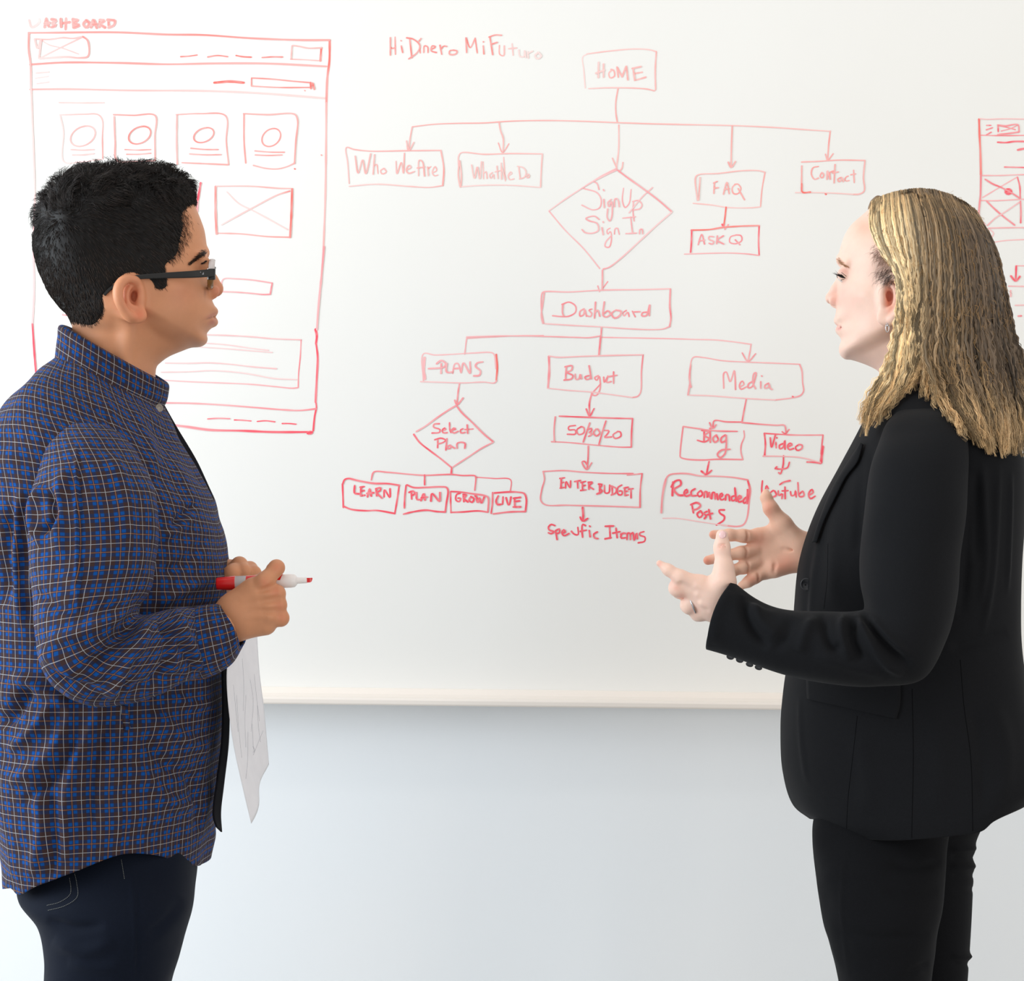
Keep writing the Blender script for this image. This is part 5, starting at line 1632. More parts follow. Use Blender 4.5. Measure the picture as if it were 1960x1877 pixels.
st_fl = [(110, 1640, 360, 1640, .10, .07), (112, 1760, 340, 1740, .10, .085), (118, 1880, 312, 1880, .092, .09), (120, 2050, 290, 2050, .078, .09), (122, 2250, 265, 2250, .066, .09), (118, 2450, 240, 2450, .058, .09), (122, 2640, 238, 2640, .055, .09)]
V2, F2, th, T = loft(st_fl, 100, 100, p=2.1)
Vf2 = V2.reshape(-1, 3)
if vert_normals(Vf2, F2)[50 * 100 + 25, 1] > 0:
    F2 = F2[:, ::-1]
jeans_V.append((Vf2, F2))
V, F = join(jeans_V)
V[:, 2] = np.maximum(V[:, 2], 0.03)
jeans = new_mesh_obj('jeans', V, F, MAT['jeans'], MAN)
jb = bvh_of(Vf, jeans_V[0][1])


def stitches(bvh, lines, mat, parent, name='stitching', r=0.0005, gap=3.2, on=2.2):
    parts = []
    for L in lines:
        Pp = catmull(L, 200)
        d = np.concatenate([[0], np.cumsum(np.linalg.norm(np.diff(Pp, axis=0), axis=1))])
        q0 = 0
        while q0 + on < d[-1]:
            a = [np.interp(q0, d, Pp[:, k]) for k in (0, 1)]
            b = [np.interp(q0 + on, d, Pp[:, k]) for k in (0, 1)]
            ha, hb2 = hit(bvh, *a, 0.0006), hit(bvh, *b, 0.0006)
            if ha is not None and hb2 is not None and np.linalg.norm(ha - hb2) < 0.01:
                parts.append(tubes(np.array([[ha, (ha + hb2) / 2, hb2]]), np.array([[r * .4, r, r * .4]]), 4))
            q0 += gap
    V, F = join(parts)
    o = new_mesh_obj(name, V, F, mat, parent)
    tag(o, kind='stuff')
    return o


stitches(jb, [[(143, 1672), (147, 1690), (148, 1716), (125, 1733), (92, 1742)], [(133, 1680), (136, 1700), (134, 1712), (115, 1726), (88, 1733)], [(232, 1645), (236, 1670), (238, 1682)]], MAT['thread'], MAN)


def shoe(px, Y, parent, sgn=1, mat='shoe'):
    a = pick(px, 2700, Y)
    x, y = a[0], Y
    fs = Field((x - 0.13, y - 0.06, 0.0 - 0.012), (x + 0.22 if sgn > 0 else x + 0.13, y + 0.06, 0.13), 0.004) if sgn > 0 else Field((x - 0.22, y - 0.06, -0.012), (x + 0.13, y + 0.06, 0.13), 0.004)
    fs.cone((x - sgn * 0.05, y, 0.045), (x + sgn * 0.04, y, 0.05), 0.04, 0.042, 0.02)
    fs.cone((x + sgn * 0.04, y, 0.045), (x + sgn * 0.16, y, 0.03), 0.044, 0.032, 0.03)
    fs.cone((x - sgn * 0.03, y, 0.05), (x - sgn * 0.02, y, 0.10), 0.040, 0.036, 0.02)
    V, F = fs.mesh(1)
    V[:, 2] = np.maximum(V[:, 2], 0.002)
    new_mesh_obj('shoe', V, F, MAT[mat], parent)


shoe(165, -0.09, MAN)
shoe(165, 0.09, MAN)

# --- eyeglasses
gl = empty('eyeglasses', (0, 0, 0))
gl.parent = MAN
gl.location = (0, 0, 0)
EYE = lambda x, y, dy: mh.fin(mh.at(*z(x, y), dy, 1 if dy > 0 else -1))
for sd in (-1, 1):
    # temple arm: a flat bar from hinge to ear, hooked behind it
    path = [(1552, 985), (1400, 998), (1180, 1008), (1000, 1018), (880, 1030), (800, 1075), (740, 1110), (690, 1160)]
    outs = [0.0655, 0.0735, 0.0785, 0.0800, 0.0800, 0.0785, 0.0770, 0.0750]
    hgt = [0.0052, 0.0048, 0.0038, 0.0030, 0.0026, 0.0024, 0.0024, 0.0020]
    A = np.array([np.append(EYE(x, y, sd * o_), h_) for (x, y), o_, h_ in zip(path, outs, hgt)])
    B = catmull(A, 48)
    C0, hh = B[:, :3], B[:, 3]
    Tn = np.gradient(C0, axis=0)
    Tn /= np.linalg.norm(Tn, axis=1, keepdims=True)
    out = np.array([0, sd, 0.0])
    upv = np.cross(np.tile(out, (48, 1)), Tn)
    upv /= np.linalg.norm(upv, axis=1, keepdims=True)
    w_ = 0.0016
    V = np.stack([C0 + upv * hh[:, None] + out * w_ * 0.6, C0 + upv * hh[:, None] * 0.7 + out * w_, C0 - upv * hh[:, None] * 0.7 + out * w_, C0 - upv * hh[:, None] + out * w_ * 0.6,
                  C0 - upv * hh[:, None] - out * w_ * 0.6, C0 + upv * hh[:, None] - out * w_ * 0.6], 1)
    Vt = V.reshape(-1, 3)
    Ft = [tuple(f_) for f_ in grid_faces(48, 6)] + [tuple(range(6)), tuple(range(47 * 6, 48 * 6))[::-1]]
    ta = new_mesh_obj('temple_arm', Vt, Ft, MAT['frame'], MAN, smooth=False)
    if sd < 0:
        tb_ = BVHTree.FromPolygons([tuple(v) for v in Vt], Ft)
        for tri in (((386.5, 525.5), (390, 525.5), (390, 520.5), (388.5, 522)), ((383, 520), (384.6, 520), (384.6, 521.6), (383, 521.6))):
            hv = [hit(tb_, a_, b_, 0.0002) for a_, b_ in tri]
            if all(h_ is not None for h_ in hv):
                new_mesh_obj('temple_mark', hv, [(0, 1, 2, 3)], MAT['logo'], ta, smooth=False)
# lens rims stand across the face
rims, lenses = [], []
for sd in (-1, 1):
    cx, cz = z(1530, 1005)
    c = mh.fin(mh.at(cx, cz, 0.034, sd))
    pts = []
    for a in np.linspace(0, 2 * np.pi, 49)[:-1]:
        yy = 0.0275 * np.sign(math.cos(a)) * abs(math.cos(a))**0.75 * sd
        zz_ = 0.0185 * np.sign(math.sin(a)) * abs(math.sin(a))**0.75
        xx = -0.0022 * (yy / 0.0275)**2 - 0.2 * yy + zz_ * 0.12 * 0 - (0.010 * max(0, -zz_ / 0.0185) * 0.25) + 0.0
        pts.append(c + (xx - 0.0005, yy, zz_ + 0.001))
    pts = np.array(pts)
    pc = np.concatenate([pts, pts[:2]])
    rims.append((pc, sd))
    for lo_, hi_, mt in ((0, 25, 'frame_clear'), (24, 49, 'frame_brown')):
        seg = pc[lo_:hi_]
        V, F = tubes(seg[None], np.full((1, len(seg)), 0.0023), 8)
        cpath = np.repeat(seg, 8, 0)
        V[:, 0] = cpath[:, 0] + (V[:, 0] - cpath[:, 0]) * 1.9 + 0.0012
        new_mesh_obj('lens_rim', V, F, MAT[mt], MAN)
    Vl_ = np.concatenate([[pts.mean(0)], pts])
    k = len(pts)
    Fl_ = [(0, 1 + i, 1 + (i + 1) % k) for i in range(k)]
    solidify(new_mesh_obj('lens', Vl_, Fl_, MAT['lens'], MAN), 0.0014, 0)
    # end piece and hinge
    e = EYE(1534, 990, sd * 0.0625)
    V, F = box(e[0] - 0.005, e[0] + 0.0045, e[1] - 0.0022, e[1] + 0.0022, e[2] - 0.009, e[2] + 0.006)
    bevel(new_mesh_obj('end_piece', V, F, MAT['frame'], MAN, smooth=False), 0.0012)
    V, F = box(e[0] - 0.0062, e[0] - 0.0046, e[1] - 0.0027, e[1] + 0.0027, e[2] - 0.0088, e[2] + 0.0062)
    bevel(new_mesh_obj('hinge', V, F, MAT['metal'], MAN, smooth=False), 0.0004)
a, b = EYE(1545, 955, -0.008), EYE(1545, 955, 0.008)
V, F = tube1([a, (a + b) / 2 + np.array([0.002, 0, 0.002]), b], 0.0020, 8)
new_mesh_obj('bridge', V, F, MAT['frame'], MAN)
# ------------------------------------------------------------------ the red marker in the near hand
ma, mb_ = hp(262, 655, 0.018), hp(1600, 603, 0.018)
mk = empty('marker_pen', tuple(ma))
tag(mk, 'uncapped red and white marker pen gripped in the hand of the plaid-shirted person', 'marker pen')
ax = (mb_ - ma)
Lm = np.linalg.norm(ax)
ax = ax / Lm
r_ = 0.00905
at_ = lambda x: Lm * (x - 262) / (1600 - 262)
V, F = lathe([(0, 0), (0, r_ * .82), (0.0008, r_ * .86), (0.0015, r_ * .90), (at_(520), r_ * 1.04), (at_(532), r_ * 1.05), (at_(534), r_ * .9), (at_(534), 0)], ma, mb_, 40)
new_mesh_obj('end_cap', V, F, MAT['marker_red'], mk)
V, F = lathe([(at_(532), 0), (at_(532), r_), (at_(1330), r_), (at_(1385), r_ * .93), (at_(1412), r_ * .70), (at_(1422), r_ * .52), (at_(1422), 0)], ma, mb_, 40)
new_mesh_obj('barrel', V, F, MAT['marker_white'], mk)
V, F = lathe([(at_(1415), r_ * .50), (at_(1440), r_ * .46), (at_(1560), r_ * .42), (at_(1566), r_ * .36), (at_(1566), 0)], ma, mb_, 32)
new_mesh_obj('nib_holder', V, F, MAT['marker_white'], mk)
# chisel tip
up_ = np.cross(ax, (0, 1, 0))
up_ = -up_ / np.linalg.norm(up_) if np.cross(ax, (0, 1, 0))[2] < 0 else up_ / np.linalg.norm(up_)
sdv = np.cross(ax, up_)
p0 = ma + ax * at_(1562)
V = []
for t, h0, h1, w in ((0, -.0031, .0031, .0024), (.0042, -.0029, .0030, .0021), (.0060, -.0024, .0030, .0012), (.0075, .0012, .0030, .0008)):
    for hh_ in (h0, h1):
        for ww in (-w, w):
            V.append(p0 + ax * t + up_ * hh_ + sdv * ww)
F = []
for i in range(3):
    b = i * 4
    for a_, c_ in ((0, 1), (1, 3), (3, 2), (2, 0)):
        F.append((b + a_, b + c_, b + c_ + 4, b + a_ + 4))
F += [(0, 2, 3, 1), (12, 13, 15, 14)]
bevel(new_mesh_obj('chisel_nib', V, F, MAT['marker_red'], mk, smooth=False), 0.0003)
# printed red band: two stripes and a slanted panel around the barrel
def band(x0, x1, a0, a1, slant=0.0, name='printed_band'):
    n, m = 12, 24
    V = []
    for j in range(m):
        a = a0 + (a1 - a0) * j / (m - 1)
        for i in range(n):
            x = x0 + (x1 - x0) * i / (n - 1) + slant * (j / (m - 1) - .5)
            V.append(ma + ax * at_(x) + (up_ * math.cos(a) + sdv * math.sin(a)) * (r_ + 0.00012))
    return new_mesh_obj(name, np.array(V), grid_faces(m, n, wrap=False), MAT['marker_red'], mk)


sg = 1.0 if sdv[1] < 0 else -1.0
band(693, 860, -3.1, 3.1, 0)
band(860, 1210, sg * 0.1, sg * 1.35, -40)
MAT['marker_print'] = MAT['marker_white']

# ------------------------------------------------------------------ the sheet of paper hanging from the hand
near_e = catmull([(452, 1150), (440, 1230), (434, 1290), (437, 1350), (447, 1425), (463, 1500), (481, 1576)], 60)
far_e = catmull([(489, 1150), (491, 1222), (495, 1290), (502, 1350), (507, 1410), (511, 1462)], 60)
mid_e = catmull([(463, 1150), (460, 1240), (464, 1300), (469, 1370), (477, 1430), (489, 1480), (498, 1515)], 60)
na, mi, fa = pickv(near_e, -0.075), pickv(mid_e, 0.0), pickv(far_e, 0.085)
cols_ = []
for t in np.linspace(0, 1, 28):
    cols_.append(na * (1 - t) * (1 - 2 * t) + mi * 4 * t * (1 - t) + fa * t * (2 * t - 1))
V = np.stack(cols_, 1)
V[:, :, 0] += (0.0035 * np.sin(np.linspace(0, 2.3 * np.pi, 28))[None, :] * np.linspace(0.2, 1, 60)[:, None])
F = grid_faces(60, 28, wrap=False)
paper = empty('paper_sheet', tuple(V[0, 14]))
tag(paper, 'white sheet of paper with faint pencil marks hanging from the hand of the plaid-shirted person', 'paper')
ps = new_mesh_obj('sheet', V.reshape(-1, 3), F, MAT['paper'], paper)
solidify(ps, 0.0003, 0)
pb = bvh_of(V.reshape(-1, 3), F)
parts = []
for ln in ([(478, 1300), (484, 1340), (480, 1400)], [(482, 1385), (484, 1425), (486, 1440)], [(503, 1398), (492, 1425), (484, 1445)], [(483, 1428), (487, 1436), (483, 1440)], [(470, 1330), (468, 1380), (470, 1430)],
           [(452, 1330), (456, 1390), (462, 1450)], [(474, 1400), (473, 1460), (470, 1490)], [(486, 1290), (490, 1330), (496, 1380)], [(463, 1260), (466, 1310), (465, 1360)], [(492, 1350), (494, 1390), (498, 1420)], [(446, 1310), (450, 1350), (455, 1400)]):
    L_ = surf_line(pb, ln, 0.0006, 14)
    if len(L_) > 3:
        parts.append(tube1(L_, 0.00012, 4, smooth=False))
V, F = join(parts)
tag(new_mesh_obj('pencil_lines', V, F, MAT['pencil'], paper), kind='stuff')
# ================================================================== the woman in the black jacket
WOM = empty('person', (float(pick(1730, 1000, 0)[0]), 0.0, 0.0))
tag(WOM, 'person with long crimped blonde hair, black jacket and black trousers, both hands raised', 'person')
Z5 = lambda pts: zmap(pts, 1570, 400, 5.214)
w_face = Z5([(560, -60), (470, 20), (400, 80), (335, 135), (285, 192), (240, 270), (208, 360), (188, 440), (176, 488), (178, 520), (194, 555), (206, 600), (200, 660), (184, 700),
             (184, 760), (180, 840), (170, 900), (160, 960), (160, 985), (156, 1030), (146, 1085), (144, 1118), (160, 1145), (190, 1168), (178, 1182), (170, 1210), (178, 1250),
             (204, 1290), (210, 1318), (190, 1368), (186, 1410), (200, 1458), (245, 1498), (305, 1504), (400, 1532), (500, 1572), (575, 1615), (620, 1680), (660, 1850), (680, 2050)]) + \
    [(1800, 800), (1812, 720), (1815, 660), (1860, 600), (1886, 540), (1892, 480), (1876, 430), (1845, 396), (1800, 378), (1750, 374), (1710, 380)]


def wom_w(X, Z, d, H):
    g = lambda px, py, sx, sy=None, rot=0.0: gauss2(X, Z, H, px, py, sx, sy, rot)
    W = 0.0710 + 0.0 * X
    W += 0.004 * g(1800, 480, 80, 70)
    W -= 0.009 * g(1625, 440, 42, 55)
    W -= 0.0085 * g(1618, 528, 16, 12)
    W += 0.0035 * g(1640, 562, 26, 15, -0.2)
    W -= 0.0035 * g(1645, 605, 28, 26)
    W -= 0.009 * g(1605, 612, 24, 40)
    W += 0.003 * g(1625, 665, 26, 12)
    a, b = H.at(1620, 678, .03), H.at(1712, 628, .055)
    nx, nz = -(b[2] - a[2]), (b[0] - a[0])
    L = math.hypot(nx, nz)
    s_ = ((X - a[0]) * nx + (Z - a[2]) * nz) / L
    neck = sstep(0.010, -0.014, s_)
    W = W * (1 - neck) + 0.0545 * neck
    return W


lo = pick(1560, 800, 0) - (0.0, 0.13, 0)
hi = pick(1930, 350, 0) + (0.02, 0.14, 0)
wh = Head(w_face, 0.0, 0.064, 0.0016, lo, hi, wom_w, shear=-0.2, x0=pick(1750, 500, 0)[0])
f = wh.fld
z5 = lambda x, y: (1570 + x / 5.214, 400 + y / 5.214)
P = lambda px, py, dy=0.0: wh.at(px, py, dy, 1 if dy > 0 else -1)
f.cone(P(*z5(232, 660)), P(*z5(165, 800)), 0.0058, 0.0068, 0.008)
f.cone(P(*z5(165, 800)), P(*z5(122, 880)), 0.0072, 0.0078, 0.006)
f.ball(P(*z5(116, 893)), 0.0080, 0.005)
for sd in (-1, 1):
    f.ball(P(*z5(158, 918), sd * 0.0105), (0.0100, 0.0058, 0.0078), 0.004)
    f.ball(P(*z5(108, 938), sd * 0.0058), (0.0042, 0.0034, 0.0026), 0.0025, 'sub')
    f.cone(P(*z5(165, 1115), sd * 0.004), P(*z5(210, 1160), sd * 0.019), 0.0026, 0.0016, 0.006)
    f.cone(P(*z5(188, 1205), sd * 0.003), P(*z5(215, 1190), sd * 0.017), 0.0038, 0.0018, 0.006)
    f.cone(P(*z5(186, 1172), sd * 0.006), P(*z5(214, 1182), sd * 0.0215), 0.0009, 0.0010, 0.003, op='sub')
    f.ball(P(*z5(250, 655), sd * 0.030), (0.0110, 0.0110, 0.0105), 0.005)
    f.cone(P(*z5(200, 500), sd * 0.012), P(*z5(270, 540), sd * 0.042), 0.004, 0.0035, 0.010)
zear = lambda x, y: (1695 + (955 - x) / 4.0795 * 0.92, 619 + (y - 1360) / 4.0795 * 1.12)
for sd in (-1, 1):
    ear(f, P, zear, sd, 0.0665)
Vh, Fh = f.mesh(2)
Vh = wh.fin(Vh)
w_bvh = bvh_of(Vh, Fh)

# --- hands
z4 = lambda x, y: (1230 + x / 5.6, 910 + y / 5.6)
NY = -0.165


def np_(x, y, dy=0.0):
    return pick(*z4(x, y), NY + dy)


fn = Field(np_(100, 1700) - (0, 0.05, 0), np_(1060, 540) + (0, 0.08, 0), 0.0011)
fn.cone(np_(960, 1420, 0.004), np_(800, 1320, 0.002), 0.027, 0.0265, 0.01, ((0, 1, 0), 1.3))
fn.cone(np_(800, 1310, 0.002), np_(610, 1190, 0.0), 0.0235, 0.0150, 0.012, ((0.1, 1, 0), 1.35))
fn.cone(np_(820, 1380, 0.006), np_(600, 1310, 0.006), 0.0200, 0.0125, 0.012, ((0, 1, 0.1), 1.2))
fn.cone(np_(800, 1430, 0.010), np_(670, 1440, 0.012), 0.0165, 0.0105, 0.012)
fn.chain([np_(610, 1165, -0.002), np_(400, 1088, -0.004), np_(275, 1010, -0.002), np_(180, 940, 0.002)], [0.0112, 0.0090, 0.0068, 0.0042], 0.006)
fn.chain([np_(610, 1240, 0.004), np_(370, 1205, 0.004), np_(395, 1240, 0.028), np_(500, 1290, 0.040)], [0.0118, 0.0100, 0.0086, 0.0070], 0.006)
fn.chain([np_(665, 1335, 0.008), np_(500, 1400, 0.010), np_(480, 1395, 0.034), np_(560, 1390, 0.045)], [0.0112, 0.0090, 0.0080, 0.0066], 0.007)
fn.chain([np_(730, 1400, 0.010), np_(600, 1478, 0.014), np_(590, 1490, 0.036), np_(640, 1480, 0.046)], [0.0108, 0.0082, 0.0072, 0.0060], 0.008)
fn.chain([np_(780, 1300, 0.0), np_(868, 1120, -0.006), np_(872, 980, -0.006), np_(850, 775, -0.004), np_(852, 640, -0.006)], [0.0190, 0.0142, 0.0108, 0.0090, 0.0078], 0.009)
for a_, b_ in (((420, 1165), (520, 1235)), ((470, 1290), (590, 1340)), ((545, 1400), (680, 1440))):
    fn.cone(np_(*a_, -0.012), np_(*b_, -0.0145), 0.0018, 0.0010, 0.006, op='sub')
for a_, b_ in (((700, 1240), (580, 1180)), ((720, 1320), (600, 1270)), ((760, 1400), (640, 1370))):
    fn.cone(np_(*a_, -0.0125), np_(*b_, -0.010), 0.0022, 0.0030, 0.006)
for y_ in (735, 750, 768):
    fn.cone(np_(815, y_ + 4, -0.0135), np_(885, y_, -0.0135), 0.0005, 0.0005, 0.0016, op='sub')
Vn, Fn = fn.mesh(2)

GY = 0.10
gp = lambda x, y, dy=0.0: pick(*z4(x, y), GY + dy)
fg = Field(gp(560, 1330) - (0, 0.05, 0), gp(2150, 60) + (0, 0.06, 0), 0.0011)
fl_ = ((0, 1, 0), 1.5)
fg.cone(gp(2080, 900, 0.004), gp(1780, 830, 0.0), 0.0265, 0.0275, 0.01, ((0, 1, 0), 1.25))
fg.cone(gp(1780, 830, 0.0), gp(1600, 790, 0.0), 0.0275, 0.0250, 0.01, ((0, 1, 0), 1.3))
for (x, y, r) in ((1215, 660, .0105), (1190, 800, .0108), (1215, 930, .0105), (1300, 1035, .0098)):
    fg.cone(gp(1640, 800), gp(x, y, 0.002), 0.0190, r, 0.010, fl_)
fg.cone(gp(1660, 900, -0.002), gp(1420, 990, -0.003), 0.0150, 0.0135, 0.012)
fg.cone(gp(1640, 720, -0.004), gp(1500, 520, -0.006), 0.0175, 0.0132, 0.010)
fg.chain([gp(1500, 520, -0.006), gp(1372, 350, -0.008), gp(1325, 235, -0.004), gp(1322, 180, 0.0)], [0.0128, 0.0100, 0.0076, 0.0048], 0.006)
fg.cone(gp(1480, 560, 0.002), gp(1280, 640, 0.004), 0.0090, 0.0095, 0.014)
fg.chain([gp(1225, 655, 0.0), gp(1080, 645, -0.006), gp(930, 636, -0.008), gp(760, 632, -0.002)], [0.0098, 0.0090, 0.0082, 0.0064], 0.005)
fg.chain([gp(1200, 800, 0.0), gp(1050, 828, -0.008), gp(880, 862, -0.010), gp(700, 908, -0.004)], [0.0098, 0.0088, 0.0082, 0.0066], 0.005)
fg.chain([gp(1215, 935, 0.0), gp(1080, 985, -0.008), gp(960, 1020, -0.012), gp(800, 1070, -0.006)], [0.0098, 0.0086, 0.0080, 0.0062], 0.005)
fg.chain([gp(1310, 1035, 0.0), gp(1200, 1095, -0.006), gp(1130, 1140, -0.008), gp(1060, 1180, -0.004)], [0.0094, 0.0082, 0.0072, 0.0058], 0.005)
# palm creases and hollow
fg.ball(gp(1440, 780, -0.026), (0.020, 0.012, 0.018), 0.010, 'sub')
for ln in ([(1330, 700), (1400, 760), (1500, 790), (1640, 800)], [(1260, 620), (1330, 690), (1400, 640), (1430, 560)][:2] + [(1420, 720)], [(1230, 890), (1330, 860), (1430, 800)], [(1400, 860), (1420, 960), (1400, 1080)]):
    for a_, b_ in zip(ln[:-1], ln[1:]):
        fg.cone(gp(*a_, -0.0155), gp(*b_, -0.0155), 0.0012, 0.0012, 0.005, op='sub')
for x0_, y0_ in ((1120, 648), (1110, 818), (1130, 970), (1240, 1070)):
    fg.cone(gp(x0_, y0_ - 45, -0.013), gp(x0_ + 6, y0_ + 45, -0.0125), 0.0010, 0.0010, 0.004, op='sub')
Vg, Fg = fg.mesh(2)

fb = Field((pick(1480, 0, 0)[0], -0.34, 0.02), (pick(2010, 0, 0)[0] + 0.02, 0.34, pick(0, 690, 0)[2]), 0.009)
fb.chain([C_(1750, 690, 0), C_(1760, 790, 0)], [0.046, 0.05], 0.03)
fb.cone(C_(1770, 880, -0.075), C_(1770, 880, 0.075), 0.042, 0.042, 0.03)
fb.chain([C_(1760, 880, 0), C_(1745, 1050, 0), C_(1740, 1300, 0), C_(1735, 1480, 0)], [0.08, 0.09, 0.08, 0.065], 0.03)
for sd in (-1, 1):
    fb.chain([C_(1725, 1540, sd * 0.07), C_(1732 + 41 * sd, 1877, sd * 0.088), C_(1730 + 30 * sd, 2200, sd * 0.088), C_(1728 + 22 * sd, 2580, sd * 0.088), C_(1718 + 22 * sd, 2660, sd * 0.088)], [0.060, 0.040, 0.027, 0.022, 0.024], 0.015)
fb.chain([C_(1760, 890, -0.12), C_(1735, 1200, -0.22), C_(1560, 1235, -0.20), C_(1430, 1190, -0.175), C_(1385, 1158, -0.165)], [0.034, 0.030, 0.028, 0.023, 0.022], 0.012)
fb.chain([C_(1765, 890, 0.12), C_(1745, 1150, 0.2), C_(1640, 1110, 0.15), C_(1570, 1065, 0.105)], [0.034, 0.030, 0.026, 0.022], 0.012)
Vb, Fb = fb.mesh(1)
Vb[:, 2] = np.maximum(Vb[:, 2], 0.012)
VB, FB = join([(Vh, Fh), (Vn, Fn), (Vg, Fg), (Vb, Fb)])
q = proj(VB)
col = np.tile(np.array(S((243, 207, 190))[:3]), (len(VB), 1))
ish = np.zeros(len(VB)); ish[:len(Vh)] = 1
isn = np.zeros(len(VB)); isn[len(Vh):len(Vh) + len(Vn)] = 1
isg = np.zeros(len(VB)); isg[len(Vh) + len(Vn):len(Vh) + len(Vn) + len(Vg)] = 1
paint(col, q, VB, *z5(186, 1192), 5, 3.2, (220, 134, 130), 0.8, -0.2, sel=ish)
paint(col, q, VB, *z5(180, 1160), 7, 2.2, (226, 158, 150), 0.5, 0.4, sel=ish)
paint(col, q, VB, *z5(245, 880), 26, 22, (238, 178, 164), 0.5, sel=ish)
paint(col, q, VB, *z5(130, 920), 10, 9, (238, 176, 158), 0.6, sel=ish)
paint(col, q, VB, *z5(690, 900), 9, 26, (226, 120, 86), 0.75, sel=ish)
paint(col, q, VB, *z5(235, 620), 10, 6, (232, 166, 152), 0.6, sel=ish)
paint(col, q, VB, *z5(215, 540), 12, 5, (214, 158, 124), 0.6, 0.6, sel=ish)
paint(col, q, VB, *z5(430, 180), 20, 22, (236, 176, 150), 0.6, sel=ish)
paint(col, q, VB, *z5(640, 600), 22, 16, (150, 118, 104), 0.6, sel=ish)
col[isg > 0] = np.array(S((246, 196, 170))[:3])
for x, y, a_, b_, w_ in ((690, 915, 12, 9, .7), (745, 632, 10, 8, .5), (1240, 690, 16, 16, .35), (1500, 980, 22, 12, .4), (1560, 900, 20, 14, .3), (1350, 350, 10, 16, .45), (1180, 1110, 14, 8, .4)):
    paint(col, q, VB, *z4(x, y), a_, b_, (232, 128, 100), w_, sel=isg)
paint(col, q, VB, *z4(1560, 640), 24, 18, (240, 200, 176), 0.6, sel=isg)
for x, y in ((290, 1130), (360, 1200), (420, 1290), (850, 760), (560, 1440)):
    paint(col, q, VB, *z4(x, y), 8, 7, (236, 166, 150), 0.45, sel=isn)
paint(col, q, VB, *z4(180, 945), 6, 6, (238, 160, 146), 0.5, sel=isn)
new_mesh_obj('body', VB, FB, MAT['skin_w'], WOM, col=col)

# nails
nb_ = bvh_of(Vn, Fn)


def nail(bvh, cx, cy, hw, hl, rot, parent, lift=0.0005):
    n, m = 9, 11
    V = []
    for j in range(m):
        for i in range(n):
            a, b = -1 + 2 * i / (n - 1), -1 + 2 * j / (m - 1)
            wgt = math.sqrt(max(0.0, 1 - abs(b)**3.5)) * 0.94 + 0.06
            x, y = a * hw * wgt, b * hl * (1 - 0.16 * a * a)
            px, py = cx + x * math.cos(rot) - y * math.sin(rot), cy + x * math.sin(rot) + y * math.cos(rot)
            h0 = hit(bvh, px, py, lift - 0.0006 * abs(a)**4)
            if h0 is None:
                return None
            V.append(h0)
    o = new_mesh_obj('nail', np.array(V), grid_faces(m, n, wrap=False), MAT['nail'], parent)
    return solidify(o, 0.0004, 0)


nail(nb_, *z4(858, 634), 7.0, 7.4, 0.05, WOM)

# ring on the ring finger
ra, rb_ = np_(665, 1335, 0.006), np_(500, 1400, 0.008)
cdir = (rb_ - ra) / np.linalg.norm(rb_ - ra)
rc = ra * 0.22 + rb_ * 0.78
e1 = np.cross(cdir, (0, 1, 0)); e1 /= np.linalg.norm(e1)
e2 = np.cross(cdir, e1)
a_ = np.linspace(0, 2 * np.pi, 41)
rp = rc + (e1[None] * np.cos(a_)[:, None] + e2[None] * np.sin(a_)[:, None]) * 0.0116
V, F = tubes(rp[None], np.full((1, 41), 0.0013), 8)
ring = new_mesh_obj('ring', V, F, MAT['metal'], WOM)
jp = rc - e1 * 0.0126 if (rc - e1)[2] < (rc + e1)[2] else rc + e1 * 0.0126
bm_parts = []
V, F = lathe([(0, 0), (0, .0028), (.0018, .0034), (.0034, .002), (.0034, 0)], jp, jp + (jp - rc), 8)
new_mesh_obj('ring_stone', V, F, MAT['metal'], WOM, smooth=False)

# eye, lashes, brow, earring
def eyes(H, cpx, sgn, r, parent, kx=0.005):
    for sd in (-1, 1):
        ec = H.fin(H.at(*cpx, 0.030, sd))
        for nm, c, rr, mt in (('eyeball', ec, r, 'eye_white'), ('iris', ec + np.array([sgn * kx, 0.0, 0.0004]), r * 0.56, 'iris')):
            V, F = lathe([(0, 0)] + [(rr * (1 - math.cos(a_)), rr * math.sin(a_)) for a_ in np.linspace(0.15, 3.0, 14)] + [(2 * rr, 0)], c - np.array([rr, 0, 0]), c, 24)
            new_mesh_obj(nm, V, F, MAT[mt], parent)


eyes(wh, z5(237, 668), -1, 0.0092, WOM)
eyes(mh, z(1472, 938), 1, 0.0104, MAN)
hairs_on(w_bvh, [[z5(172, 492), z5(190, 520), z5(225, 552), z5(275, 572)]], 130, 5, (0.9, 0.35), 0.00016, MAT['hair_w'], (186, 140, 104), WOM, 'eyebrow', spread=1.6, taper=0.6)
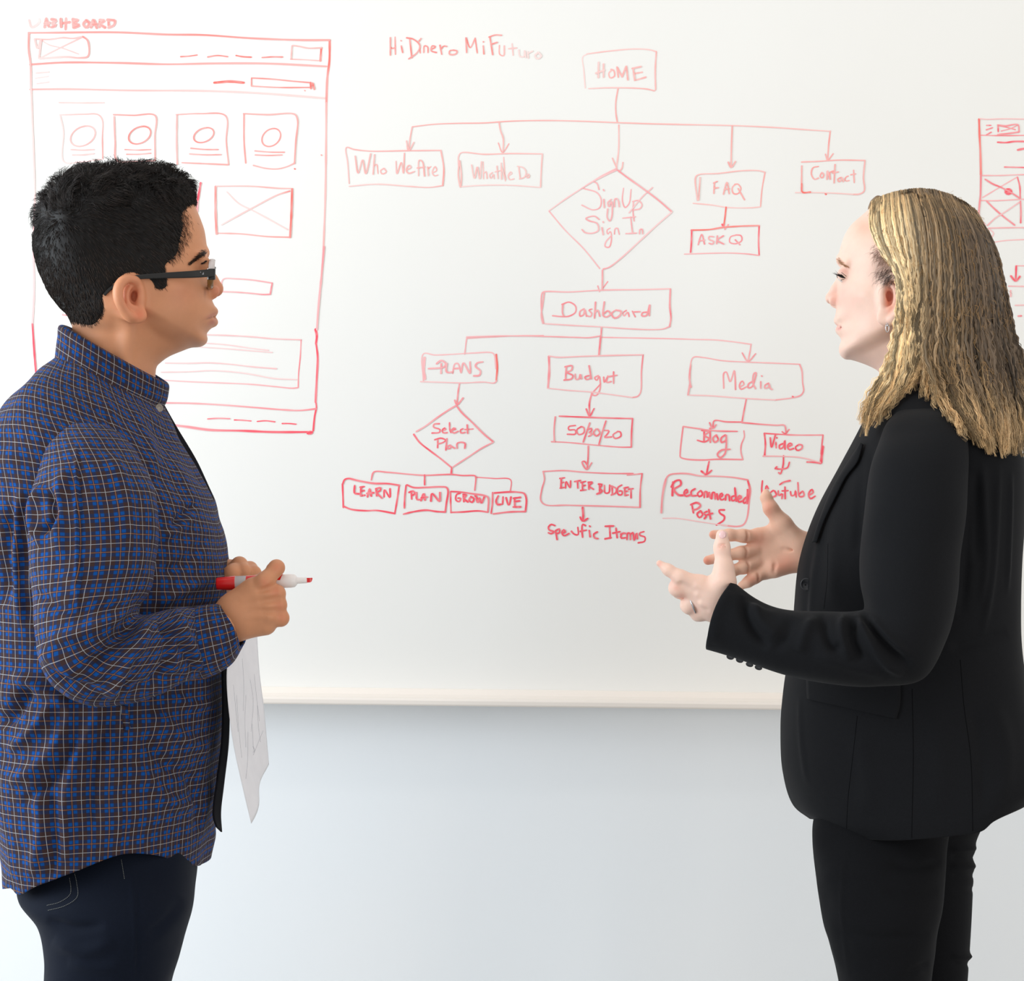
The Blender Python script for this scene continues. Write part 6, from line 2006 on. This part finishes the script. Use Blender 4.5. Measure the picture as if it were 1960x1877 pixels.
# upper lashes fan out past the lid
lash = []
for i in range(46):
    t = i / 45
    b0 = hit(w_bvh, *(np.array(z5(250, 686)) * (1 - t) + np.array(z5(208, 655)) * t), 0.0)
    if b0 is None:
        continue
    L_ = (0.0075 + 0.004 * t) * RNG.uniform(0.8, 1.1)
    d = np.array([-0.95, -0.35 + 0.5 * t, 0.12 + RNG.normal(0, 0.16)])
    d /= np.linalg.norm(d)
    lash.append([b0, b0 + d * L_ * 0.5 + (0, 0, -0.0006), b0 + d * L_ + (0, 0, 0.0016)])
if lash:
    R_ = np.tile(np.array([0.00028, 0.0002, 0.00005]), (len(lash), 1))
    V, F = tubes(np.array(lash), R_, 4)
    tag(new_mesh_obj('eyelash', V, F, MAT['lash'], WOM), kind='stuff')
for ln, r in (([z5(248, 690), z5(228, 672), z5(208, 655)], 0.00075), ([z5(262, 672), z5(232, 648), z5(212, 632)], 0.00030), ([z5(240, 700), z5(218, 704), z5(206, 712)], 0.00035)):
    L_ = surf_line(w_bvh, ln, 0.0, 10)
    if len(L_) > 2:
        V, F = tube1(L_, r, 6, smooth=False)
        new_mesh_obj('lash_line', V, F, MAT['lash'], WOM)
for (a0, b0, cnt, dirc, cc, sp) in (((1680, 478), (1700, 500), 150, (-1, 0.25), (150, 122, 108), 6), ((1690, 522), (1712, 530), 260, (-1, 0.4), (96, 80, 72), 8)):
    hairs_on(w_bvh, [[a0, ((a0[0] + b0[0]) / 2, (a0[1] + b0[1]) / 2 + 1), b0]], cnt, 16, dirc, 0.00012, MAT['hair_w'], cc, WOM, 'temple_hair', spread=sp, jitter=0.45, taper=0, bend=-0.7)
ep = hit(w_bvh, *z5(672, 1120), 0.001)
if ep is not None:
    p0 = ep + (0, -0.001, -0.002)
    a_ = np.linspace(0, 2 * np.pi, 25)
    rp = p0 + np.stack([0.0022 * np.sin(a_), 0 * a_, -0.006 + 0.006 * np.cos(a_)], 1)
    V, F = tubes(rp[None], np.full((1, 25), 0.0005), 6)
    new_mesh_obj('earring', V, F, MAT['metal'], WOM)
    V, F = lathe([(0, 0), (.0004, .0012), (.0012, .0016), (.002, .0012), (.0024, 0)], p0 + (0, -0.0012, -0.0035), p0 + (0, -0.005, -0.0035), 12)
    new_mesh_obj('earring_bead', V, F, MAT['metal'], WOM)

# --- jacket
def outward(V3, F):
    nr_, nc_ = V3.shape[:2]
    Nn_ = vert_normals(V3.reshape(-1, 3), F).reshape(nr_, nc_, 3)
    i = nr_ // 2
    if (Nn_[i] * (V3[i] - V3[i].mean(0))).sum() < 0:
        return F[:, ::-1], -Nn_.reshape(-1, 3)
    return F, Nn_.reshape(-1, 3)


st_j = [(1700, 742, 1796, 736, .060, 0), (1682, 764, 1826, 752, .082, 0), (1664, 796, 1872, 776, .118, 0), (1646, 832, 1916, 812, .148, 0), (1616, 886, 1944, 868, .166, 0), (1576, 958, 1950, 940, .172, 0), (1549, 1020, 1947, 1010, .172, 0),
        (1532, 1080, 1944, 1080, .168, 0), (1523, 1160, 1943, 1160, .158, 0), (1519, 1240, 1945, 1235, .155, 0), (1505, 1310, 1954, 1310, .162, 0), (1497, 1400, 1967, 1385, .176, 0), (1501, 1480, 1981, 1455, .186, 0),
        (1524, 1545, 1988, 1510, .192, 0), (1556, 1569, 1962, 1545, .190, 0)]
V, F, th, T = loft(st_j, 230, 300, yaw=-0.2, p=2.25)
nr, nc = V.shape[:2]
hem = catmull([(1556, 1567), (1600, 1590), (1650, 1603), (1700, 1608), (1760, 1606), (1820, 1601), (1880, 1591), (1900, 1574), (1930, 1558), (1962, 1542)], 80)
qp = proj(V[-1])
hy = np.interp(qp[:, 0], hem[:, 0], hem[:, 1])
V[:, :, 2] += sstep(0.75, 1.0, np.linspace(0, 1, nr))[:, None] * ((qp[:, 1] - hy) / FPX * 2.5)[None, :]
F, Nf = outward(V, F)
Vf = V.reshape(-1, 3)
fj = [([(1578, 985), (1568, 1035), (1558, 1090), (1552, 1150), (1549, 1240)], 6, .0035), ([(1566, 985), (1557, 1040), (1547, 1100), (1541, 1180), (1539, 1240)], 6, -.004),
      ([(1655, 880), (1645, 960), (1640, 1060)], 10, -.005), ([(1625, 900), (1600, 980), (1592, 1080), (1595, 1160)], 14, .004), ([(1668, 860), (1662, 930), (1655, 1000)], 6, -.005),
      ([(1880, 880), (1885, 960), (1888, 1060), (1878, 1160)], 7, .004), ([(1868, 900), (1870, 980), (1868, 1080)], 8, -.004), ([(1912, 880), (1908, 980), (1900, 1100), (1880, 1220)], 7, .004), ([(1936, 900), (1935, 1000), (1930, 1140)], 4, .003), ([(1860, 930), (1852, 1050), (1840, 1180)], 9, -.004),
      ([(1530, 1330), (1534, 1420), (1545, 1500)], 5, .003), ([(1640, 1400), (1660, 1480), (1660, 1560)], 20, .003), ([(1780, 1330), (1800, 1450), (1790, 1560)], 22, .003), ([(1900, 1340), (1925, 1440), (1920, 1530)], 16, .004), ([(1860, 1350), (1878, 1440), (1880, 1560)], 12, -.003), ([(1820, 1240), (1860, 1230), (1930, 1210)], 12, -.004)]
Vf = apply_folds(Vf, Nf, fj)
Vf += Nf * (vnoise(Vf, 14, 15) * 0.0022)[:, None]
new_mesh_obj('jacket', Vf, F, MAT['jacket'], WOM)
solidify(COL.objects[-1] if False else bpy.data.objects['jacket'], 0.002)
jk = bvh_of(Vf, F)

st_js = [(1726, 782, 1790, 774, .018, -.068), (1704, 804, 1822, 788, .044, -.098), (1688, 836, 1842, 822, .058, -.128), (1672, 880, 1850, 868, .068, -.154), (1659, 960, 1846, 960, .076, -.178), (1652, 1040, 1836, 1050, .077, -.195), (1648, 1115, 1826, 1140, .076, -.210),
         (1655, 1160, 1806, 1222, .075, -.222), (1648, 1166, 1764, 1296, .073, -.228), (1610, 1171, 1672, 1313, .067, -.222), (1548, 1171, 1580, 1308, .062, -.212), (1490, 1163, 1500, 1291, .057, -.200), (1446, 1145, 1428, 1267, .052, -.186), (1400, 1112, 1352, 1243, .047, -.168)]
V, F, th, T = loft(st_js, 220, 220, p=2.1)
nr, nc = V.shape[:2]
F, Nf = outward(V, F)
cf = sstep(0.90, 1.0, np.linspace(0, 1, nr))
V[:, :, 0] -= (cf[:, None] * 0.0125 * (np.maximum(np.sin(th), 0)**1.5)[None, :])
V[:, :, 2] += (cf[:, None] * 0.004 * (np.maximum(np.sin(th), 0)**1.5)[None, :])
Vf = V.reshape(-1, 3)
fs_ = [([(1650, 1168), (1668, 1200), (1700, 1240), (1742, 1278)], 9, -.011), ([(1640, 1172), (1660, 1215), (1690, 1262), (1730, 1290)], 9, .008), ([(1636, 1180), (1632, 1225), (1650, 1265)], 8, -.008), ([(1615, 1172), (1612, 1215), (1628, 1262)], 9, .008),
       ([(1575, 1172), (1580, 1210), (1596, 1240), (1612, 1232)], 8, -.007), ([(1560, 1180), (1540, 1215), (1530, 1250)], 11, .006), ([(1425, 1140), (1428, 1175), (1445, 1212), (1470, 1240)], 10, -.009), ([(1420, 1128), (1450, 1150), (1490, 1162)], 7, -.006), ([(1440, 1150), (1458, 1190), (1500, 1225)], 12, .007),
       ([(1660, 1180), (1690, 1210), (1740, 1255)], 7, .005), ([(1520, 1180), (1500, 1220), (1480, 1250)], 12, -.004), ([(1560, 1250), (1620, 1270), (1700, 1290)], 12, .004), ([(1395, 1130), (1372, 1180), (1368, 1235)], 12, .003)]
Vf = apply_folds(Vf, Nf, fs_)
Vf += Nf * (vnoise(Vf, 18, 17) * 0.0018)[:, None]
sl_o = new_mesh_obj('jacket_sleeve', Vf, F, MAT['jacket'], WOM)
solidify(sl_o, 0.0022)
sl_b = bvh_of(Vf, F)
st_f = [(1712, 830, 1840, 830, .06, .13), (1690, 900, 1850, 900, .068, .16), (1680, 1050, 1830, 1060, .068, .19), (1675, 1120, 1800, 1180, .065, .195), (1620, 1060, 1660, 1190, .055, .16), (1575, 1025, 1585, 1130, .045, .12), (1556, 1012, 1560, 1115, .042, .108)]
V, F, th, T = loft(st_f, 90, 80, p=2.0)
F, _n = outward(V, F)
solidify(new_mesh_obj('jacket_sleeve', V.reshape(-1, 3), F, MAT['jacket'], WOM), 0.002)


def patch(bvh, left, right, lift, name, mat, parent, n=40, m=10, thick=0.0016, curve=0.0):
    """a piece of cloth lying on a garment between two traced edges"""
    A, B = catmull(left, n), catmull(right, n)
    V = np.zeros((n, m, 3))
    last = None
    for i in range(n):
        for j in range(m):
            t = j / (m - 1)
            h0 = hit(bvh, *(A[i] * (1 - t) + B[i] * t), lift + curve * math.sin(math.pi * t))
            if h0 is None:
                h0 = last if last is not None else pick(*(A[i] * (1 - t) + B[i] * t), -0.05)
            V[i, j] = last = h0
    o = new_mesh_obj(name, V.reshape(-1, 3), grid_faces(n, m, wrap=False), mat, parent)
    return solidify(o, thick, 0)


patch(jk, [(1653, 850), (1632, 880), (1606, 922), (1589, 956), (1572, 1002), (1560, 1040)], [(1657, 853), (1646, 886), (1624, 915), (1606, 950), (1582, 1000), (1568, 1040)], 0.004, 'lapel', MAT['jacket'], WOM, curve=0.002)
patch(jk, [(1546, 1290), (1548, 1336)][:2] + [(1549, 1338)], [(1724, 1290), (1723, 1350), (1716, 1376)], 0.0022, 'pocket_flap', MAT['jacket'], WOM, m=30)
for ln in ([(1641, 1370), (1632, 1450), (1623, 1530), (1620, 1594)], [(1746, 1318), (1748, 1450), (1745, 1603)], [(1838, 1262), (1845, 1350), (1858, 1450), (1862, 1590)], [(1585, 1040), (1583, 1110), (1577, 1165)], [(1852, 900), (1842, 1000), (1832, 1100)]):
    L_ = surf_line(jk, ln, -0.0001, 40)
    V, F = tube1(L_, 0.00045, 5, smooth=False)
    new_mesh_obj('seam', V, F, MAT['seam'], WOM)
# two-hole button on the front edge and the cuff buttons
hb = hit(jk, 1545, 1118, 0.0005)
V, F = lathe([(0, 0), (0, .0078), (.0014, .0086), (.0030, .0084), (.0036, .0074), (.0028, .0062), (.0022, .0055), (.0022, 0)], hb, hb + np.array([-0.35, -1, 0.02]), 36)
bt = new_mesh_obj('button', V, F, MAT['button'], WOM)
for dx in (-0.0016, 0.0016):
    c0 = hb + np.array([-0.35, -1, 0.02]) / 1.06 * 0.00215 + np.array([dx, 0, dx * .5])
    V, F = lathe([(0, 0), (0.0002, .0009), (0.0003, .0009), (.0003, 0)], c0, c0 + np.array([-0.35, -1, 0.02]), 10)
    new_mesh_obj('button_hole', V, F, MAT['seam'], bt)
for bx, by in ((1398, 1257), (1416, 1263), (1435, 1271), (1452, 1277)):
    c0 = pick(bx, by - 1, -0.184)
    V, F = lathe([(0, 0), (0, .0044), (.0012, .0050), (.0022, .0044), (.0018, .0030), (.0018, 0)], c0, c0 + np.array([-0.3, -0.55, -0.8]), 20)
    new_mesh_obj('cuff_button', V, F, MAT['button'], WOM)
# dark top under the jacket: neckline
st_n = [(1690, 742, 1800, 738, .055, 0), (1684, 762, 1812, 752, .066, 0), (1676, 790, 1830, 780, .085, 0)]
V, F, th, T = loft(st_n, 20, 90, yaw=-0.2)
F, _n = outward(V, F)
solidify(new_mesh_obj('jacket_collar', V.reshape(-1, 3), F, MAT['jacket'], WOM), 0.003, 0)

# scalp cap beneath the locks
sc_px = [(1667, 384), (1664, 430), (1684, 478), (1712, 515), (1716, 545), (1722, 640), (1740, 690), (1790, 710), (1830, 720), (1880, 650), (1915, 600), (1912, 540), (1898, 480), (1880, 430), (1850, 396), (1800, 372), (1750, 366), (1705, 372)]
sp_ = closed_smooth(sc_px, 3)
fs = Field(pick(1650, 730, 0) - (0, .12, 0), pick(1935, 350, 0) + (0.02, .13, 0), 0.0022)
nX = (fs.lo[0] + fs.h * np.arange(fs.n[0]))[:, None]; nZ = (fs.lo[2] + fs.h * np.arange(fs.n[2]))[None, :]
nX, nZ = [np.ascontiguousarray(a) for a in np.broadcast_arrays(nX, nZ)]
d = poly_dist(wh.poly(sp_, 0.045 * sstep(1720, 1690, sp_[:, 0]) * sstep(400, 430, sp_[:, 1])), nX, nZ)
Yg = fs.lo[1] + fs.h * np.arange(fs.n[1])
ycg = wh.ysurf(nX)
Rq, Wq = 0.066, 0.0755
d_scalp = d
a = np.clip(Rq - d, 0, None)[:, None, :]
fs.F = (np.sqrt(a * a + ((Yg[None, :, None] - ycg[:, None, :]) * Rq / Wq)**2) - Rq).astype(np.float32)
V, F = fs.mesh(2)
V = wh.fin(V)
V = V + vert_normals(V, F) * (vnoise(V * np.array([2.2, 1, .5]), 60, 41) * 0.002)[:, None]
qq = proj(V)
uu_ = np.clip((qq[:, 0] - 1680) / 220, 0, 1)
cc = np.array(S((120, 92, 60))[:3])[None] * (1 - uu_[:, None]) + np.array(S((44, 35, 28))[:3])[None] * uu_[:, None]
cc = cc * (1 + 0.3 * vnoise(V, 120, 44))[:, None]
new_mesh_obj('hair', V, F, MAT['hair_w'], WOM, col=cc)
# --- long crimped hair
G = [
    [(1668, 386), (1664, 428), (1683, 478), (1708, 515), (1717, 560), (1715, 612), (1708, 664), (1684, 720), (1656, 772), (1650, 838)],
    [(1690, 375), (1690, 430), (1704, 482), (1724, 522), (1730, 572), (1728, 632), (1720, 690), (1702, 742), (1674, 790), (1664, 826)],
    [(1715, 367), (1722, 430), (1734, 490), (1742, 558), (1745, 630), (1742, 690), (1730, 735), (1710, 765), (1692, 792)],
    [(1738, 363), (1752, 430), (1762, 500), (1765, 575), (1763, 640), (1762, 690), (1754, 720), (1742, 742)],
    [(1760, 361), (1780, 420), (1788, 500), (1788, 590), (1784, 660), (1790, 718), (1806, 764), (1828, 802), (1848, 840)],
    [(1790, 364), (1814, 430), (1824, 510), (1826, 600), (1828, 680), (1842, 750), (1868, 812), (1884, 860)],
    [(1820, 373), (1850, 440), (1864, 520), (1872, 610), (1882, 700), (1902, 782), (1918, 880)],
    [(1848, 388), (1886, 460), (1904, 540), (1916, 630), (1934, 710), (1950, 800), (1954, 872)],
    [(1868, 404), (1906, 475), (1926, 560), (1944, 640), (1966, 725), (1984, 800), (1992, 868)]]
KS = 40
GT = np.array([catmull(g_, KS) for g_ in G])          # (9,KS,2)
us = np.array([0, .11, .24, .33, .43, .57, .71, .86, 1.0])


def lock_path(u, r, side, rng_off, tcut=1.0):
    """centre line of one lock: u front..back, r layer 0..1, side -1 near / +1 far"""
    k = min(max(np.searchsorted(us, u, side='right') - 1, 0), 7)
    w = (u - us[k]) / (us[k + 1] - us[k])
    P2 = GT[k] * (1 - w) + GT[k + 1] * w
    t = np.linspace(0, 1, KS)
    front = u < 0.38
    low = 0.074 + 0.010 * r
    if front:        # the front bundle falls forward of the shoulder
        low = low - 0.004 * sstep(0.55, 1.0, t)
    else:
        low = low + 0.036 * sstep(0.66, 0.92, t) * (1 - sstep(0.55, 0.95, np.array(u)))
    low = low * (1 - 0.60 * sstep(0.66, 1.0, np.array(u)))
    on_head = 1 - sstep(0.38, 0.62, t)
    W = np.full(KS, 0.06)
    pts = pickv(P2, -W)
    for _ in range(6):
        xp = pts[:, 0] - wh.shear * W
        ii = np.clip((xp - fs.lo[0]) / fs.h, 0, d_scalp.shape[0] - 1.01)
        kk = np.clip((pts[:, 2] - fs.lo[2]) / fs.h, 0, d_scalp.shape[1] - 1.01)
        i0, k0_ = ii.astype(int), kk.astype(int)
        fi, fk = ii - i0, kk - k0_
        dd = d_scalp[i0, k0_] * (1 - fi) * (1 - fk) + d_scalp[i0 + 1, k0_] * fi * (1 - fk) + d_scalp[i0, k0_ + 1] * (1 - fi) * fk + d_scalp[i0 + 1, k0_ + 1] * fi * fk
        dd = np.clip(dd, 0, Rq)
        def grab(A, g0, h_):
            p_ = np.clip((xp - g0[0]) / h_, 0, A.shape[0] - 1.01)
            r2 = np.clip((pts[:, 2] - g0[2]) / h_, 0, A.shape[1] - 1.01)
            return A[p_.astype(int), r2.astype(int)]
        dhd = np.clip(grab(wh.d, wh.fld.lo, wh.fld.h), 0, wh.R)
        Whd = grab(wh.W, wh.fld.lo, wh.fld.h) / wh.R * np.sqrt(np.maximum(wh.R**2 - (wh.R - dhd)**2, 0)) + 0.002 + 0.0065 * r * np.minimum(1, t * 8)
        ear_ = 0.020 * np.exp(-((P2[:, 0] - 1722) / 24)**2 - ((P2[:, 1] - 568) / 52)**2)
        Wh = Wq / Rq * np.sqrt(np.maximum(Rq * Rq - (Rq - dd)**2, 0)) + 0.0015 + 0.0075 * r * np.minimum(1, t * 8)
        Wh = np.maximum(Wh, Whd * (P2[:, 1] < 690)) + ear_
        Wn = Wh * on_head + np.maximum(low, Wh * (1 - sstep(0.5, 0.7, t))) * (1 - on_head) + rng_off
        W = 0.5 * W + 0.5 * np.maximum(Wn, 0.0005)
        pts = pickv(P2, wh.ysurf(pts[:, 0] - wh.shear * W) - W)
    if side < 0:     # lie on the cloth instead of sinking into it
        for i_ in range(KS // 2, KS):
            if P2[i_, 1] > 715:
                for b_ in (jk, sl_b):
                    h_ = hit(b_, *P2[i_], 0.0)
                    if h_ is not None and pts[i_, 1] > h_[1] - 0.004 - 0.008 * r:
                        pts[i_] = pick(*P2[i_], h_[1] - 0.004 - 0.008 * r)
        ys = pts[:, 1].copy()
        for _ in range(3):
            ys[1:-1] = np.minimum(ys[1:-1], 0.25 * ys[:-2] + 0.5 * ys[1:-1] + 0.25 * ys[2:])
        pts = pickv(P2, ys)
    if side > 0:
        pts[:, 1] += 2 * W
        pts[:, 0] -= wh.shear * 2 * W
    if tcut < 1:
        q_i = np.linspace(0, (KS - 1) * tcut, KS)
        pts = np.stack([np.interp(q_i, np.arange(KS), pts[:, d]) for d in range(3)], 1)
    return pts


def crimp(C, amp, wl, ph):
    """wavy crimping perpendicular to the lock; C (n,k,3)"""
    T = np.gradient(C, axis=1)
    sl_ = np.linalg.norm(T, axis=2)
    s_ = np.cumsum(sl_, axis=1)
    T /= sl_[..., None] + 1e-9
    nrm = np.cross(T, (0, 1.0, 0))
    nrm /= np.linalg.norm(nrm, axis=2, keepdims=True) + 1e-9
    t = np.linspace(0, 1, C.shape[1])[None]
    env = amp[:, None] * (0.35 + 0.65 * sstep(0.1, 0.6, t))
    wob = np.sin(s_ / wl[:, None] * 2 * np.pi + ph[:, None]) + 0.5 * np.sin(s_ / wl[:, None] * 3.1 + ph[:, None] * 2.3)
    return C + nrm * (env * wob)[..., None] + np.array([0, 1.0, 0]) * (env * 0.5 * np.cos(s_ / wl[:, None] * 5.1 + ph[:, None]))[..., None]


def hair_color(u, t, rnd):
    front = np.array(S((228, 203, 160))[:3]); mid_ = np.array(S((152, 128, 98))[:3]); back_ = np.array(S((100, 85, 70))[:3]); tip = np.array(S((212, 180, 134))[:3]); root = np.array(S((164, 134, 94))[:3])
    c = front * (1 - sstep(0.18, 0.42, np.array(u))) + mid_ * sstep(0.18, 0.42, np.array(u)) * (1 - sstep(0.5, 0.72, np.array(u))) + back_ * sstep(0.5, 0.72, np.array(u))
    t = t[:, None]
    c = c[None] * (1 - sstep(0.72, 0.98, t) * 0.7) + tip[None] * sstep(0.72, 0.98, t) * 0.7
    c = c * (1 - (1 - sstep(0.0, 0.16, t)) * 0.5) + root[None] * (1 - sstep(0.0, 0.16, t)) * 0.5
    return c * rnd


def make_hair(n_, rad, ns, name, side, rlo, rhi, amp0, cseed, jitter=0.0, kind='stuff', flare=0.0):
    rg = np.random.RandomState(cseed)
    C, RR, CC = [], [], []
    t = np.linspace(0, 1, KS)
    for i in range(n_):
        u = np.clip((i + rg.uniform(0, 1)) / n_, 0, 0.9999)
        r = rg.uniform(rlo, rhi)
        tc = rg.uniform(0.90, 1.0) if rg.rand() < 0.8 else rg.uniform(0.7, 0.95)
        p = lock_path(u, r, side, rg.normal(0, jitter) * 1.0 * np.linspace(0.2, 1, KS), tc)
        p = p + (rg.normal(0, 0.0028 + flare, 3) * np.array([1, 0.4, 0.5]))[None] * sstep(0.3, 1.0, t)[:, None]
        C.append(p)
        rr = rad * rg.uniform(0.6, 1.3) * (1 - 0.72 * sstep(0.8, 1.0, t)) * (0.55 + 0.45 * sstep(0, 0.2, t))
        RR.append(rr)
        base_r = rg.choice([0.55, 0.8, 1.0, 1.25, 1.6], p=[.2, .25, .25, .18, .12])
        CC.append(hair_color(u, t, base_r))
    C = crimp(np.array(C), rg.uniform(0.4, 1.3, n_) * amp0, rg.uniform(0.014, 0.030, n_), rg.uniform(0, 6.3, n_))
    V, F = tubes(C, np.array(RR), ns)
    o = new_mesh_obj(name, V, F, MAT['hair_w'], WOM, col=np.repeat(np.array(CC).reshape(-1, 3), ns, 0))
    tag(o, kind=kind)
    return o




def make_clumps(n_, per, side, rlo, rhi, seed, name='hair_lock'):
    """locks: a core and a bundle of crimped fine hairs around it"""
    rg = np.random.RandomState(seed)
    t = np.linspace(0, 1, KS)
    cores, colr, phs, amps, wls, us_ = [], [], [], [], [], []
    for i in range(n_):
        u = np.clip((i + rg.uniform(0, 1)) / n_, 0, 0.9999)
        r = rg.uniform(rlo, rhi)
        tc = rg.uniform(0.92, 1.0) if rg.rand() < 0.8 else rg.uniform(0.75, 0.95)
        p = lock_path(u, r, side, 0.0, tc)
        p = p + (rg.normal(0, 0.0035, 3) * np.array([1, 0.3, 0.4]))[None] * sstep(0.2, 1.0, t)[:, None]
        wv = rg.uniform(0.001, 0.0036) * sstep(0.2, 0.75, t)
        p[:, 0] += wv * np.sin(t * rg.uniform(14, 30) + rg.uniform(0, 6))
        cores.append(p)
        colr.append(hair_color(u, t, rg.choice([0.42, 0.75, 1.1, 1.5, 1.9], p=[.2, .22, .25, .2, .13])))
        phs.append(rg.uniform(0, 6.3)); amps.append(rg.uniform(0.0005, 0.0019)); wls.append(rg.uniform(0.012, 0.026))
        us_.append(u)
    C = crimp(np.array(cores), np.array(amps), np.array(wls), np.array(phs))
    thick = rg.uniform(0.6, 1.3, n_)
    rad = 0.0017 * thick[:, None] * ((0.5 + 0.5 * sstep(0, 0.2, t)) * (1 - 0.8 * sstep(0.72, 1.0, t)))[None]
    V, F = tubes(C, rad, 5)
    CC = np.array(colr)
    o = new_mesh_obj(name, V, F, MAT['hair_w'], WOM, col=np.repeat((CC * 0.75).reshape(-1, 3), 5, 0))
    tag(o, kind='stuff')
    if not per:
        return
    T = np.gradient(C, axis=1)
    T /= np.linalg.norm(T, axis=2, keepdims=True) + 1e-9
    A = np.cross(T, (0, 1.0, 0)); A /= np.linalg.norm(A, axis=2, keepdims=True) + 1e-9
    B = np.cross(T, A)
    SC, SR, SCol = [], [], []
    for j in range(per):
        a0 = rg.uniform(0, 6.3, n_)[:, None] + rg.uniform(-5, 5, n_)[:, None] * t[None]
        rr = (0.0021 * thick * rg.uniform(0.5, 1.25, n_))[:, None] * (0.6 + 0.7 * sstep(0.3, 1.0, t))[None]
        X = C + A * (np.cos(a0) * rr)[..., None] + B * (np.sin(a0) * rr)[..., None]
        X = crimp(X, rg.uniform(0.0001, 0.0010, n_), rg.uniform(0.008, 0.016, n_), rg.uniform(0, 6.3, n_))
        SC.append(X)
        SR.append(np.tile(0.00040 * (1 - 0.6 * sstep(0.85, 1.0, t)), (n_, 1)) * rg.uniform(0.7, 1.2, n_)[:, None])
        SCol.append(CC * rg.uniform(0.75, 1.35, (n_, 1, 1)))
    V, F = tubes(np.concatenate(SC), np.concatenate(SR), 3)
    o = new_mesh_obj('hair_strand', V, F, MAT['hair_w'], WOM, col=np.repeat(np.concatenate(SCol).reshape(-1, 3), 3, 0))
    tag(o, kind='stuff')


make_clumps(230, 4, -1, 0.0, 0.55, 5)
make_clumps(250, 9, -1, 0.7, 1.15, 6)
make_hair(150, 0.0036, 5, 'hair_lock', 1, 0.2, 1.0, 0.0016, 7, 0.002)
# loose fly-away hairs along the crown
fly = []
for i in range(1500):
    u = RNG.uniform(0, 1)
    p = lock_path(u, 1.0, -1, 0.0)
    k0 = int(RNG.uniform(0, 36)) if RNG.rand() < 0.92 else 0
    b0 = p[k0] + (0, -0.002, 0)
    d0 = p[min(k0 + 6, KS - 1)] - b0
    d0 /= np.linalg.norm(d0)
    o_ = RNG.normal(0, 1, 3) * (1, .5, 1) + (0, -0.3, 0.5)
    L_ = RNG.uniform(0.008, 0.022)
    tt_ = np.linspace(0, 1, 8)[:, None]
    fly.append(b0 + d0 * L_ * tt_ + o_ * L_ * 0.16 * tt_**1.3 + np.array([[0.0022, 0, 0.001]]) * RNG.normal() * np.sin(tt_ * 5))
fly = np.array(fly)
V, F = tubes(fly, np.full(fly.shape[:2], 0.00016), 3)
tag(new_mesh_obj('flyaway_hair', V, F, MAT['hair_w'], WOM, col=np.tile(np.array(S((190, 150, 100))[:3]), (len(V), 1))), kind='stuff')

# --- trousers
st_p = [(1600, 1480, 1830, 1480, .075, -.03), (1572, 1540, 1822, 1545, .080, -.042), (1557, 1580, 1812, 1595, .086, -.052), (1562, 1660, 1806, 1650, .094, -.072), (1575, 1745, 1797, 1740, .098, -.085), (1590, 1812, 1786, 1805, .092, -.088), (1607, 1880, 1775, 1880, .085, -.09),
        (1632, 2050, 1758, 2050, .070, -.09), (1655, 2250, 1755, 2250, .060, -.09), (1665, 2450, 1748, 2450, .052, -.09), (1668, 2650, 1745, 2650, .050, -.09)]
V, F, th, T = loft(st_p, 160, 120, p=2.15)
F, Nf = outward(V, F)
Vf = V.reshape(-1, 3)
Vf = apply_folds(Vf, Nf, [([(1700, 1650), (1750, 1660), (1800, 1650)], 7, -.004), ([(1690, 1705), (1740, 1712), (1795, 1705)], 8, -.003), ([(1580, 1660), (1640, 1672), (1700, 1665)], 10, .003), ([(1600, 1780), (1680, 1795), (1780, 1790)], 9, -.003), ([(1620, 1620), (1612, 1740), (1626, 1877)], 3, .0015), ([(1730, 1870), (1760, 1850), (1780, 1845)], 6, -.003)])
Vf += Nf * (vnoise(Vf, 26, 18) * 0.0018)[:, None]
st_p2 = [(1640, 1500, 1890, 1500, .10, .06), (1640, 1560, 1876, 1570, .10, .07), (1650, 1600, 1863, 1605, .095, .08), (1668, 1680, 1858, 1680, .09, .085), (1685, 1760, 1854, 1760, .086, .088), (1700, 1880, 1846, 1880, .080, .09), (1705, 2050, 1830, 2050, .068, .09),
         (1710, 2250, 1810, 2250, .058, .09), (1712, 2450, 1796, 2450, .052, .09), (1712, 2650, 1792, 2650, .05, .09)]
V2, F2, th, T = loft(st_p2, 200, 120, p=2.1)
F2, N2 = outward(V2, F2)
V2 = V2.reshape(-1, 3)
V2 = apply_folds(V2, N2, [([(1820, y), (1845, y + 3), (1870, y)], 5, a_) for y, a_ in ((1622, .004), (1640, -.004), (1656, .004), (1674, -.003), (1700, -.002), (1828, .004), (1842, -.003))], front=False)
V, F = join([(Vf, F), (V2, F2)])
V[:, 2] = np.maximum(V[:, 2], 0.03)
new_mesh_obj('trousers', V, F, MAT['pants'], WOM)
shoe(1705, -0.09, WOM, -1)
shoe(1745, 0.09, WOM, -1)
